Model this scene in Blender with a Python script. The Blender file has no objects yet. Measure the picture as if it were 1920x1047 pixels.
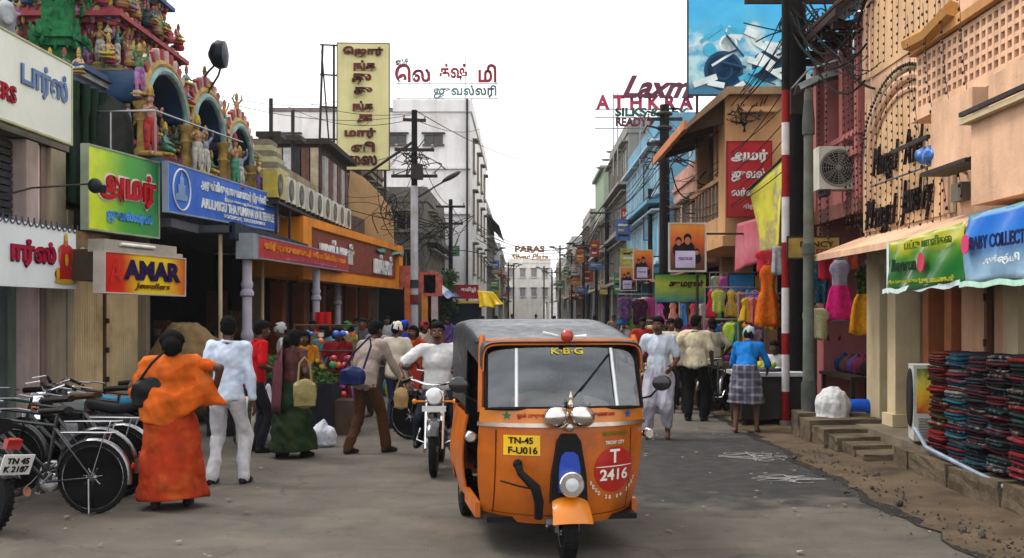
import bpy, bmesh, math, random
import numpy as np
from mathutils import Vector, Matrix, Euler
random.seed(7); RNG = np.random.default_rng(7)
SC = bpy.context.scene; COL = SC.collection
PI = math.pi; R = math.radians

# ---------------------------------------------------------------- camera, sky, sun, exposure
F, CX, CY, HC = 2100.0, 985.0, 585.0, 1.78          # focal length and vanishing point in photo pixels, eye height
cam_d = bpy.data.cameras.new('camera'); cam = bpy.data.objects.new('camera', cam_d); COL.objects.link(cam)
cam.location = (0, 0, HC); cam.rotation_euler = (PI/2, 0, 0)
cam_d.sensor_width = 36; cam_d.lens = F/1920*36
cam_d.shift_x = (960-CX)/1920; cam_d.shift_y = (CY-523.5)/1920
cam_d.clip_start = .1; cam_d.clip_end = 3000
SC.camera = cam
SUN_EL, SUN_AZ = R(58), R(-70)                       # azimuth from +Y towards +X
world = bpy.data.worlds.new('World'); SC.world = world; world.use_nodes = True
nt = world.node_tree; nt.nodes.clear()
wo = nt.nodes.new('ShaderNodeOutputWorld'); bg = nt.nodes.new('ShaderNodeBackground')
sky = nt.nodes.new('ShaderNodeTexSky'); sky.sky_type = 'NISHITA'; sky.sun_disc = False
sky.sun_elevation = SUN_EL; sky.sun_rotation = SUN_AZ; sky.dust_density = 6; sky.air_density = 1
mx = nt.nodes.new('ShaderNodeMix'); mx.data_type = 'RGBA'; mx.inputs[0].default_value = .86
mx.inputs[7].default_value = (12.4, 12.5, 12.7, 1)   # even overcast cloud over the sky
nt.links.new(sky.outputs[0], mx.inputs[6]); nt.links.new(mx.outputs[2], bg.inputs[0]); bg.inputs[1].default_value = .1
nt.links.new(bg.outputs[0], wo.inputs[0])
sun_d = bpy.data.lights.new('sun', 'SUN'); sun = bpy.data.objects.new('sun', sun_d); COL.objects.link(sun)
sun_d.energy = 1.5; sun_d.angle = R(18); sun_d.color = (1, .95, .86)
_sd = Vector((math.sin(SUN_AZ)*math.cos(SUN_EL), math.cos(SUN_AZ)*math.cos(SUN_EL), math.sin(SUN_EL)))
sun.rotation_euler = (-_sd).to_track_quat('-Z', 'Y').to_euler()
SC.view_settings.view_transform = 'Standard'; SC.view_settings.look = 'None'
SC.view_settings.exposure = 0.55; SC.view_settings.gamma = 1.0
SC.cycles.max_bounces = 6; SC.cycles.diffuse_bounces = 1; SC.cycles.transparent_max_bounces = 8

# ---------------------------------------------------------------- materials
MATS = {}
def pm(c, rough=.75, var=.3, sc=2.5, metal=0., bump=.15, bsc=40., streak=0., dirt=None, dirta=.5, spec=.18, coat=0., emit=0.):
    """procedural paint/plaster/cloth: base colour varied by noise, optional vertical streaks and dirt patches, fine bump"""
    tone = lambda q: tuple(min(.88, 1.2*x**1.22) for x in q)      # light contrast put into every base colour: whites lighter, darks deeper
    c = tone(c); dirt = tone(dirt) if dirt else None
    key = (tuple(c), rough, var, sc, metal, bump, bsc, streak, dirt, dirta, spec, coat, emit)
    if key in MATS: return MATS[key]
    m = bpy.data.materials.new('paint'); m.use_nodes = True; n = m.node_tree; N = n.nodes; L = n.links
    b = N['Principled BSDF']; geo = N.new('ShaderNodeNewGeometry')
    def noise(scale, detail, vec):
        t = N.new('ShaderNodeTexNoise'); t.inputs['Scale'].default_value = scale; t.inputs['Detail'].default_value = detail
        t.inputs['Roughness'].default_value = .62; L.new(vec, t.inputs['Vector']); return t.outputs[0]
    def mapr(src, a0, a1, b0, b1):
        t = N.new('ShaderNodeMapRange'); L.new(src, t.inputs[0])
        for i, v in enumerate((a0, a1, b0, b1)): t.inputs[i+1].default_value = v
        return t.outputs[0]
    def mixc(mode, fac, A, B):
        t = N.new('ShaderNodeMix'); t.data_type = 'RGBA'; t.blend_type = mode
        if isinstance(fac, float): t.inputs[0].default_value = fac
        else: L.new(fac, t.inputs[0])
        for i, q in ((6, A), (7, B)):
            if isinstance(q, tuple): t.inputs[i].default_value = (*q[:3], 1)
            else: L.new(q, t.inputs[i])
        return t.outputs[2]
    pos = geo.outputs['Position']
    v1 = mapr(noise(sc, 7, pos), .3, .7, 1-var, 1+var*.6)
    cm = N.new('ShaderNodeCombineColor')
    for i in range(3): L.new(v1, cm.inputs[i])
    col = mixc('MULTIPLY', 1., tuple(c), cm.outputs[0])
    if dirt:
        col = mixc('MIX', mapr(noise(sc*.55+.3, 8, pos), .5, .68, 0, dirta), col, tuple(dirt))
    if streak:
        mp = N.new('ShaderNodeVectorMath'); mp.operation = 'MULTIPLY'; L.new(pos, mp.inputs[0]); mp.inputs[1].default_value = (2.6, 2.6, .32)
        col = mixc('MIX', mapr(noise(1., 7, mp.outputs[0]), .47, .75, 0, streak), col, tuple(x*.3 for x in c))
    L.new(col, b.inputs['Base Color'])
    L.new(mapr(noise(sc*3, 4, pos), .3, .7, max(.04, rough-.12), min(1, rough+.12)), b.inputs['Roughness'])
    b.inputs['Metallic'].default_value = metal; b.inputs['Specular IOR Level'].default_value = spec
    b.inputs['Coat Weight'].default_value = coat; b.inputs['Coat Roughness'].default_value = .08
    if bump:
        bp = N.new('ShaderNodeBump'); bp.inputs['Strength'].default_value = bump; bp.inputs['Distance'].default_value = .02
        L.new(noise(bsc, 5, pos), bp.inputs['Height']); L.new(bp.outputs[0], b.inputs['Normal'])
    MATS[key] = m; return m
def metal(c=(.55, .55, .56), rough=.3): return pm(c, rough, .2, 6., 1., .03, 30.)
def gloss(c, rough=.25, coat=.6, **k): return pm(c, rough, .16, 3., 0., .02, 12., coat=coat, spec=.5, **k)
def cloth(c, var=.22): return pm(c, .9, var, 9., 0., .35, 160., spec=.12)
def glass(tint=(.5, .55, .6), refl=.13):
    key = ('glass', tint, refl)
    if key in MATS: return MATS[key]
    m = bpy.data.materials.new('glass'); m.use_nodes = True; n = m.node_tree; n.nodes.clear()
    o = n.nodes.new('ShaderNodeOutputMaterial'); t = n.nodes.new('ShaderNodeBsdfTransparent'); g = n.nodes.new('ShaderNodeBsdfGlossy')
    t.inputs[0].default_value = (*tint, 1); g.inputs['Roughness'].default_value = .04; g.inputs[0].default_value = (.9, .95, 1, 1)
    x = n.nodes.new('ShaderNodeMixShader'); no = n.nodes.new('ShaderNodeTexNoise'); no.inputs['Scale'].default_value = 3
    r = n.nodes.new('ShaderNodeMapRange'); n.links.new(no.outputs[0], r.inputs[0]); r.inputs[1].default_value = .3; r.inputs[2].default_value = .7
    r.inputs[3].default_value = refl*.7; r.inputs[4].default_value = refl*1.25
    n.links.new(r.outputs[0], x.inputs[0]); n.links.new(t.outputs[0], x.inputs[1]); n.links.new(g.outputs[0], x.inputs[2]); n.links.new(x.outputs[0], o.inputs[0])
    MATS[key] = m; return m
def ramp_mat(stops, axis=0, rough=.5, noise_amt=.1, nsc=2., coat=.2):
    """flat print: a colour ramp across the object's own box, disturbed by noise"""
    m = bpy.data.materials.new('print'); m.use_nodes = True; n = m.node_tree; N = n.nodes; L = n.links; b = N['Principled BSDF']
    tc = N.new('ShaderNodeTexCoord'); sp = N.new('ShaderNodeSeparateXYZ'); L.new(tc.outputs['Generated'], sp.inputs[0])
    no = N.new('ShaderNodeTexNoise'); no.inputs['Scale'].default_value = nsc; no.inputs['Detail'].default_value = 5; L.new(tc.outputs['Generated'], no.inputs['Vector'])
    ad = N.new('ShaderNodeMath'); ad.operation = 'MULTIPLY_ADD'; L.new(no.outputs[0], ad.inputs[0]); ad.inputs[1].default_value = noise_amt; L.new(sp.outputs[axis], ad.inputs[2])
    sb = N.new('ShaderNodeMath'); sb.operation = 'SUBTRACT'; L.new(ad.outputs[0], sb.inputs[0]); sb.inputs[1].default_value = noise_amt*.5
    rp = N.new('ShaderNodeValToRGB'); L.new(sb.outputs[0], rp.inputs[0]); e = rp.color_ramp.elements
    for i, (p, c) in enumerate(stops):
        q = e[i] if i < 2 else e.new(p)
        q.position = p; q.color = (*[min(.88, 1.2*x**1.22) for x in c], 1)  # same light contrast put into the print colours
    n2 = N.new('ShaderNodeTexNoise'); n2.inputs['Scale'].default_value = 6; n2.inputs['Detail'].default_value = 6; L.new(tc.outputs['Generated'], n2.inputs['Vector'])
    mr = N.new('ShaderNodeMapRange'); L.new(n2.outputs[0], mr.inputs[0]); mr.inputs[3].default_value = .72; mr.inputs[4].default_value = 1.15
    mu = N.new('ShaderNodeMix'); mu.data_type = 'RGBA'; mu.blend_type = 'MULTIPLY'; mu.inputs[0].default_value = 1
    L.new(rp.outputs[0], mu.inputs[6]); L.new(mr.outputs[0], mu.inputs[7]); L.new(mu.outputs[2], b.inputs['Base Color'])
    b.inputs['Roughness'].default_value = rough; b.inputs['Coat Weight'].default_value = coat; return m

def prints(c, c2, sc=26., amt=.95):
    """printed cloth: a second colour in small blots"""
    return pm(c, .9, .35, sc, 0., .3, 140., dirt=c2, dirta=amt, spec=.1)
def road_mat():
    m = pm((.152, .137, .118), .9, .28, 1.3, 0., .7, 70., dirt=(.21, .18, .148), dirta=.6).copy(); n = m.node_tree; N = n.nodes; L = n.links; b = N['Principled BSDF']; geo = N.new('ShaderNodeNewGeometry')
    src = b.inputs['Base Color'].links[0].from_socket
    def nz(sc, det, vec=None):
        t = N.new('ShaderNodeTexNoise'); t.inputs['Scale'].default_value = sc; t.inputs['Detail'].default_value = det; L.new(vec or geo.outputs['Position'], t.inputs['Vector']); return t
    def mp(s, a, b_, c, d):
        t = N.new('ShaderNodeMapRange'); L.new(s, t.inputs[0])
        for i, v in enumerate((a, b_, c, d)): t.inputs[i+1].default_value = v
        return t.outputs[0]
    def ma(op, a, b_):
        t = N.new('ShaderNodeMath'); t.operation = op
        for i, q in enumerate((a, b_)):
            if isinstance(q, (int, float)): t.inputs[i].default_value = q
            else: L.new(q, t.inputs[i])
        return t.outputs[0]
    def mix(f, a, c):
        t = N.new('ShaderNodeMix'); t.data_type = 'RGBA'; L.new(f, t.inputs[0]); L.new(a, t.inputs[6]); t.inputs[7].default_value = (*c, 1); return t.outputs[2]
    sp = N.new('ShaderNodeSeparateXYZ'); L.new(geo.outputs['Position'], sp.inputs[0])
    n1 = mp(nz(1.4, 6).outputs[0], .2, .8, -.7, .7); n2 = mp(nz(2.3, 6).outputs[0], .2, .8, -1.1, 1.1); x = ma('ADD', sp.outputs[0], n1); y = ma('ADD', sp.outputs[1], n2)
    patch = ma('MULTIPLY', ma('MULTIPLY', mp(x, .3, .9, 0, 1), mp(y, 10.0, 10.7, 0, 1)), mp(y, 17.2, 15.8, 0, 1)); pf = ma('MULTIPLY', patch, mp(nz(5, 6).outputs[0], .25, .6, .72, 1.))
    col = mix(pf, src, (.034, .034, .036))
    sc = N.new('ShaderNodeVectorMath'); sc.operation = 'MULTIPLY'; L.new(geo.outputs['Position'], sc.inputs[0]); sc.inputs[1].default_value = (1.6, .12, 1); col = mix(mp(nz(1., 5, sc.outputs[0]).outputs[0], .52, .72, 0, .4), col, (.07, .063, .056))
    ad = N.new('ShaderNodeVectorMath'); ad.operation = 'MULTIPLY_ADD'; L.new(nz(2., 5).outputs[1], ad.inputs[0]); ad.inputs[1].default_value = (.7, .7, 0); L.new(geo.outputs['Position'], ad.inputs[2])
    vo = N.new('ShaderNodeTexVoronoi'); vo.feature = 'DISTANCE_TO_EDGE'; vo.inputs['Scale'].default_value = .55; L.new(ad.outputs[0], vo.inputs['Vector'])
    col = mix(ma('MULTIPLY', mp(vo.outputs[0], .004, .014, .35, 0), mp(nz(.7, 3).outputs[0], .45, .6, 0, 1)), col, (.03, .028, .026))
    col = mix(mp(nz(9, 4).outputs[0], .64, .72, 0, .55), col, (.05, .045, .04)); col = mix(mp(nz(140, 2).outputs[0], .6, .75, 0, .6), col, (.2, .18, .15))
    L.new(col, b.inputs['Base Color']); return m

# ---------------------------------------------------------------- object plumbing
WM = {}
def P(px, py, d): return Vector(((px-CX)*d/F, d, HC-(py-CY)*d/F))      # photo pixel at a chosen distance -> point in the street
def GY(py): return F*HC/(py-CY)                                         # distance of a ground point seen at row py
def tag(o, label=None, cat=None, group=None, kind=None):
    for k, v in (('label', label), ('category', cat), ('group', group), ('kind', kind)):
        if v: o[k] = v
    return o
def thing(name, label, cat, loc=(0, 0, 0), rz=0., group=None, rot=None, scale=1.):
    o = bpy.data.objects.new(name, None); COL.objects.link(o); o.empty_display_size = .1
    o.location = loc; o.rotation_euler = rot if rot else (0, 0, rz); o.scale = (scale,)*3
    WM[o.name] = Matrix.Translation(Vector(loc)) @ o.rotation_euler.to_matrix().to_4x4() @ Matrix.Scale(scale, 4)
    return tag(o, label, cat, group)
def frame(origin, xdir, up=(0, 0, 1)):
    """a sign's own axes: x along xdir, y up, z out of the face"""
    x = Vector(xdir).normalized(); z = x.cross(Vector(up)).normalized(); y = z.cross(x)
    m = Matrix((x, y, z)).transposed().to_4x4(); m.translation = Vector(origin); return m
class MB:
    def __init__(s): s.v = []; s.f = []; s.mi = []; s.cur = 0; s.M = None
    def _add(s, vs, fs):
        o = len(s.v)
        s.v += [tuple(s.M @ Vector(p)) for p in vs] if s.M is not None else [tuple(p) for p in vs]
        s.f += [tuple(i+o for i in f) for f in fs]; s.mi += [s.cur]*len(fs); return s
    def box(s, x0, x1, y0, y1, z0, z1):
        v = [(x, y, z) for z in (z0, z1) for y in (y0, y1) for x in (x0, x1)]
        return s._add(v, [(0, 2, 3, 1), (4, 5, 7, 6), (0, 1, 5, 4), (2, 6, 7, 3), (0, 4, 6, 2), (1, 3, 7, 5)])
    def obox(s, c, size, rot=(0, 0, 0)):
        Rm = Euler(rot).to_matrix(); h = [q/2 for q in size]; c = Vector(c)
        v = [c + Rm @ Vector((x*h[0], y*h[1], z*h[2])) for z in (-1, 1) for y in (-1, 1) for x in (-1, 1)]
        return s._add(v, [(0, 2, 3, 1), (4, 5, 7, 6), (0, 1, 5, 4), (2, 6, 7, 3), (0, 4, 6, 2), (1, 3, 7, 5)])
    def quad(s, a, b, c, d): return s._add([a, b, c, d], [(0, 1, 2, 3)])
    def tube(s, p0, p1, r0, r1=None, n=8): return s.path([p0, p1], [r0, r0 if r1 is None else r1], n)
    def path(s, pts, r, n=6, closed=False):
        pts = [Vector(p) for p in pts]; k = len(pts); rr = r if isinstance(r, (list, tuple)) else [r]*k
        vs = []; up = None
        for i, p in enumerate(pts):
            t = (pts[(i+1) % k]-pts[i-1]) if closed else (pts[min(i+1, k-1)]-pts[max(i-1, 0)])
            t = t.normalized() if t.length > 1e-9 else Vector((0, 0, 1))
            if up is None: up = t.orthogonal().normalized()
            up = (up - t*up.dot(t)); up = up.normalized() if up.length > 1e-6 else t.orthogonal().normalized()
            w = t.cross(up)
            vs += [p + (up*math.cos(2*PI*j/n) + w*math.sin(2*PI*j/n))*rr[i] for j in range(n)]
        fs = [(i*n+j, i*n+(j+1) % n, ((i+1) % k)*n+(j+1) % n, ((i+1) % k)*n+j) for i in range(k if closed else k-1) for j in range(n)]
        if not closed: fs += [tuple(range(n-1, -1, -1)), tuple((k-1)*n+j for j in range(n))]
        return s._add(vs, fs)
    def ell(s, c, r, n=12, m=8, rot=(0, 0, 0)):
        Rm = Euler(rot).to_matrix(); c = Vector(c); r = r if isinstance(r, (tuple, list)) else (r,)*3
        vs = [c + Rm @ Vector((0, 0, -r[2]))]
        for i in range(1, m):
            a = -PI/2 + PI*i/m
            vs += [c + Rm @ Vector((r[0]*math.cos(a)*math.cos(2*PI*j/n), r[1]*math.cos(a)*math.sin(2*PI*j/n), r[2]*math.sin(a))) for j in range(n)]
        vs.append(c + Rm @ Vector((0, 0, r[2]))); T = len(vs)-1
        fs = [(0, 1+(j+1) % n, 1+j) for j in range(n)] + [(T, T-n+j, T-n+(j+1) % n) for j in range(n)]
        fs += [(1+i*n+j, 1+i*n+(j+1) % n, 1+(i+1)*n+(j+1) % n, 1+(i+1)*n+j) for i in range(m-2) for j in range(n)]
        return s._add(vs, fs)
    def lathe(s, prof, c=(0, 0, 0), axis='Z', n=16):
        A = {'Z': Matrix.Identity(3), 'X': Matrix(((0, 0, 1), (0, 1, 0), (-1, 0, 0))), 'Y': Matrix(((1, 0, 0), (0, 0, 1), (0, -1, 0)))}[axis]
        c = Vector(c); k = len(prof)
        vs = [c + A @ Vector((r*math.cos(2*PI*j/n), r*math.sin(2*PI*j/n), z)) for r, z in prof for j in range(n)]
        fs = [(i*n+j, i*n+(j+1) % n, (i+1)*n+(j+1) % n, (i+1)*n+j) for i in range(k-1) for j in range(n)]
        if prof[0][0] > 1e-5: fs.append(tuple(range(n-1, -1, -1)))
        if prof[-1][0] > 1e-5: fs.append(tuple((k-1)*n+j for j in range(n)))
        return s._add(vs, fs)
    def prism(s, poly, z0, z1, M=None):
        n = len(poly); vs = [Vector((x, y, z)) for z in (z0, z1) for x, y in poly]
        if M is not None: vs = [M @ v for v in vs]
        return s._add(vs, [tuple(range(n-1, -1, -1)), tuple(range(n, 2*n))] + [(i, (i+1) % n, n+(i+1) % n, n+i) for i in range(n)])
    def grid(s, G, thick=0., closed=False):
        """a sheet through a grid of points; thick gives it a second side"""
        r, c = len(G), len(G[0]); vs = [Vector(p) for row in G for p in row]
        cc = c if closed else c-1
        fs = [(i*c+j, i*c+(j+1) % c, (i+1)*c+(j+1) % c, (i+1)*c+j) for i in range(r-1) for j in range(cc)]
        if thick:
            nr = [Vector((0, 0, 0)) for _ in vs]
            for f in fs:
                q = (vs[f[2]]-vs[f[0]]).cross(vs[f[3]]-vs[f[1]])
                for i in f: nr[i] += q
            k = len(vs); vs = vs + [v - (q.normalized() if q.length > 1e-12 else Vector((0, 0, 1)))*thick for v, q in zip(vs, nr)]
            fs = fs + [tuple(i+k for i in reversed(f)) for f in fs]
            ed = [(j, j+1) for j in range(cc)] if not closed else []
            if not closed:
                for i in range(r-1): fs += [(i*c, (i+1)*c, (i+1)*c+k, i*c+k), ((i+1)*c+c-1, i*c+c-1, i*c+c-1+k, (i+1)*c+c-1+k)]
            for j in range(cc):
                a, b = j, (j+1) % c; fs.append((b, a, a+k, b+k)); a += (r-1)*c; b += (r-1)*c; fs.append((a, b, b+k, a+k))
        return s._add(vs, fs)
    def raw(s, V, Fc): return s._add(V, Fc)
    def build(s, name, mats, parent=None, smooth=False, world=False, auto=None):
        return mk(name, s.v, s.f, mats, parent, smooth, world, s.mi if any(s.mi) else None)
def mk(name, V, Fc, mats, parent=None, smooth=False, world=False, mi=None, origin=None):
    V = np.asarray(V, dtype=float).reshape(-1, 3); loc = None
    if parent is not None and world:
        Mi = np.array(WM[parent.name].inverted()); V = V @ Mi[:3, :3].T + Mi[:3, 3]
    elif parent is None and len(V):
        lo, hi = V.min(0), V.max(0); loc = np.array([(lo[0]+hi[0])/2, (lo[1]+hi[1])/2, lo[2]]); V = V-loc
    me = bpy.data.meshes.new(name); me.from_pydata(V.tolist(), [], Fc)
    mats = mats if isinstance(mats, (list, tuple)) else [mats]
    for m in mats: me.materials.append(m)
    if mi is not None: me.polygons.foreach_set('material_index', list(mi))
    if smooth:
        me.polygons.foreach_set('use_smooth', [True]*len(me.polygons))
        if smooth != 'all': me.set_sharp_from_angle(angle=R(42))
    me.update()
    o = bpy.data.objects.new(name, me); COL.objects.link(o)
    if parent is not None:
        o.parent = parent; WM[o.name] = WM[parent.name].copy()
    else:
        o.location = loc if loc is not None else (0, 0, 0); WM[o.name] = Matrix.Translation(o.location)
    return o
def part_origin(o, M):
    """turn a part built about its own origin into place M (parent space)"""
    o.matrix_local = M; WM[o.name] = WM[o.parent.name] @ M; return o
def copy_tree(o, parent=None):
    c = o.copy(); COL.objects.link(c); c.parent = parent
    if parent is not None: c.matrix_parent_inverse = Matrix.Identity(4)
    for ch in list(o.children): copy_tree(ch, c)
    return c
def place(o, loc, rz=0., label=None, rot=None, scale=None):
    o.location = loc; o.rotation_euler = rot if rot else (0, 0, rz)
    if scale: o.scale = (scale,)*3
    if label: o['label'] = label
    s = o.scale[0]; WM[o.name] = Matrix.Translation(Vector(loc)) @ Euler(o.rotation_euler).to_matrix().to_4x4() @ Matrix.Scale(s, 4)
    return o

# scratch scene: text outlines and skinned bodies are turned into plain meshes here
TMP = bpy.data.scenes.new('scratch')
def _eval(o):
    TMP.collection.objects.link(o); vl = TMP.view_layers[0]; vl.update(); dg = vl.depsgraph; dg.update()
    me = bpy.data.meshes.new_from_object(o.evaluated_get(dg), depsgraph=dg)
    V = np.empty(len(me.vertices)*3); me.vertices.foreach_get('co', V); V = V.reshape(-1, 3)
    Fc = [tuple(p.vertices) for p in me.polygons]
    d = o.data; bpy.data.objects.remove(o); bpy.data.meshes.remove(me)
    (bpy.data.curves if isinstance(d, bpy.types.Curve) else bpy.data.meshes).remove(d)
    return V, Fc
TXT = {}
def text_geo(body, bold=.012, shear=0., spacing=1., ext=.012, line=1.):
    key = (body, bold, shear, spacing, ext, line)
    if key not in TXT:
        c = bpy.data.curves.new('lettering', 'FONT'); c.body = body; c.align_x = 'CENTER'; c.size = 1; c.offset = bold; c.shear = shear
        c.space_character = spacing; c.space_line = line; c.resolution_u = 3; c.extrude = ext
        V, Fc = _eval(bpy.data.objects.new('lettering', c))
        # islands get a hair of depth difference so crossing strokes never share a plane
        par = list(range(len(V)))
        def find(a):
            while par[a] != a: par[a] = par[par[a]]; a = par[a]
            return a
        for f in Fc:
            a = find(f[0])
            for i in f[1:]: par[find(i)] = a
        ids = {}
        for i in range(len(V)): V[i, 2] += ids.setdefault(find(i), len(ids)) % 7*.0045
        TXT[key] = (V, Fc)
    V, Fc = TXT[key]; return V.copy(), Fc
def text(name, body, M, w, h, mat, parent, bold=.012, shear=0., depth=.006, lift=.004, spacing=1., line=1., world=True):
    """lettering fitted into w x h, centred on the frame M and standing proud of it"""
    V, Fc = text_geo(body, bold, shear, spacing, .012, line)
    if len(V) == 0: return None
    lo, hi = V.min(0), V.max(0); s = np.array([w/(hi[0]-lo[0]), h/(hi[1]-lo[1]), depth/.024])
    V = (V-(lo+hi)/2)*s; V[:, 2] += depth/2+lift
    A = np.array(M); V = V @ A[:3, :3].T + A[:3, 3]
    return mk(name, V, Fc, mat, parent, False, world)
def remesh(V, Fc, vox, it=6, fac=.6):
    me = bpy.data.meshes.new('skin'); me.from_pydata([tuple(p) for p in V], [], Fc); o = bpy.data.objects.new('skin', me)
    r = o.modifiers.new('r', 'REMESH'); r.mode = 'VOXEL'; r.voxel_size = vox
    if it: s = o.modifiers.new('s', 'SMOOTH'); s.iterations = it; s.factor = fac
    return _eval(o)
def vnormals(V, Fc):
    N = np.zeros_like(V)
    q = np.array([f for f in Fc if len(f) == 4]); t = np.array([f for f in Fc if len(f) == 3])
    for a in (q, t):
        if len(a) == 0: continue
        n = np.cross(V[a[:, 2]]-V[a[:, 0]], V[a[:, -1]]-V[a[:, 1]])
        for k in range(a.shape[1]): np.add.at(N, a[:, k], n)
    return N/np.maximum(np.linalg.norm(N, axis=1, keepdims=True), 1e-9)
def folds(V, Fc, amp, freq, seed, stretch=(1, 1, .45), pull=None):
    """cloth folds: ridged waves pushed along the normals"""
    g = np.random.default_rng(seed); N = vnormals(V, Fc); h = np.zeros(len(V))
    for i in range(7):
        k = g.normal(size=3); k /= np.linalg.norm(k); k = k*np.array(stretch)*freq*g.uniform(.6, 1.8)
        w = .28*g.normal(size=3)*freq*np.array(stretch)
        h += (1-2*np.abs(np.sin(V @ k + g.uniform(0, 6) + .6*np.sin(V @ w + g.uniform(0, 6)))))/7
    return V + N*((h+.15)*amp*2.2)[:, None]
# ---------------------------------------------------------------- people
def cone_geo(mb, p0, r0, p1, r1, n=12):
    """round-ended tapered limb"""
    p0, p1 = Vector(p0), Vector(p1); d = p1-p0; L = max(d.length, 1e-6); pts = []; rr = []
    for a in (-80, -45, 0): pts.append(p0 + d/L*(r0*math.sin(R(a)))); rr.append(max(r0*math.cos(R(a)), .002))
    for a in (0, 45, 80): pts.append(p1 + d/L*(r1*math.sin(R(a)))); rr.append(max(r1*math.cos(R(a)), .002))
    mb.path(pts, rr, n)
def ik(a, c, l1, l2, hint):
    a, c = Vector(a), Vector(c); d = c-a; D = min(d.length, (l1+l2)*.999); u = d.normalized()
    x = (l1*l1-l2*l2+D*D)/(2*D); h = math.sqrt(max(l1*l1-x*x, 0)); q = Vector(hint)-u*Vector(hint).dot(u)
    return a+u*x+q.normalized()*h, a+u*D
SKIN = {'dark': (.15, .072, .045), 'mid': (.2, .1, .06), 'deep': (.105, .052, .034)}
def hand_geo(mb, w, fwd, pal, side, curl=.5, s=1.):
    """palm, four unequal curled fingers and a thumb set on the palm's side"""
    f = Vector(fwd).normalized(); p = Vector(pal); p = (p-f*p.dot(f)).normalized(); sd = f.cross(p)*side
    w = Vector(w); Mx = Matrix((sd, f, p)).transposed()
    c = w+f*.045*s; mb.ell(c, (.041*s, .052*s, .016*s), 10, 6, Mx.to_euler())
    for i, (o, ln) in enumerate(((.030, .068), (.010, .078), (-.010, .072), (-.029, .056))):
        b = w+f*.082*s+sd*o*s; pts = [b-f*.015*s]; dirv = f.copy(); q = b.copy()
        for k in range(3):
            a = curl*(.55+.35*k); dirv = (f*math.cos(a)+p*math.sin(a)).normalized(); pts.append(q.copy()); q = q+dirv*ln*s*(.45, .32, .23)[k]
        pts.append(q); mb.path(pts, [.0095*s, .0095*s, .009*s, .0085*s, .006*s], 6)
    b = w+f*.028*s+sd*.034*s; d1 = (f*.6+sd*.75+p*.25).normalized(); d2 = (f*.95+sd*.15+p*.4).normalized()
    mb.path([b-d1*.01*s, b+d1*.034*s, b+d1*.034*s+d2*.03*s], [.012*s, .011*s, .008*s], 6)
def skirt_geo(c0, c1, z0, z1, r0, r1, nf, amp, seed, n=72, rows=20, sway=0.):
    """hanging cloth: rings from waist to hem with deepening pleats"""
    g = np.random.default_rng(seed); ph = g.uniform(0, 6, 5); G = []
    for i in range(rows+1):
        t = i/rows; z = z0+(z1-z0)*t; row = []; e = t**.8
        for j in range(n):
            a = 2*PI*j/n
            f = math.sin(nf*a+ph[0]+1.1*math.sin(2*a+ph[1])+sway*t)*.6 + math.sin((nf*2+1)*a+ph[2]+t*3)*.25 + math.sin(3*a+ph[3]+t*4)*.35
            f += .35*math.sin(11*t+2*math.sin(a+ph[4])+a*1.5)*(1-abs(2*t-1))
            k = 1+amp*f*(.25+.75*t)
            x = (c0[0]+(c1[0]-c0[0])*t)+(r0[0]+(r1[0]-r0[0])*e)*math.cos(a)*k
            y = (c0[1]+(c1[1]-c0[1])*t)+(r0[1]+(r1[1]-r0[1])*e)*math.sin(a)*k
            row.append((x, y, z+(.012*math.sin(2*a+ph[3]) if i == rows else 0)))
        G.append(row)
    mb = MB(); mb.grid(G, closed=True); v0 = len(mb.v)
    mb.f += [tuple(range(n-1, -1, -1)), tuple((rows)*n+j for j in range(n))]; mb.mi += [0, 0]
    return mb
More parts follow.
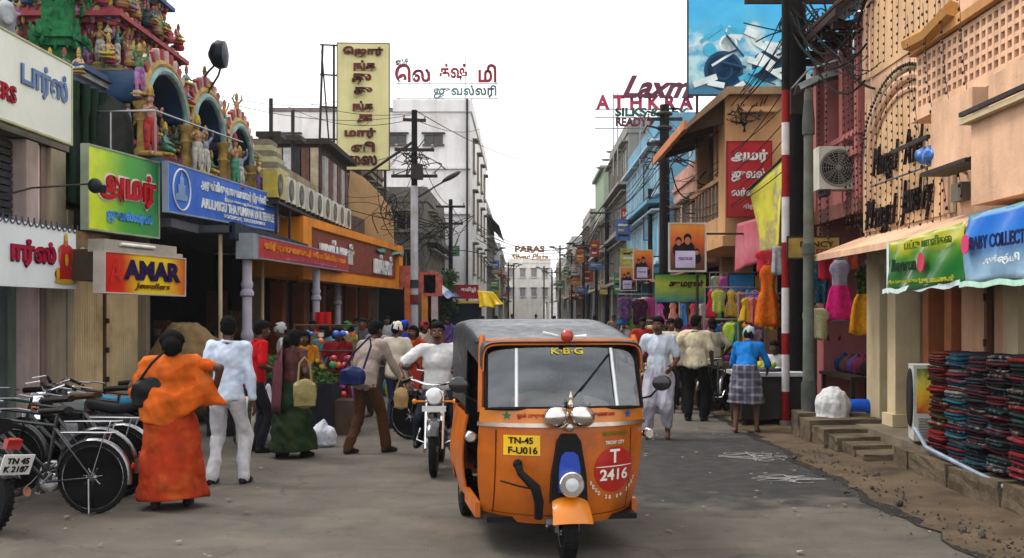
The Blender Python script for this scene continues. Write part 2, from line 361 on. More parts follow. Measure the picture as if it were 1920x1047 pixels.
def person(label, loc, rz=0., h=1.68, skin='dark', top=None, bottom=None, feet=((-.1, 0), (.1, 0)), lean=0., wrists=None, head=(0, 0), hair='short',
           face=True, shoes=None, vox=.014, name='person', seed=1, girth=1., hip=.9, hairc=(.012, .011, .011), palms=None, curl=.5, roll=0., moustache=False, group=None, z=0., elbow=None, drape=None, sit=False, footz=(0, 0), scarf=None, hairbig=1.):
    """facing +Y in its own frame; feet and wrists are targets, knees and elbows are solved"""
    s = h/1.68; T = thing(name, label, 'person', (loc[0], loc[1], z), rz, group, scale=s)
    near = vox < .018
    pel = Vector((sum(f[0] for f in feet)/2*.6, sum(f[1] for f in feet)/2 - math.sin(lean)*.12, hip))
    Rl = Euler((-lean, roll, 0)).to_matrix()
    def tp(x, y, zz): return pel + Rl @ Vector((x*girth, y*girth, zz-.9))
    hips = [pel+Vector((sx*.09, 0, -.02)) for sx in (-1, 1)]; legs = []
    for i in (0, 1):
        ank = Vector((feet[i][0], feet[i][1], .085+footz[i])); kn, ank2 = ik(hips[i], ank, .42, .42, (0.1*(-1, 1)[i], 1, .1)); legs.append((hips[i], kn, ank2))
    sh = [tp(sx*.175, 0, 1.385) for sx in (-1, 1)]; arms = []
    wrists = wrists or ((-.24, .05, .82), (.24, .05, .82))
    for i in (0, 1):
        w = Vector(wrists[i]); hint = (elbow[i] if elbow else ((-.5, .5)[i], -1, -.3))
        el, w2 = ik(sh[i], w, .285, .255, hint); arms.append((sh[i], el, w2))
    hd = Euler((-head[1]-lean*.35, 0, head[0])).to_matrix(); nk = tp(0, -.01, 1.43); hc = nk + (Rl @ Vector((0, .012, .05))) + hd @ Vector((0, .015, .09))
    def hp(x, y, zz): return hc + hd @ Vector((x, y, zz))
    # body: one continuous surface
    b = MB(); kt = .86 if top else 1.; kl = .8 if bottom else 1.; ka = .82 if top and top[0] in ('long', 'rolled') else 1.; ku = .82 if top else 1.
    eu = Rl.to_euler()
    b.ell(pel+Vector((0, -.005, .0)), (.155*girth*kt, .11*girth*kt, .13*kt), 14, 9, eu); b.ell(tp(0, 0, 1.05), (.135*girth*kt, .098*girth*kt, .16), 14, 9, eu)
    b.ell(tp(0, 0, 1.25), (.165*girth*kt, .108*girth*kt, .175), 14, 9, eu); cone_geo(b, sh[0], .06*kt, sh[1], .06*kt)
    cone_geo(b, tp(0, -.01, 1.36), .07*kt, nk, .056); cone_geo(b, nk, .054, hp(0, -.01, -.05), .055)
    hde = hd.to_euler()
    b.ell(hp(0, -.012, .03), (.076, .093, .09), 16, 12, hde); b.ell(hp(0, .012, -.045), (.058, .068, .075), 14, 10, hde)
    b.ell(hp(0, .035, -.085), (.036, .036, .028), 10, 8, hde); cone_geo(b, hp(0, .088, .015), .011, hp(0, .1, -.03), .016, 8)
    for sx in (-1, 1): b.ell(hp(sx*.077, -.012, -.01), (.011, .02, .032), 8, 6, hde); b.ell(hp(sx*.035, .06, -.035), (.025, .025, .025), 8, 6, hde)
    for (a, k, w) in arms: cone_geo(b, a, .052*ku, k, .041*ka); cone_geo(b, k, .041*ka, w, .029); cone_geo(b, w, .028, w+(w-k).normalized()*.03, .026)
    for i, (a, k, n) in enumerate(legs):
        cone_geo(b, a, .082*girth*kl, k, .055*kl); cone_geo(b, k, .055*kl, k.lerp(n, .35), .056*(kl if bottom and bottom[0] in ('trousers', 'dhoti') else 1)); cone_geo(b, k.lerp(n, .35), .056*(kl if bottom and bottom[0] in ('trousers', 'dhoti') else 1), n, .037)
        fy = .14; cone_geo(b, n+Vector((0, -.03, -.045)), .037, n+Vector((.012*(-1, 1)[i], fy, -.06)), .026); cone_geo(b, n+Vector((0, .02, -.03)), .04, n+Vector((.01*(-1, 1)[i], fy*.8, -.055)), .036)
    V, Fc = remesh(b.v, b.f, vox, 4 if near else 3, .5)
    hb = MB()
    for i, (a, k, w) in enumerate(arms):
        pal = palms[i] if palms else ((1, 0, 0), (-1, 0, 0))[i]
        hand_geo(hb, w+(w-k).normalized()*.012, w-k, pal, (-1, 1)[i], curl)
    o = len(V); V = np.vstack([V, np.array(hb.v)]); Fc = Fc + [tuple(i+o for i in f) for f in hb.f]
    mk('body', V, Fc, pm(SKIN[skin], .5, .18, 14., 0., .08, 90., spec=.35), T, 'all')
    # hair
    H = MB(); hb_ = hairbig
    if hair in ('short', 'bun', 'plait', 'bald'):
        if hair != 'bald':
            H.ell(hp(0, -.025, .045), (.086, .095, .09), 16, 12, hde); H.ell(hp(0, -.05, 0), (.08, .07, .08), 14, 9, hde)
            H.ell(hp(0, .03, .085), (.07, .06, .04), 12, 8, hde)
        else: H.ell(hp(0, -.06, -.01), (.078, .055, .06), 14, 9, hde)
        if hair == 'bun':
            H.ell(hp(0, -.12, -.04), (.075*hb_, .065*hb_, .075*hb_), 12, 8, hde); H.ell(hp(0, -.04, .03), (.098*hb_, .1, .095), 14, 10, hde)
            for sx in (-1, 1): H.ell(hp(sx*.065, -.03, -.03), (.035, .06, .07), 10, 8, hde)
        if hair == 'plait':
            pts = [hp(0, -.1, -.02), hp(0, -.13, -.1), tp(0, -.14, 1.3), tp(0.01, -.16, 1.1)]; H.path(pts, [.04, .04, .035, .015], 8)
        HV, HF = remesh(H.v, H.f, max(vox*.9, .011), 2, .5); HV = folds(HV, HF, .004, 90, seed+5, (1, 1, 1))
        mk('hair', HV, HF, pm(hairc, .8, .3, 60., 0., .5, 220., spec=.08), T, 'all')
    if scarf:
        S_ = MB(); S_.ell(hp(0, -.02, .04), (.1, .11, .1), 16, 12, hde); S_.ell(hp(0, -.03, .09), (.085, .09, .05), 14, 8, hde)
        if len(scarf) > 3: S_.ell(hp(0, -.07, -.06), (.1, .08, .14), 14, 9, hde)
        SV, SF = remesh(S_.v, S_.f, vox, 3); SV = folds(SV, SF, .012, 30, seed+3)
        mk('headcloth', SV, SF, cloth(scarf[:3]), T, 'all')
    if face:
        for sx in (-1, 1):
            e = MB(); e.ell(hp(sx*.031, .072, .004), (.0145, .009, .0085), 8, 6, hde); eo = e.build('eye', pm((.6, .57, .52), .3), T, 'all')
            e = MB(); e.ell(hp(sx*.031, .0795, .004), (.0065, .004, .0065), 8, 6, hde); e.build('iris', pm((.01, .008, .007), .2), eo, 'all')
            e = MB(); e.path([hp(sx*.014, .083, .026), hp(sx*.032, .081, .032), hp(sx*.05, .067, .026)], [.003, .0045, .002], 6); e.build('eyebrow', pm(hairc, .7), T, 'all')
        e = MB(); e.ell(hp(0, .079, -.062), (.023, .009, .0075), 10, 6, hde); e.build('mouth', pm((.12, .035, .03), .5), T, 'all')
        if moustache:
            e = MB(); e.path([hp(-.036, .07, -.054), hp(-.015, .085, -.045), hp(.015, .085, -.045), hp(.036, .07, -.054)], [.003, .008, .008, .003], 6); e.build('moustache', pm(hairc, .7), T, 'all')
    def garment(nm, g, mat, amp, fr, it=5):
        V, Fc = remesh(g.v, g.f, vox, it, .55)
        if amp: V = folds(V, Fc, amp, fr, seed+len(nm)); V = folds(V, Fc, amp*.35, fr*2.6, seed+len(nm)+50) if near else V
        return mk(nm, V, Fc, mat, T, 'all')
    I = .012*max(girth, 1)
    if top:
        st, c = top[0], top[1]; g = MB(); hem = top[2] if len(top) > 2 else .80
        g.ell(tp(0, 0, 1.26), (.165*girth+I, .105*girth+I, .19), 16, 10, eu); g.ell(tp(0, -.005, 1.06), (.148*girth+I, .105*girth+I, .2), 16, 10, eu)
        cone_geo(g, sh[0], .064+I*.5, sh[1], .064+I*.5, 14); cone_geo(g, tp(0, -.012, 1.36), .085, nk+Vector((0, 0, -.012)), .064, 14)
        lo = tp(0, -.01, hem+.05) if lean > .25 else Vector((pel.x, pel.y-.01, hem+.05))
        if st != 'blouse':
            for q_, (kx, ky) in ((0., (.158, .112)), (.25, (.16, .114)), (.5, (.163, .117)), (.75, (.167, .12)), (1., (.17, .122))): g.ell(tp(0, -.005, 1.0).lerp(lo, q_), (kx*girth+I, ky*girth+I, .07), 18, 8, eu if lean > .25 else (0, 0, 0))
        for (a, k, w) in arms:
            if st in ('short', 'kurta_short'): cone_geo(g, a, .07, a.lerp(k, .82), .066, 14)
            elif st == 'blouse': cone_geo(g, a, .064, a.lerp(k, .7), .056, 14)
            elif st == 'rolled': cone_geo(g, a, .068, k, .06, 14); cone_geo(g, k, .06, k.lerp(w, .35), .056, 14)
            else: cone_geo(g, a, .068, k, .058, 14); cone_geo(g, k, .058, w.lerp(k, .1), .044, 14)
        garment('shirt' if st != 'blouse' else 'blouse', g, cloth(c), .0105 if near else .006, 21)
        if st in ('short', 'long', 'rolled') and near:
            cl = MB(); cl.path([nk + Rl @ Vector((.066*math.cos(a), .06*math.sin(a)+.004, -.012-.022*math.sin(a))) for a in [2*PI*k/16+PI/2 for k in range(17)]], .014, 6); cl.build('collar', cloth(c), T, 'all')
    if bottom:
        st, c = bottom[0], bottom[1]; g = MB()
        if st in ('trousers', 'shorts'):
            lw = bottom[2] if len(bottom) > 2 else 1.
            g.ell(pel+Vector((0, -.008, .02)), (.15*girth+.006, .11*girth+.008, .14), 16, 10)
            for (a, k, n) in legs:
                cone_geo(g, a, .088*girth*lw, k, .066*lw, 14)
                if st == 'trousers': cone_geo(g, k, .066*lw, n+Vector((0, -.005, -.005)), .062*lw, 14)
            garment('trousers', g, cloth(c), .0105 if near else .006, 20)
        elif st == 'dhoti':
            g.ell(pel+Vector((0, -.008, .02)), (.18*girth, .135*girth, .15), 16, 10)
            for (a, k, n) in legs: cone_geo(g, a, .125*girth, k, .115, 14); cone_geo(g, k, .115, n+Vector((0, 0, .1)), .075, 14)
            cone_geo(g, pel+Vector((0, .05, -.1)), .1, Vector((pel.x, .06, .4)), .07)
            garment('dhoti', g, cloth(c), .014, 18)
        else:
            zh = bottom[2] if len(bottom) > 2 else .06; wide = bottom[3] if len(bottom) > 3 else 1.; pat = bottom[4] if len(bottom) > 4 else None
            fc = (sum(f[0] for f in feet)/2, sum(f[1] for f in feet)/2+.02); sp = abs(feet[0][1]-feet[1][1])/2; sx = abs(feet[0][0]-feet[1][0])/2
            g = skirt_geo((pel.x, pel.y-.005), fc, 1.0, zh, (.165*girth, .125*girth), ((.13+sx)*wide+.04, (.13+sp)*wide+.05), 7, .075, seed, 96 if near else 40, 34 if near else 10)
            gv = folds(folds(np.array(g.v), g.f[:-2], .02, 13, seed+8, (.6, .6, 1.5)), g.f[:-2], .007, 34, seed+9, (1, 1, .8)) if near else np.array(g.v); mk({'sari': 'sari_skirt', 'lungi': 'lungi'}[st], gv, g.f, pat or cloth(c), T, 'all')
            b2 = MB(); b2.ell(pel+Vector((0, -.005, .02)), (.165*girth+.012, .122*girth+.015, .13), 16, 10); garment('waist_fold', b2, pat or cloth(c), .012, 26)
    if drape:                                             # free end of a sari: across the chest, over the left shoulder and down the back
        c, ln = drape[0], drape[1]; G = []
        path = [tp(.17, .04, .98), tp(.1, .145, 1.1), tp(-.03, .15, 1.26), tp(-.12, .09, 1.41), tp(-.13, -.05, 1.44), tp(-.1, -.15, 1.28), tp(-.09, -.175, 1.05), tp(-.09, -.19, 1.05-ln)]
        for i, p in enumerate(path):
            d = (path[min(i+1, 7)]-path[max(i-1, 0)]).normalized(); sd = d.cross((p-tp(0, 0, p.z if lean < .2 else 1.2)).normalized()).normalized(); wdt = (.1, .12, .12, .08, .08, .13, .16, .17)[i]
            out = (p-tp(0, 0, 1.2)); out.z = 0; out = out.normalized()
            G.append([p+sd*wdt*(k/8*2-1)+out*(.012*math.sin(k*1.9+i)+.01) - Vector((0, 0, 0)) for k in range(9)])
        GG = []
        for i in range(7):
            for q in range(4): GG.append([Vector(a).lerp(Vector(b_), q/4) for a, b_ in zip(G[i], G[i+1])])
        GG.append(G[7]); m_ = MB(); m_.grid(GG, .006); m_.build('sari_drape', cloth(c), T, 'all')
    if shoes:
        for i, (a, k, n) in enumerate(legs):
            g = MB(); sg = (-1, 1)[i]
            cone_geo(g, n+Vector((0, -.035, -.05)), .045, n+Vector((.012*sg, .15, -.06)), .034); cone_geo(g, n+Vector((0, -.01, -.02)), .048, n+Vector((.012*sg, .1, -.052)), .042)
            V, Fc = remesh(g.v, g.f, max(vox*.8, .011), 2); V[:, 2] = np.maximum(V[:, 2], footz[i]+.002)
            mk('shoe', V, Fc, pm(shoes, .45, .2, 12., 0., .1, 60.), T, 'all')
    return T
# ---------------------------------------------------------------- vehicles
RUBBER = pm((.012, .012, .013), .7, .25, 20., 0., .3, 80.); BLACKP = gloss((.012, .012, .014), .22, .5); CHROME = metal((.72, .72, .74), .16); STEEL = metal((.33, .33, .34), .42)
VINYL = pm((.014, .014, .016), .42, .25, 12., 0., .12, 90.); DULL = pm((.02, .02, .021), .6)
def wheel(parent, c, r, w, rim=CHROME, spokes=18, alloy=False, tyre_r=None):
    """wheel in the YZ plane: tyre, rim with spokes"""
    tr = tyre_r or w*.5; c = Vector(c)
    m = MB(); prof = [(r-tr*2, -w*.38), (r-tr*1.2, -w*.5), (r-tr*.35, -w*.42), (r, -w*.15), (r, w*.15), (r-tr*.35, w*.42), (r-tr*1.2, w*.5), (r-tr*2, w*.38), (r-tr*2, -w*.38)]
    m.lathe(prof, c, 'X', 36)
    for k in range(36):
        a = 2*PI*k/36
        for sx in (-1, 1): m.obox(c+Vector((sx*w*.2, (r-.002)*math.cos(a+sx*.05), (r-.002)*math.sin(a+sx*.05))), (w*.3, .016*r/.3, .01), (a-PI/2+0, 0, 0))
    ty = m.build('tyre', RUBBER, parent, True)
    m = MB(); ri = r-tr*2
    m.lathe([(ri-.03*r/.3, -w*.3), (ri+.004, -w*.4), (ri+.004, w*.4), (ri-.03*r/.3, w*.3), (ri-.03*r/.3, -w*.3)], c, 'X', 36)
    m.lathe([(.0, -w*.55), (.035*r/.3, -w*.5), (.035*r/.3, w*.5), (.0, w*.55)], c, 'X', 12)
    if alloy:
        for k in range(5):
            a = 2*PI*k/5; d = Vector((0, math.cos(a), math.sin(a))); m.path([c+d*.03, c+d*(ri-.01)], [.028, .018], 6)
        m.lathe([(.03, -w*.2), (ri*.45, -w*.12), (ri*.45, w*.12), (.03, w*.2)], c, 'X', 20)
    else:
        for k in range(spokes):
            a = 2*PI*k/spokes; sx = (-1, 1)[k % 2]; d = Vector((0, math.cos(a), math.sin(a))); e = Vector((0, math.cos(a+.35*(1 if k % 4 < 2 else -1)), math.sin(a+.35*(1 if k % 4 < 2 else -1))))
            m.path([c+d*.03*r/.3+Vector((sx*w*.45, 0, 0)), c+e*(ri-.02)], .003 if r > .2 else .004, 4)
    m.build('rim', rim, ty, True); return ty
def arc_guard(c, r, w, a0, a1, n=14, th=.004):
    G = []
    for i in range(n+1):
        a = R(a0+(a1-a0)*i/n); d = Vector((0, math.cos(a), math.sin(a))); row = []
        for k in range(7):
            u = k/6*2-1; row.append(Vector(c)+Vector((u*w/2, 0, 0))+d*(r-.022*abs(u)**2.5))
        G.append(row)
    return G
def motorcycle(label, loc, rz, tank=(.012, .012, .014), steer=0., plate='TN', leanx=0., seatc=(.013, .013, .015), group=None, rear_plate=None, mirrors=True):
    T = thing('motorcycle', label, 'motorcycle', (loc[0], loc[1], 0), 0, group, rot=(0, leanx, rz))
    FW, RW = (0, .66, .3), (0, -.6, .3)
    wheel(T, FW, .3, .085, alloy=True, rim=STEEL); wheel(T, RW, .3, .1, alloy=True, rim=STEEL)
    m = MB(); m.grid(arc_guard(FW, .335, .13, 30, 165), .004); m.build('front_mudguard', BLACKP, T, True)
    m = MB(); m.grid(arc_guard(RW, .345, .17, 5, 150), .004); m.build('rear_mudguard', BLACKP, T, True)
    m = MB()
    for sx in (-1, 1): m.tube((sx*.085, .66, .3), (sx*.085, .5, .72), .024, .028); m.tube((sx*.085, .5, .72), (sx*.085, .44, .9), .018)
    m.box(-.12, .12, .44, .5, .68, .72); m.build('front_fork', CHROME, T, True)
    m = MB(); m.path([(0, .42, .82), (0, .2, .7), (0, -.25, .66), (0, -.62, .7)], .022); m.path([(0, .42, .78), (0, .3, .45), (0, .1, .24), (0, -.25, .26), (0, -.3, .62)], .02)
    for sx in (-1, 1): m.path([(sx*.08, -.2, .36), (sx*.1, -.6, .3)], .02); m.path([(sx*.1, -.58, .33), (sx*.11, -.42, .66)], [.03, .026])
    m.build('frame', DULL, T, True)
    m = MB(); m.ell((0, .12, .4), (.13, .15, .13)); m.lathe([(.06, -.17), (.1, -.15), (.1, .15), (.06, .17)], (0, .0, .34), 'X', 14)
    for k in range(7): m.box(-.09, .09, .06+.0, .24, .47+k*.022, .482+k*.022)
    m.box(-.06, .06, .08, .22, .45, .64); m.build('engine', STEEL, T, True)
    G = []
    for i in range(11):
        t = i/10; y = .46-.52*t; wd = .155*math.sin(PI*min(.12+t*.8, 1))**.6; hh = .1+.085*math.sin(PI*min(t*.85+.1, 1)); row = []
        for j in range(14):
            a = 2*PI*j/14; row.append((wd*math.copysign(abs(math.cos(a))**.8, math.cos(a)), y, .78+hh*math.sin(a)*(.95 if math.sin(a) > 0 else .7)-.04*t))
        G.append(row)
    m = MB(); m.grid(G, closed=True); m.f += [tuple(range(14)), tuple(140+j for j in range(13, -1, -1))]; m.mi += [0, 0]; tk = m.build('tank', gloss(tank, .18, .8), T, True)
    m = MB(); m.lathe([(.03, 0), (.03, .012), (.022, .018), (0, .018)], (0, .2, .945), 'Z', 12); m.build('filler_cap', CHROME, tk, True)
    G = []
    for i in range(13):
        t = i/12; y = .0-.72*t; wd = .1+.045*math.sin(PI*min(t*1.1, 1)); zt = .8+.03*math.cos(t*6)+.05*t**2; row = []
        for j in range(12):
            a = 2*PI*j/12; row.append((wd*math.copysign(abs(math.cos(a))**.6, math.cos(a)), y, zt+.055*math.copysign(abs(math.sin(a))**.7, math.sin(a))))
        G.append(row)
    m = MB(); m.grid(G, closed=True); m.f += [tuple(range(12)), tuple(144+j for j in range(11, -1, -1))]; m.mi += [0, 0]; m.build('seat', pm(seatc, .5, .2, 12., 0., .1, 70.), T, True)
    for sx in (-1, 1):
        m = MB(); m.prism([(-.05, .5), (-.42, .52), (-.6, .68), (-.45, .74), (-.05, .72)], sx*.1, sx*.135, Matrix(((0, 0, 1, 0), (1, 0, 0, 0), (0, 1, 0, 0), (0, 0, 0, 1)))); m.build('side_panel', gloss(tank, .2, .7), T)
    m = MB(); m.path([(-.36, .3, 1.0), (-.28, .36, 1.04), (-.1, .43, .98), (.1, .43, .98), (.28, .36, 1.04), (.36, .3, 1.0)], .012); hb = m.build('handlebar', CHROME, T, True)
    for sx in (-1, 1):
        m = MB(); m.tube((sx*.27, .365, 1.04), (sx*.38, .285, .99), .018); m.build('grip', RUBBER, hb, True)
        m = MB(); m.path([(sx*.25, .4, 1.06), (sx*.36, .5, 1.03)], .006); m.build('brake_lever', CHROME, hb, True)
        if mirrors: m = MB(); m.tube((sx*.24, .37, 1.04), (sx*.3, .36, 1.14), .006); m.ell((sx*.32, .36, 1.17), (.055, .015, .04)); m.build('mirror', BLACKP, T, True)
        m = MB(); m.tube((sx*.1, .5, .8), (sx*.2, .5, .8), .01); m.ell((sx*.22, .5, .8), (.03, .03, .03)); m.build('indicator', pm((.7, .25, .02), .25, coat=.5), T, True)
    m = MB(); m.lathe([(.02, -.1), (.07, -.06), (.092, 0), (.096, .03), (.088, .035)], (0, .54, .86), 'Y', 20); hl = m.build('headlight', CHROME, T, True)
    m = MB(); m.lathe([(0, .055), (.05, .048), (.087, .032), (.087, .02)], (0, .54, .86), 'Y', 20); m.build('lens', gloss((.75, .77, .78), .1, 1.), hl, True)
    m = MB(); m.path([(.08, .24, .42), (.12, .3, .3), (.14, .1, .2), (.15, -.3, .24)], .02); m.path([(.15, -.25, .24), (.16, -.45, .27), (.17, -.86, .36)], [.03, .045, .042], 10); m.build('exhaust', CHROME, T, True)
    for sx in (-1, 1):
        m = MB(); m.path([(sx*.12, .02, .3), (sx*.27, .02, .29)], .015); m.build('footrest', RUBBER, T, True)
    m = MB(); m.obox((0, -.86, .74), (.13, .05, .08), (.3, 0, 0)); m.build('tail_light', pm((.35, .01, .012), .2, coat=.8), T)
    if plate:
        m = MB(); m.box(-.13, .13, .615, .62, .70, .76); m.build('number_plate', pm((.62, .62, .6), .4), T)
    if rear_plate:
        pl = MB(); pl.M = Matrix.Translation((0, -.93, .58)) @ Euler((.35, 0, 0)).to_matrix().to_4x4(); pl.box(-.14, .14, -.004, .004, -.085, .085); po = pl.build('number_plate', pm((.66, .66, .64), .35, coat=.3), T)
        text('lettering', rear_plate, pl.M @ frame((0, -.004, 0), (1, 0, 0)), .22, .12, pm((.02, .02, .02)), po, world=False)
    m = MB(); m.path([(-.1, -.1, .26), (-.24, -.14, .02)], .012); m.build('side_stand', STEEL, T, True)
    m = MB(); m.path([(-.16, .42, .5), (-.2, .43, .38), (0, .46, .3), (.2, .43, .38), (.16, .42, .5)], .012); m.build('crash_bar', CHROME, T, True)
    return T
def bicycle(label, loc, rz, c=(.015, .02, .018), saddle=(.02, .015, .012), group=None, lean=.06):
    T = thing('bicycle', label, 'bicycle', (loc[0], loc[1], 0), 0, group, rot=(0, lean, rz))
    FW, RW = (0, .58, .34), (0, -.52, .34); paint = gloss(c, .3, .4)
    for c_ in (FW, RW): wheel(T, c_, .34, .045, CHROME, 28)
    for c_, a0, a1 in ((FW, 20, 175), (RW, 0, 190)):
        m = MB(); m.grid(arc_guard(c_, .368, .07, a0, a1, 18, .003), .003); m.build('mudguard', metal((.3, .3, .31), .3) if c_ is RW else paint, T, True)
    m = MB()
    for a, b in (((0, .44, .88), (0, -.14, .82)), ((0, .43, .78), (0, -.06, .3)), ((0, -.15, .9), (0, -.05, .28)), ((0, .42, .94), (0, .47, .7))): m.tube(a, b, .016)
    for sx in (-1, 1):
        m.path([(sx*.02, -.06, .29), (sx*.045, -.52, .34)], .01); m.path([(sx*.015, -.13, .8), (sx*.045, -.52, .34)], .009); m.path([(sx*.04, .47, .7), (sx*.045, .58, .34)], .011)
    m.build('frame', paint, T, True)
    m = MB(); m.path([(-.27, .25, .95), (-.27, .38, .97), (-.1, .46, .97), (0, .45, .95), (.1, .46, .97), (.27, .38, .97), (.27, .25, .95)], .011); m.build('handlebar', STEEL, T, True)
    G = []
    for i in range(9):
        t = i/8; y = .05-.28*t; wd = .03+.075*t**1.4; G.append([(wd*math.cos(2*PI*j/12), y-.03*math.cos(0), .95+.02*t+.03*math.sin(2*PI*j/12)) for j in range(12)])
    m = MB(); m.grid(G, closed=True); m.f += [tuple(range(12)), tuple(96+j for j in range(11, -1, -1))]; m.mi += [0, 0]; m.build('saddle', pm(saddle, .4), T, True)
    m = MB()
    for k in range(4): m.tube((-.06+k*.04, -.22, .76), (-.06+k*.04, -.72, .76), .006)
    for y in (-.25, -.7): m.tube((-.06, y, .76), (.06, y, .76), .006)
    for sx in (-1, 1): m.tube((sx*.07, -.65, .76), (sx*.06, -.53, .36), .006)
    m.build('carrier', CHROME, T, True)
    m = MB(); m.lathe([(.09, -.004), (.095, 0), (.09, .004), (.06, .004), (.06, -.004), (.09, -.004)], (.05, -.06, .29), 'X', 24)
    m.tube((-.08, -.06, .29), (.08, -.06, .29), .012); ck = m.build('chain_ring', CHROME, T, True)
    for sx, y, z in ((1, .06, .18), (-1, -.18, .4)): m = MB(); m.path([(sx*.08, -.06, .29), (sx*.085, y, z)], .01); m.obox((sx*.125, y, z), (.09, .05, .02)); m.build('pedal', CHROME, T, True)
    m = MB(); m.prism([(.06, .2), (.06, .38), (-.1, .4), (-.5, .39), (-.58, .35), (-.5, .29), (-.1, .2)], .06, .072, Matrix(((0, 0, 1, 0), (1, 0, 0, 0), (0, 1, 0, 0), (0, 0, 0, 1)))); m.build('chain_guard', paint, T)
    m = MB(); m.path([(-.06, -.5, .33), (-.14, -.55, .02)], .009); m.path([(.06, -.5, .33), (.12, -.55, .02)], .009); m.path([(-.16, -.56, .015), (.14, -.56, .015)], .01); m.build('stand', STEEL, T, True)
    m = MB(); m.ell((0, -.9, .45), (.03, .012, .03)); m.build('reflector', pm((.35, .01, .01), .2, coat=.6), T, True)
    return T

# ---- the auto rickshaw, nose towards -Y in its own frame
def auto_rickshaw(loc, rz):
    T = thing('auto_rickshaw', 'orange three-wheeled auto rickshaw with black hood driving in mid street', 'auto rickshaw', (*loc, 0), rz)
    OR = pm((.5, .148, .008), .4, .25, 3., 0., .16, 5., coat=.25, spec=.4, dirt=(.2, .06, .018), dirta=.6); YE = gloss((.6, .22, .01), .35, .3, dirt=(.25, .1, .02), dirta=.5); BK = pm((.012, .012, .014), .45)
    Wp = ((.24, .535), (.3, .57), (.5, .605), (.75, .618), (.95, .612), (1.0, .607), (1.09, .598)); Yf = ((.24, -.97), (.4, -1.03), (.7, -1.06), (.95, -1.05), (1.09, -1.02)); Dp = ((.24, .42), (.6, .34), (.9, .26), (1.09, .19))
    def lut(tb, z): return float(np.interp(z, [a for a, _ in tb], [b for _, b in tb]))
    def cowl(x, z): return lut(Yf, z)+lut(Dp, z)*min(abs(x)/lut(Wp, z), 1)**2.6
    def cowl_patch(z0, z1, nz, off=0., x0=-1., x1=1., nx=40):
        G = []
        for i in range(nz+1):
            z = z0+(z1-z0)*i/nz; W = lut(Wp, z); row = []
            for j in range(nx+1):
                u = x0+(x1-x0)*j/nx; u2 = math.sin(u*PI/2)*.25+u*.75; x = u2*(W+off); row.append((x, cowl(x*W/(W+off), z)-off, z))
            row_r = row
            G.append(row_r)
        return G
    m = MB(); m.grid(cowl_patch(.25, 1.0, 16), .02); body = m.build('front_cowl', OR, T, True)
    m = MB(); m.grid(cowl_patch(.985, 1.085, 3, .006), .012); m.build('waist_band', YE, T, True)
    m = MB(); G = cowl_patch(.955, .985, 2, .018); m.grid(G, .012); m.build('chrome_lip', metal((.5, .42, .36), .35), T, True)
    def on_cowl(nm, V, Fc, mat, lift, parent=body):
        V = np.array(V); V2 = np.array([(x, cowl(x, z)-lift-d, z) for x, z, d in V]); return mk(nm, V2, Fc, mat, parent)
    def cowl_text(nm, body_, x, z, w, h, mat, bold=.012, lift=.011, parent=body, shear=0.):
        V, Fc = text_geo(body_, bold, shear); lo, hi = V.min(0), V.max(0); V = (V-(lo+hi)/2)*np.array([w/(hi[0]-lo[0]), h/(hi[1]-lo[1]), .1]); V[:, 0] += x; V[:, 1] += z
        return on_cowl(nm, V, Fc, mat, lift, parent)
    def disc(nm, x, z, rx, rz_, mat, lift, n=40, inner=0., parent=body, a0=0, a1=360):
        V = []; Fc = []; K = 6
        for k in range(K+1):
            q = inner+(1-inner)*k/K
            V += [(x+rx*q*math.cos(R(a0+(a1-a0)*j/n)), z+rz_*q*math.sin(R(a0+(a1-a0)*j/n)), 0) for j in range(n+1)]
        for k in range(K): Fc += [(k*(n+1)+j, k*(n+1)+j+1, (k+1)*(n+1)+j+1, (k+1)*(n+1)+j) for j in range(n)]
        return on_cowl(nm, V, Fc, mat, lift, parent)
    red = gloss((.42, .018, .012), .35, .3); white = pm((.75, .72, .66), .5, .15)
    disc('permit_emblem', .36, .635, .165, .168, red, .004)
    disc('emblem_line', .36, .66, .16, .004, white, .008)
    cowl_text('lettering', 'T', .36, .735, .085, .1, white, .02); cowl_text('lettering', '2416', .36, .6, .24, .085, white, .025)
    for k, ch in enumerate('REGD.28.04.2007'):
        a = R(205+k*130/14); cowl_text('lettering', ch, .36+.205*math.cos(a), .635+.205*math.sin(a), .018, .03, white, .02) if ch != '.' else None
    cowl_text('lettering', 'TRICHY CITY', .36, .835, .16, .026, white, .02); cowl_text('lettering', 'AUTO LPG', .36, .9, .2, .03, pm((.05, .2, .05)), .01)
    # plate
    V = [(-.325+sx*.125, .825+sz*.072, 0) for sz in (-1, 1) for sx in (-1, -.5, 0, .5, 1)]; on_cowl('number_plate', V, [(i, i+1, i+6, i+5) for i in range(4)], gloss((.8, .52, .02), .4, .2), .006)
    blk = pm((.012, .012, .012)); cowl_text('lettering', 'TN-45', -.335, .86, .17, .048, blk, .025); cowl_text('lettering', 'F-U016', -.32, .79, .2, .052, blk, .025)
    # waist lettering and stars
    cowl_text('lettering', 'ஓம் முருகா', -.25, 1.035, .22, .045, pm((.45, .02, .03)), .02, .014); cowl_text('lettering', 'துணை', .26, 1.035, .2, .04, pm((.45, .05, .08)), .02, .014)
    for x, c in ((-.43, (.05, .2, .12)), (.47, (.02, .12, .45))):
        V = [(x+(.035 if k % 2 == 0 else .014)*math.cos(PI*k/5+PI/2), 1.035+(.035 if k % 2 == 0 else .014)*math.sin(PI*k/5+PI/2), 0) for k in range(10)]; on_cowl('star', V, [tuple(range(10))], pm(c), .014)
    for x in (-.5, .5): V = [(x+dx, z, 0) for z in np.linspace(.3, .93, 8) for dx in (-.004, .004)]; on_cowl('panel_seam', V, [(2*i, 2*i+1, 2*i+3, 2*i+2) for i in range(7)], pm((.12, .03, .01)), .003)
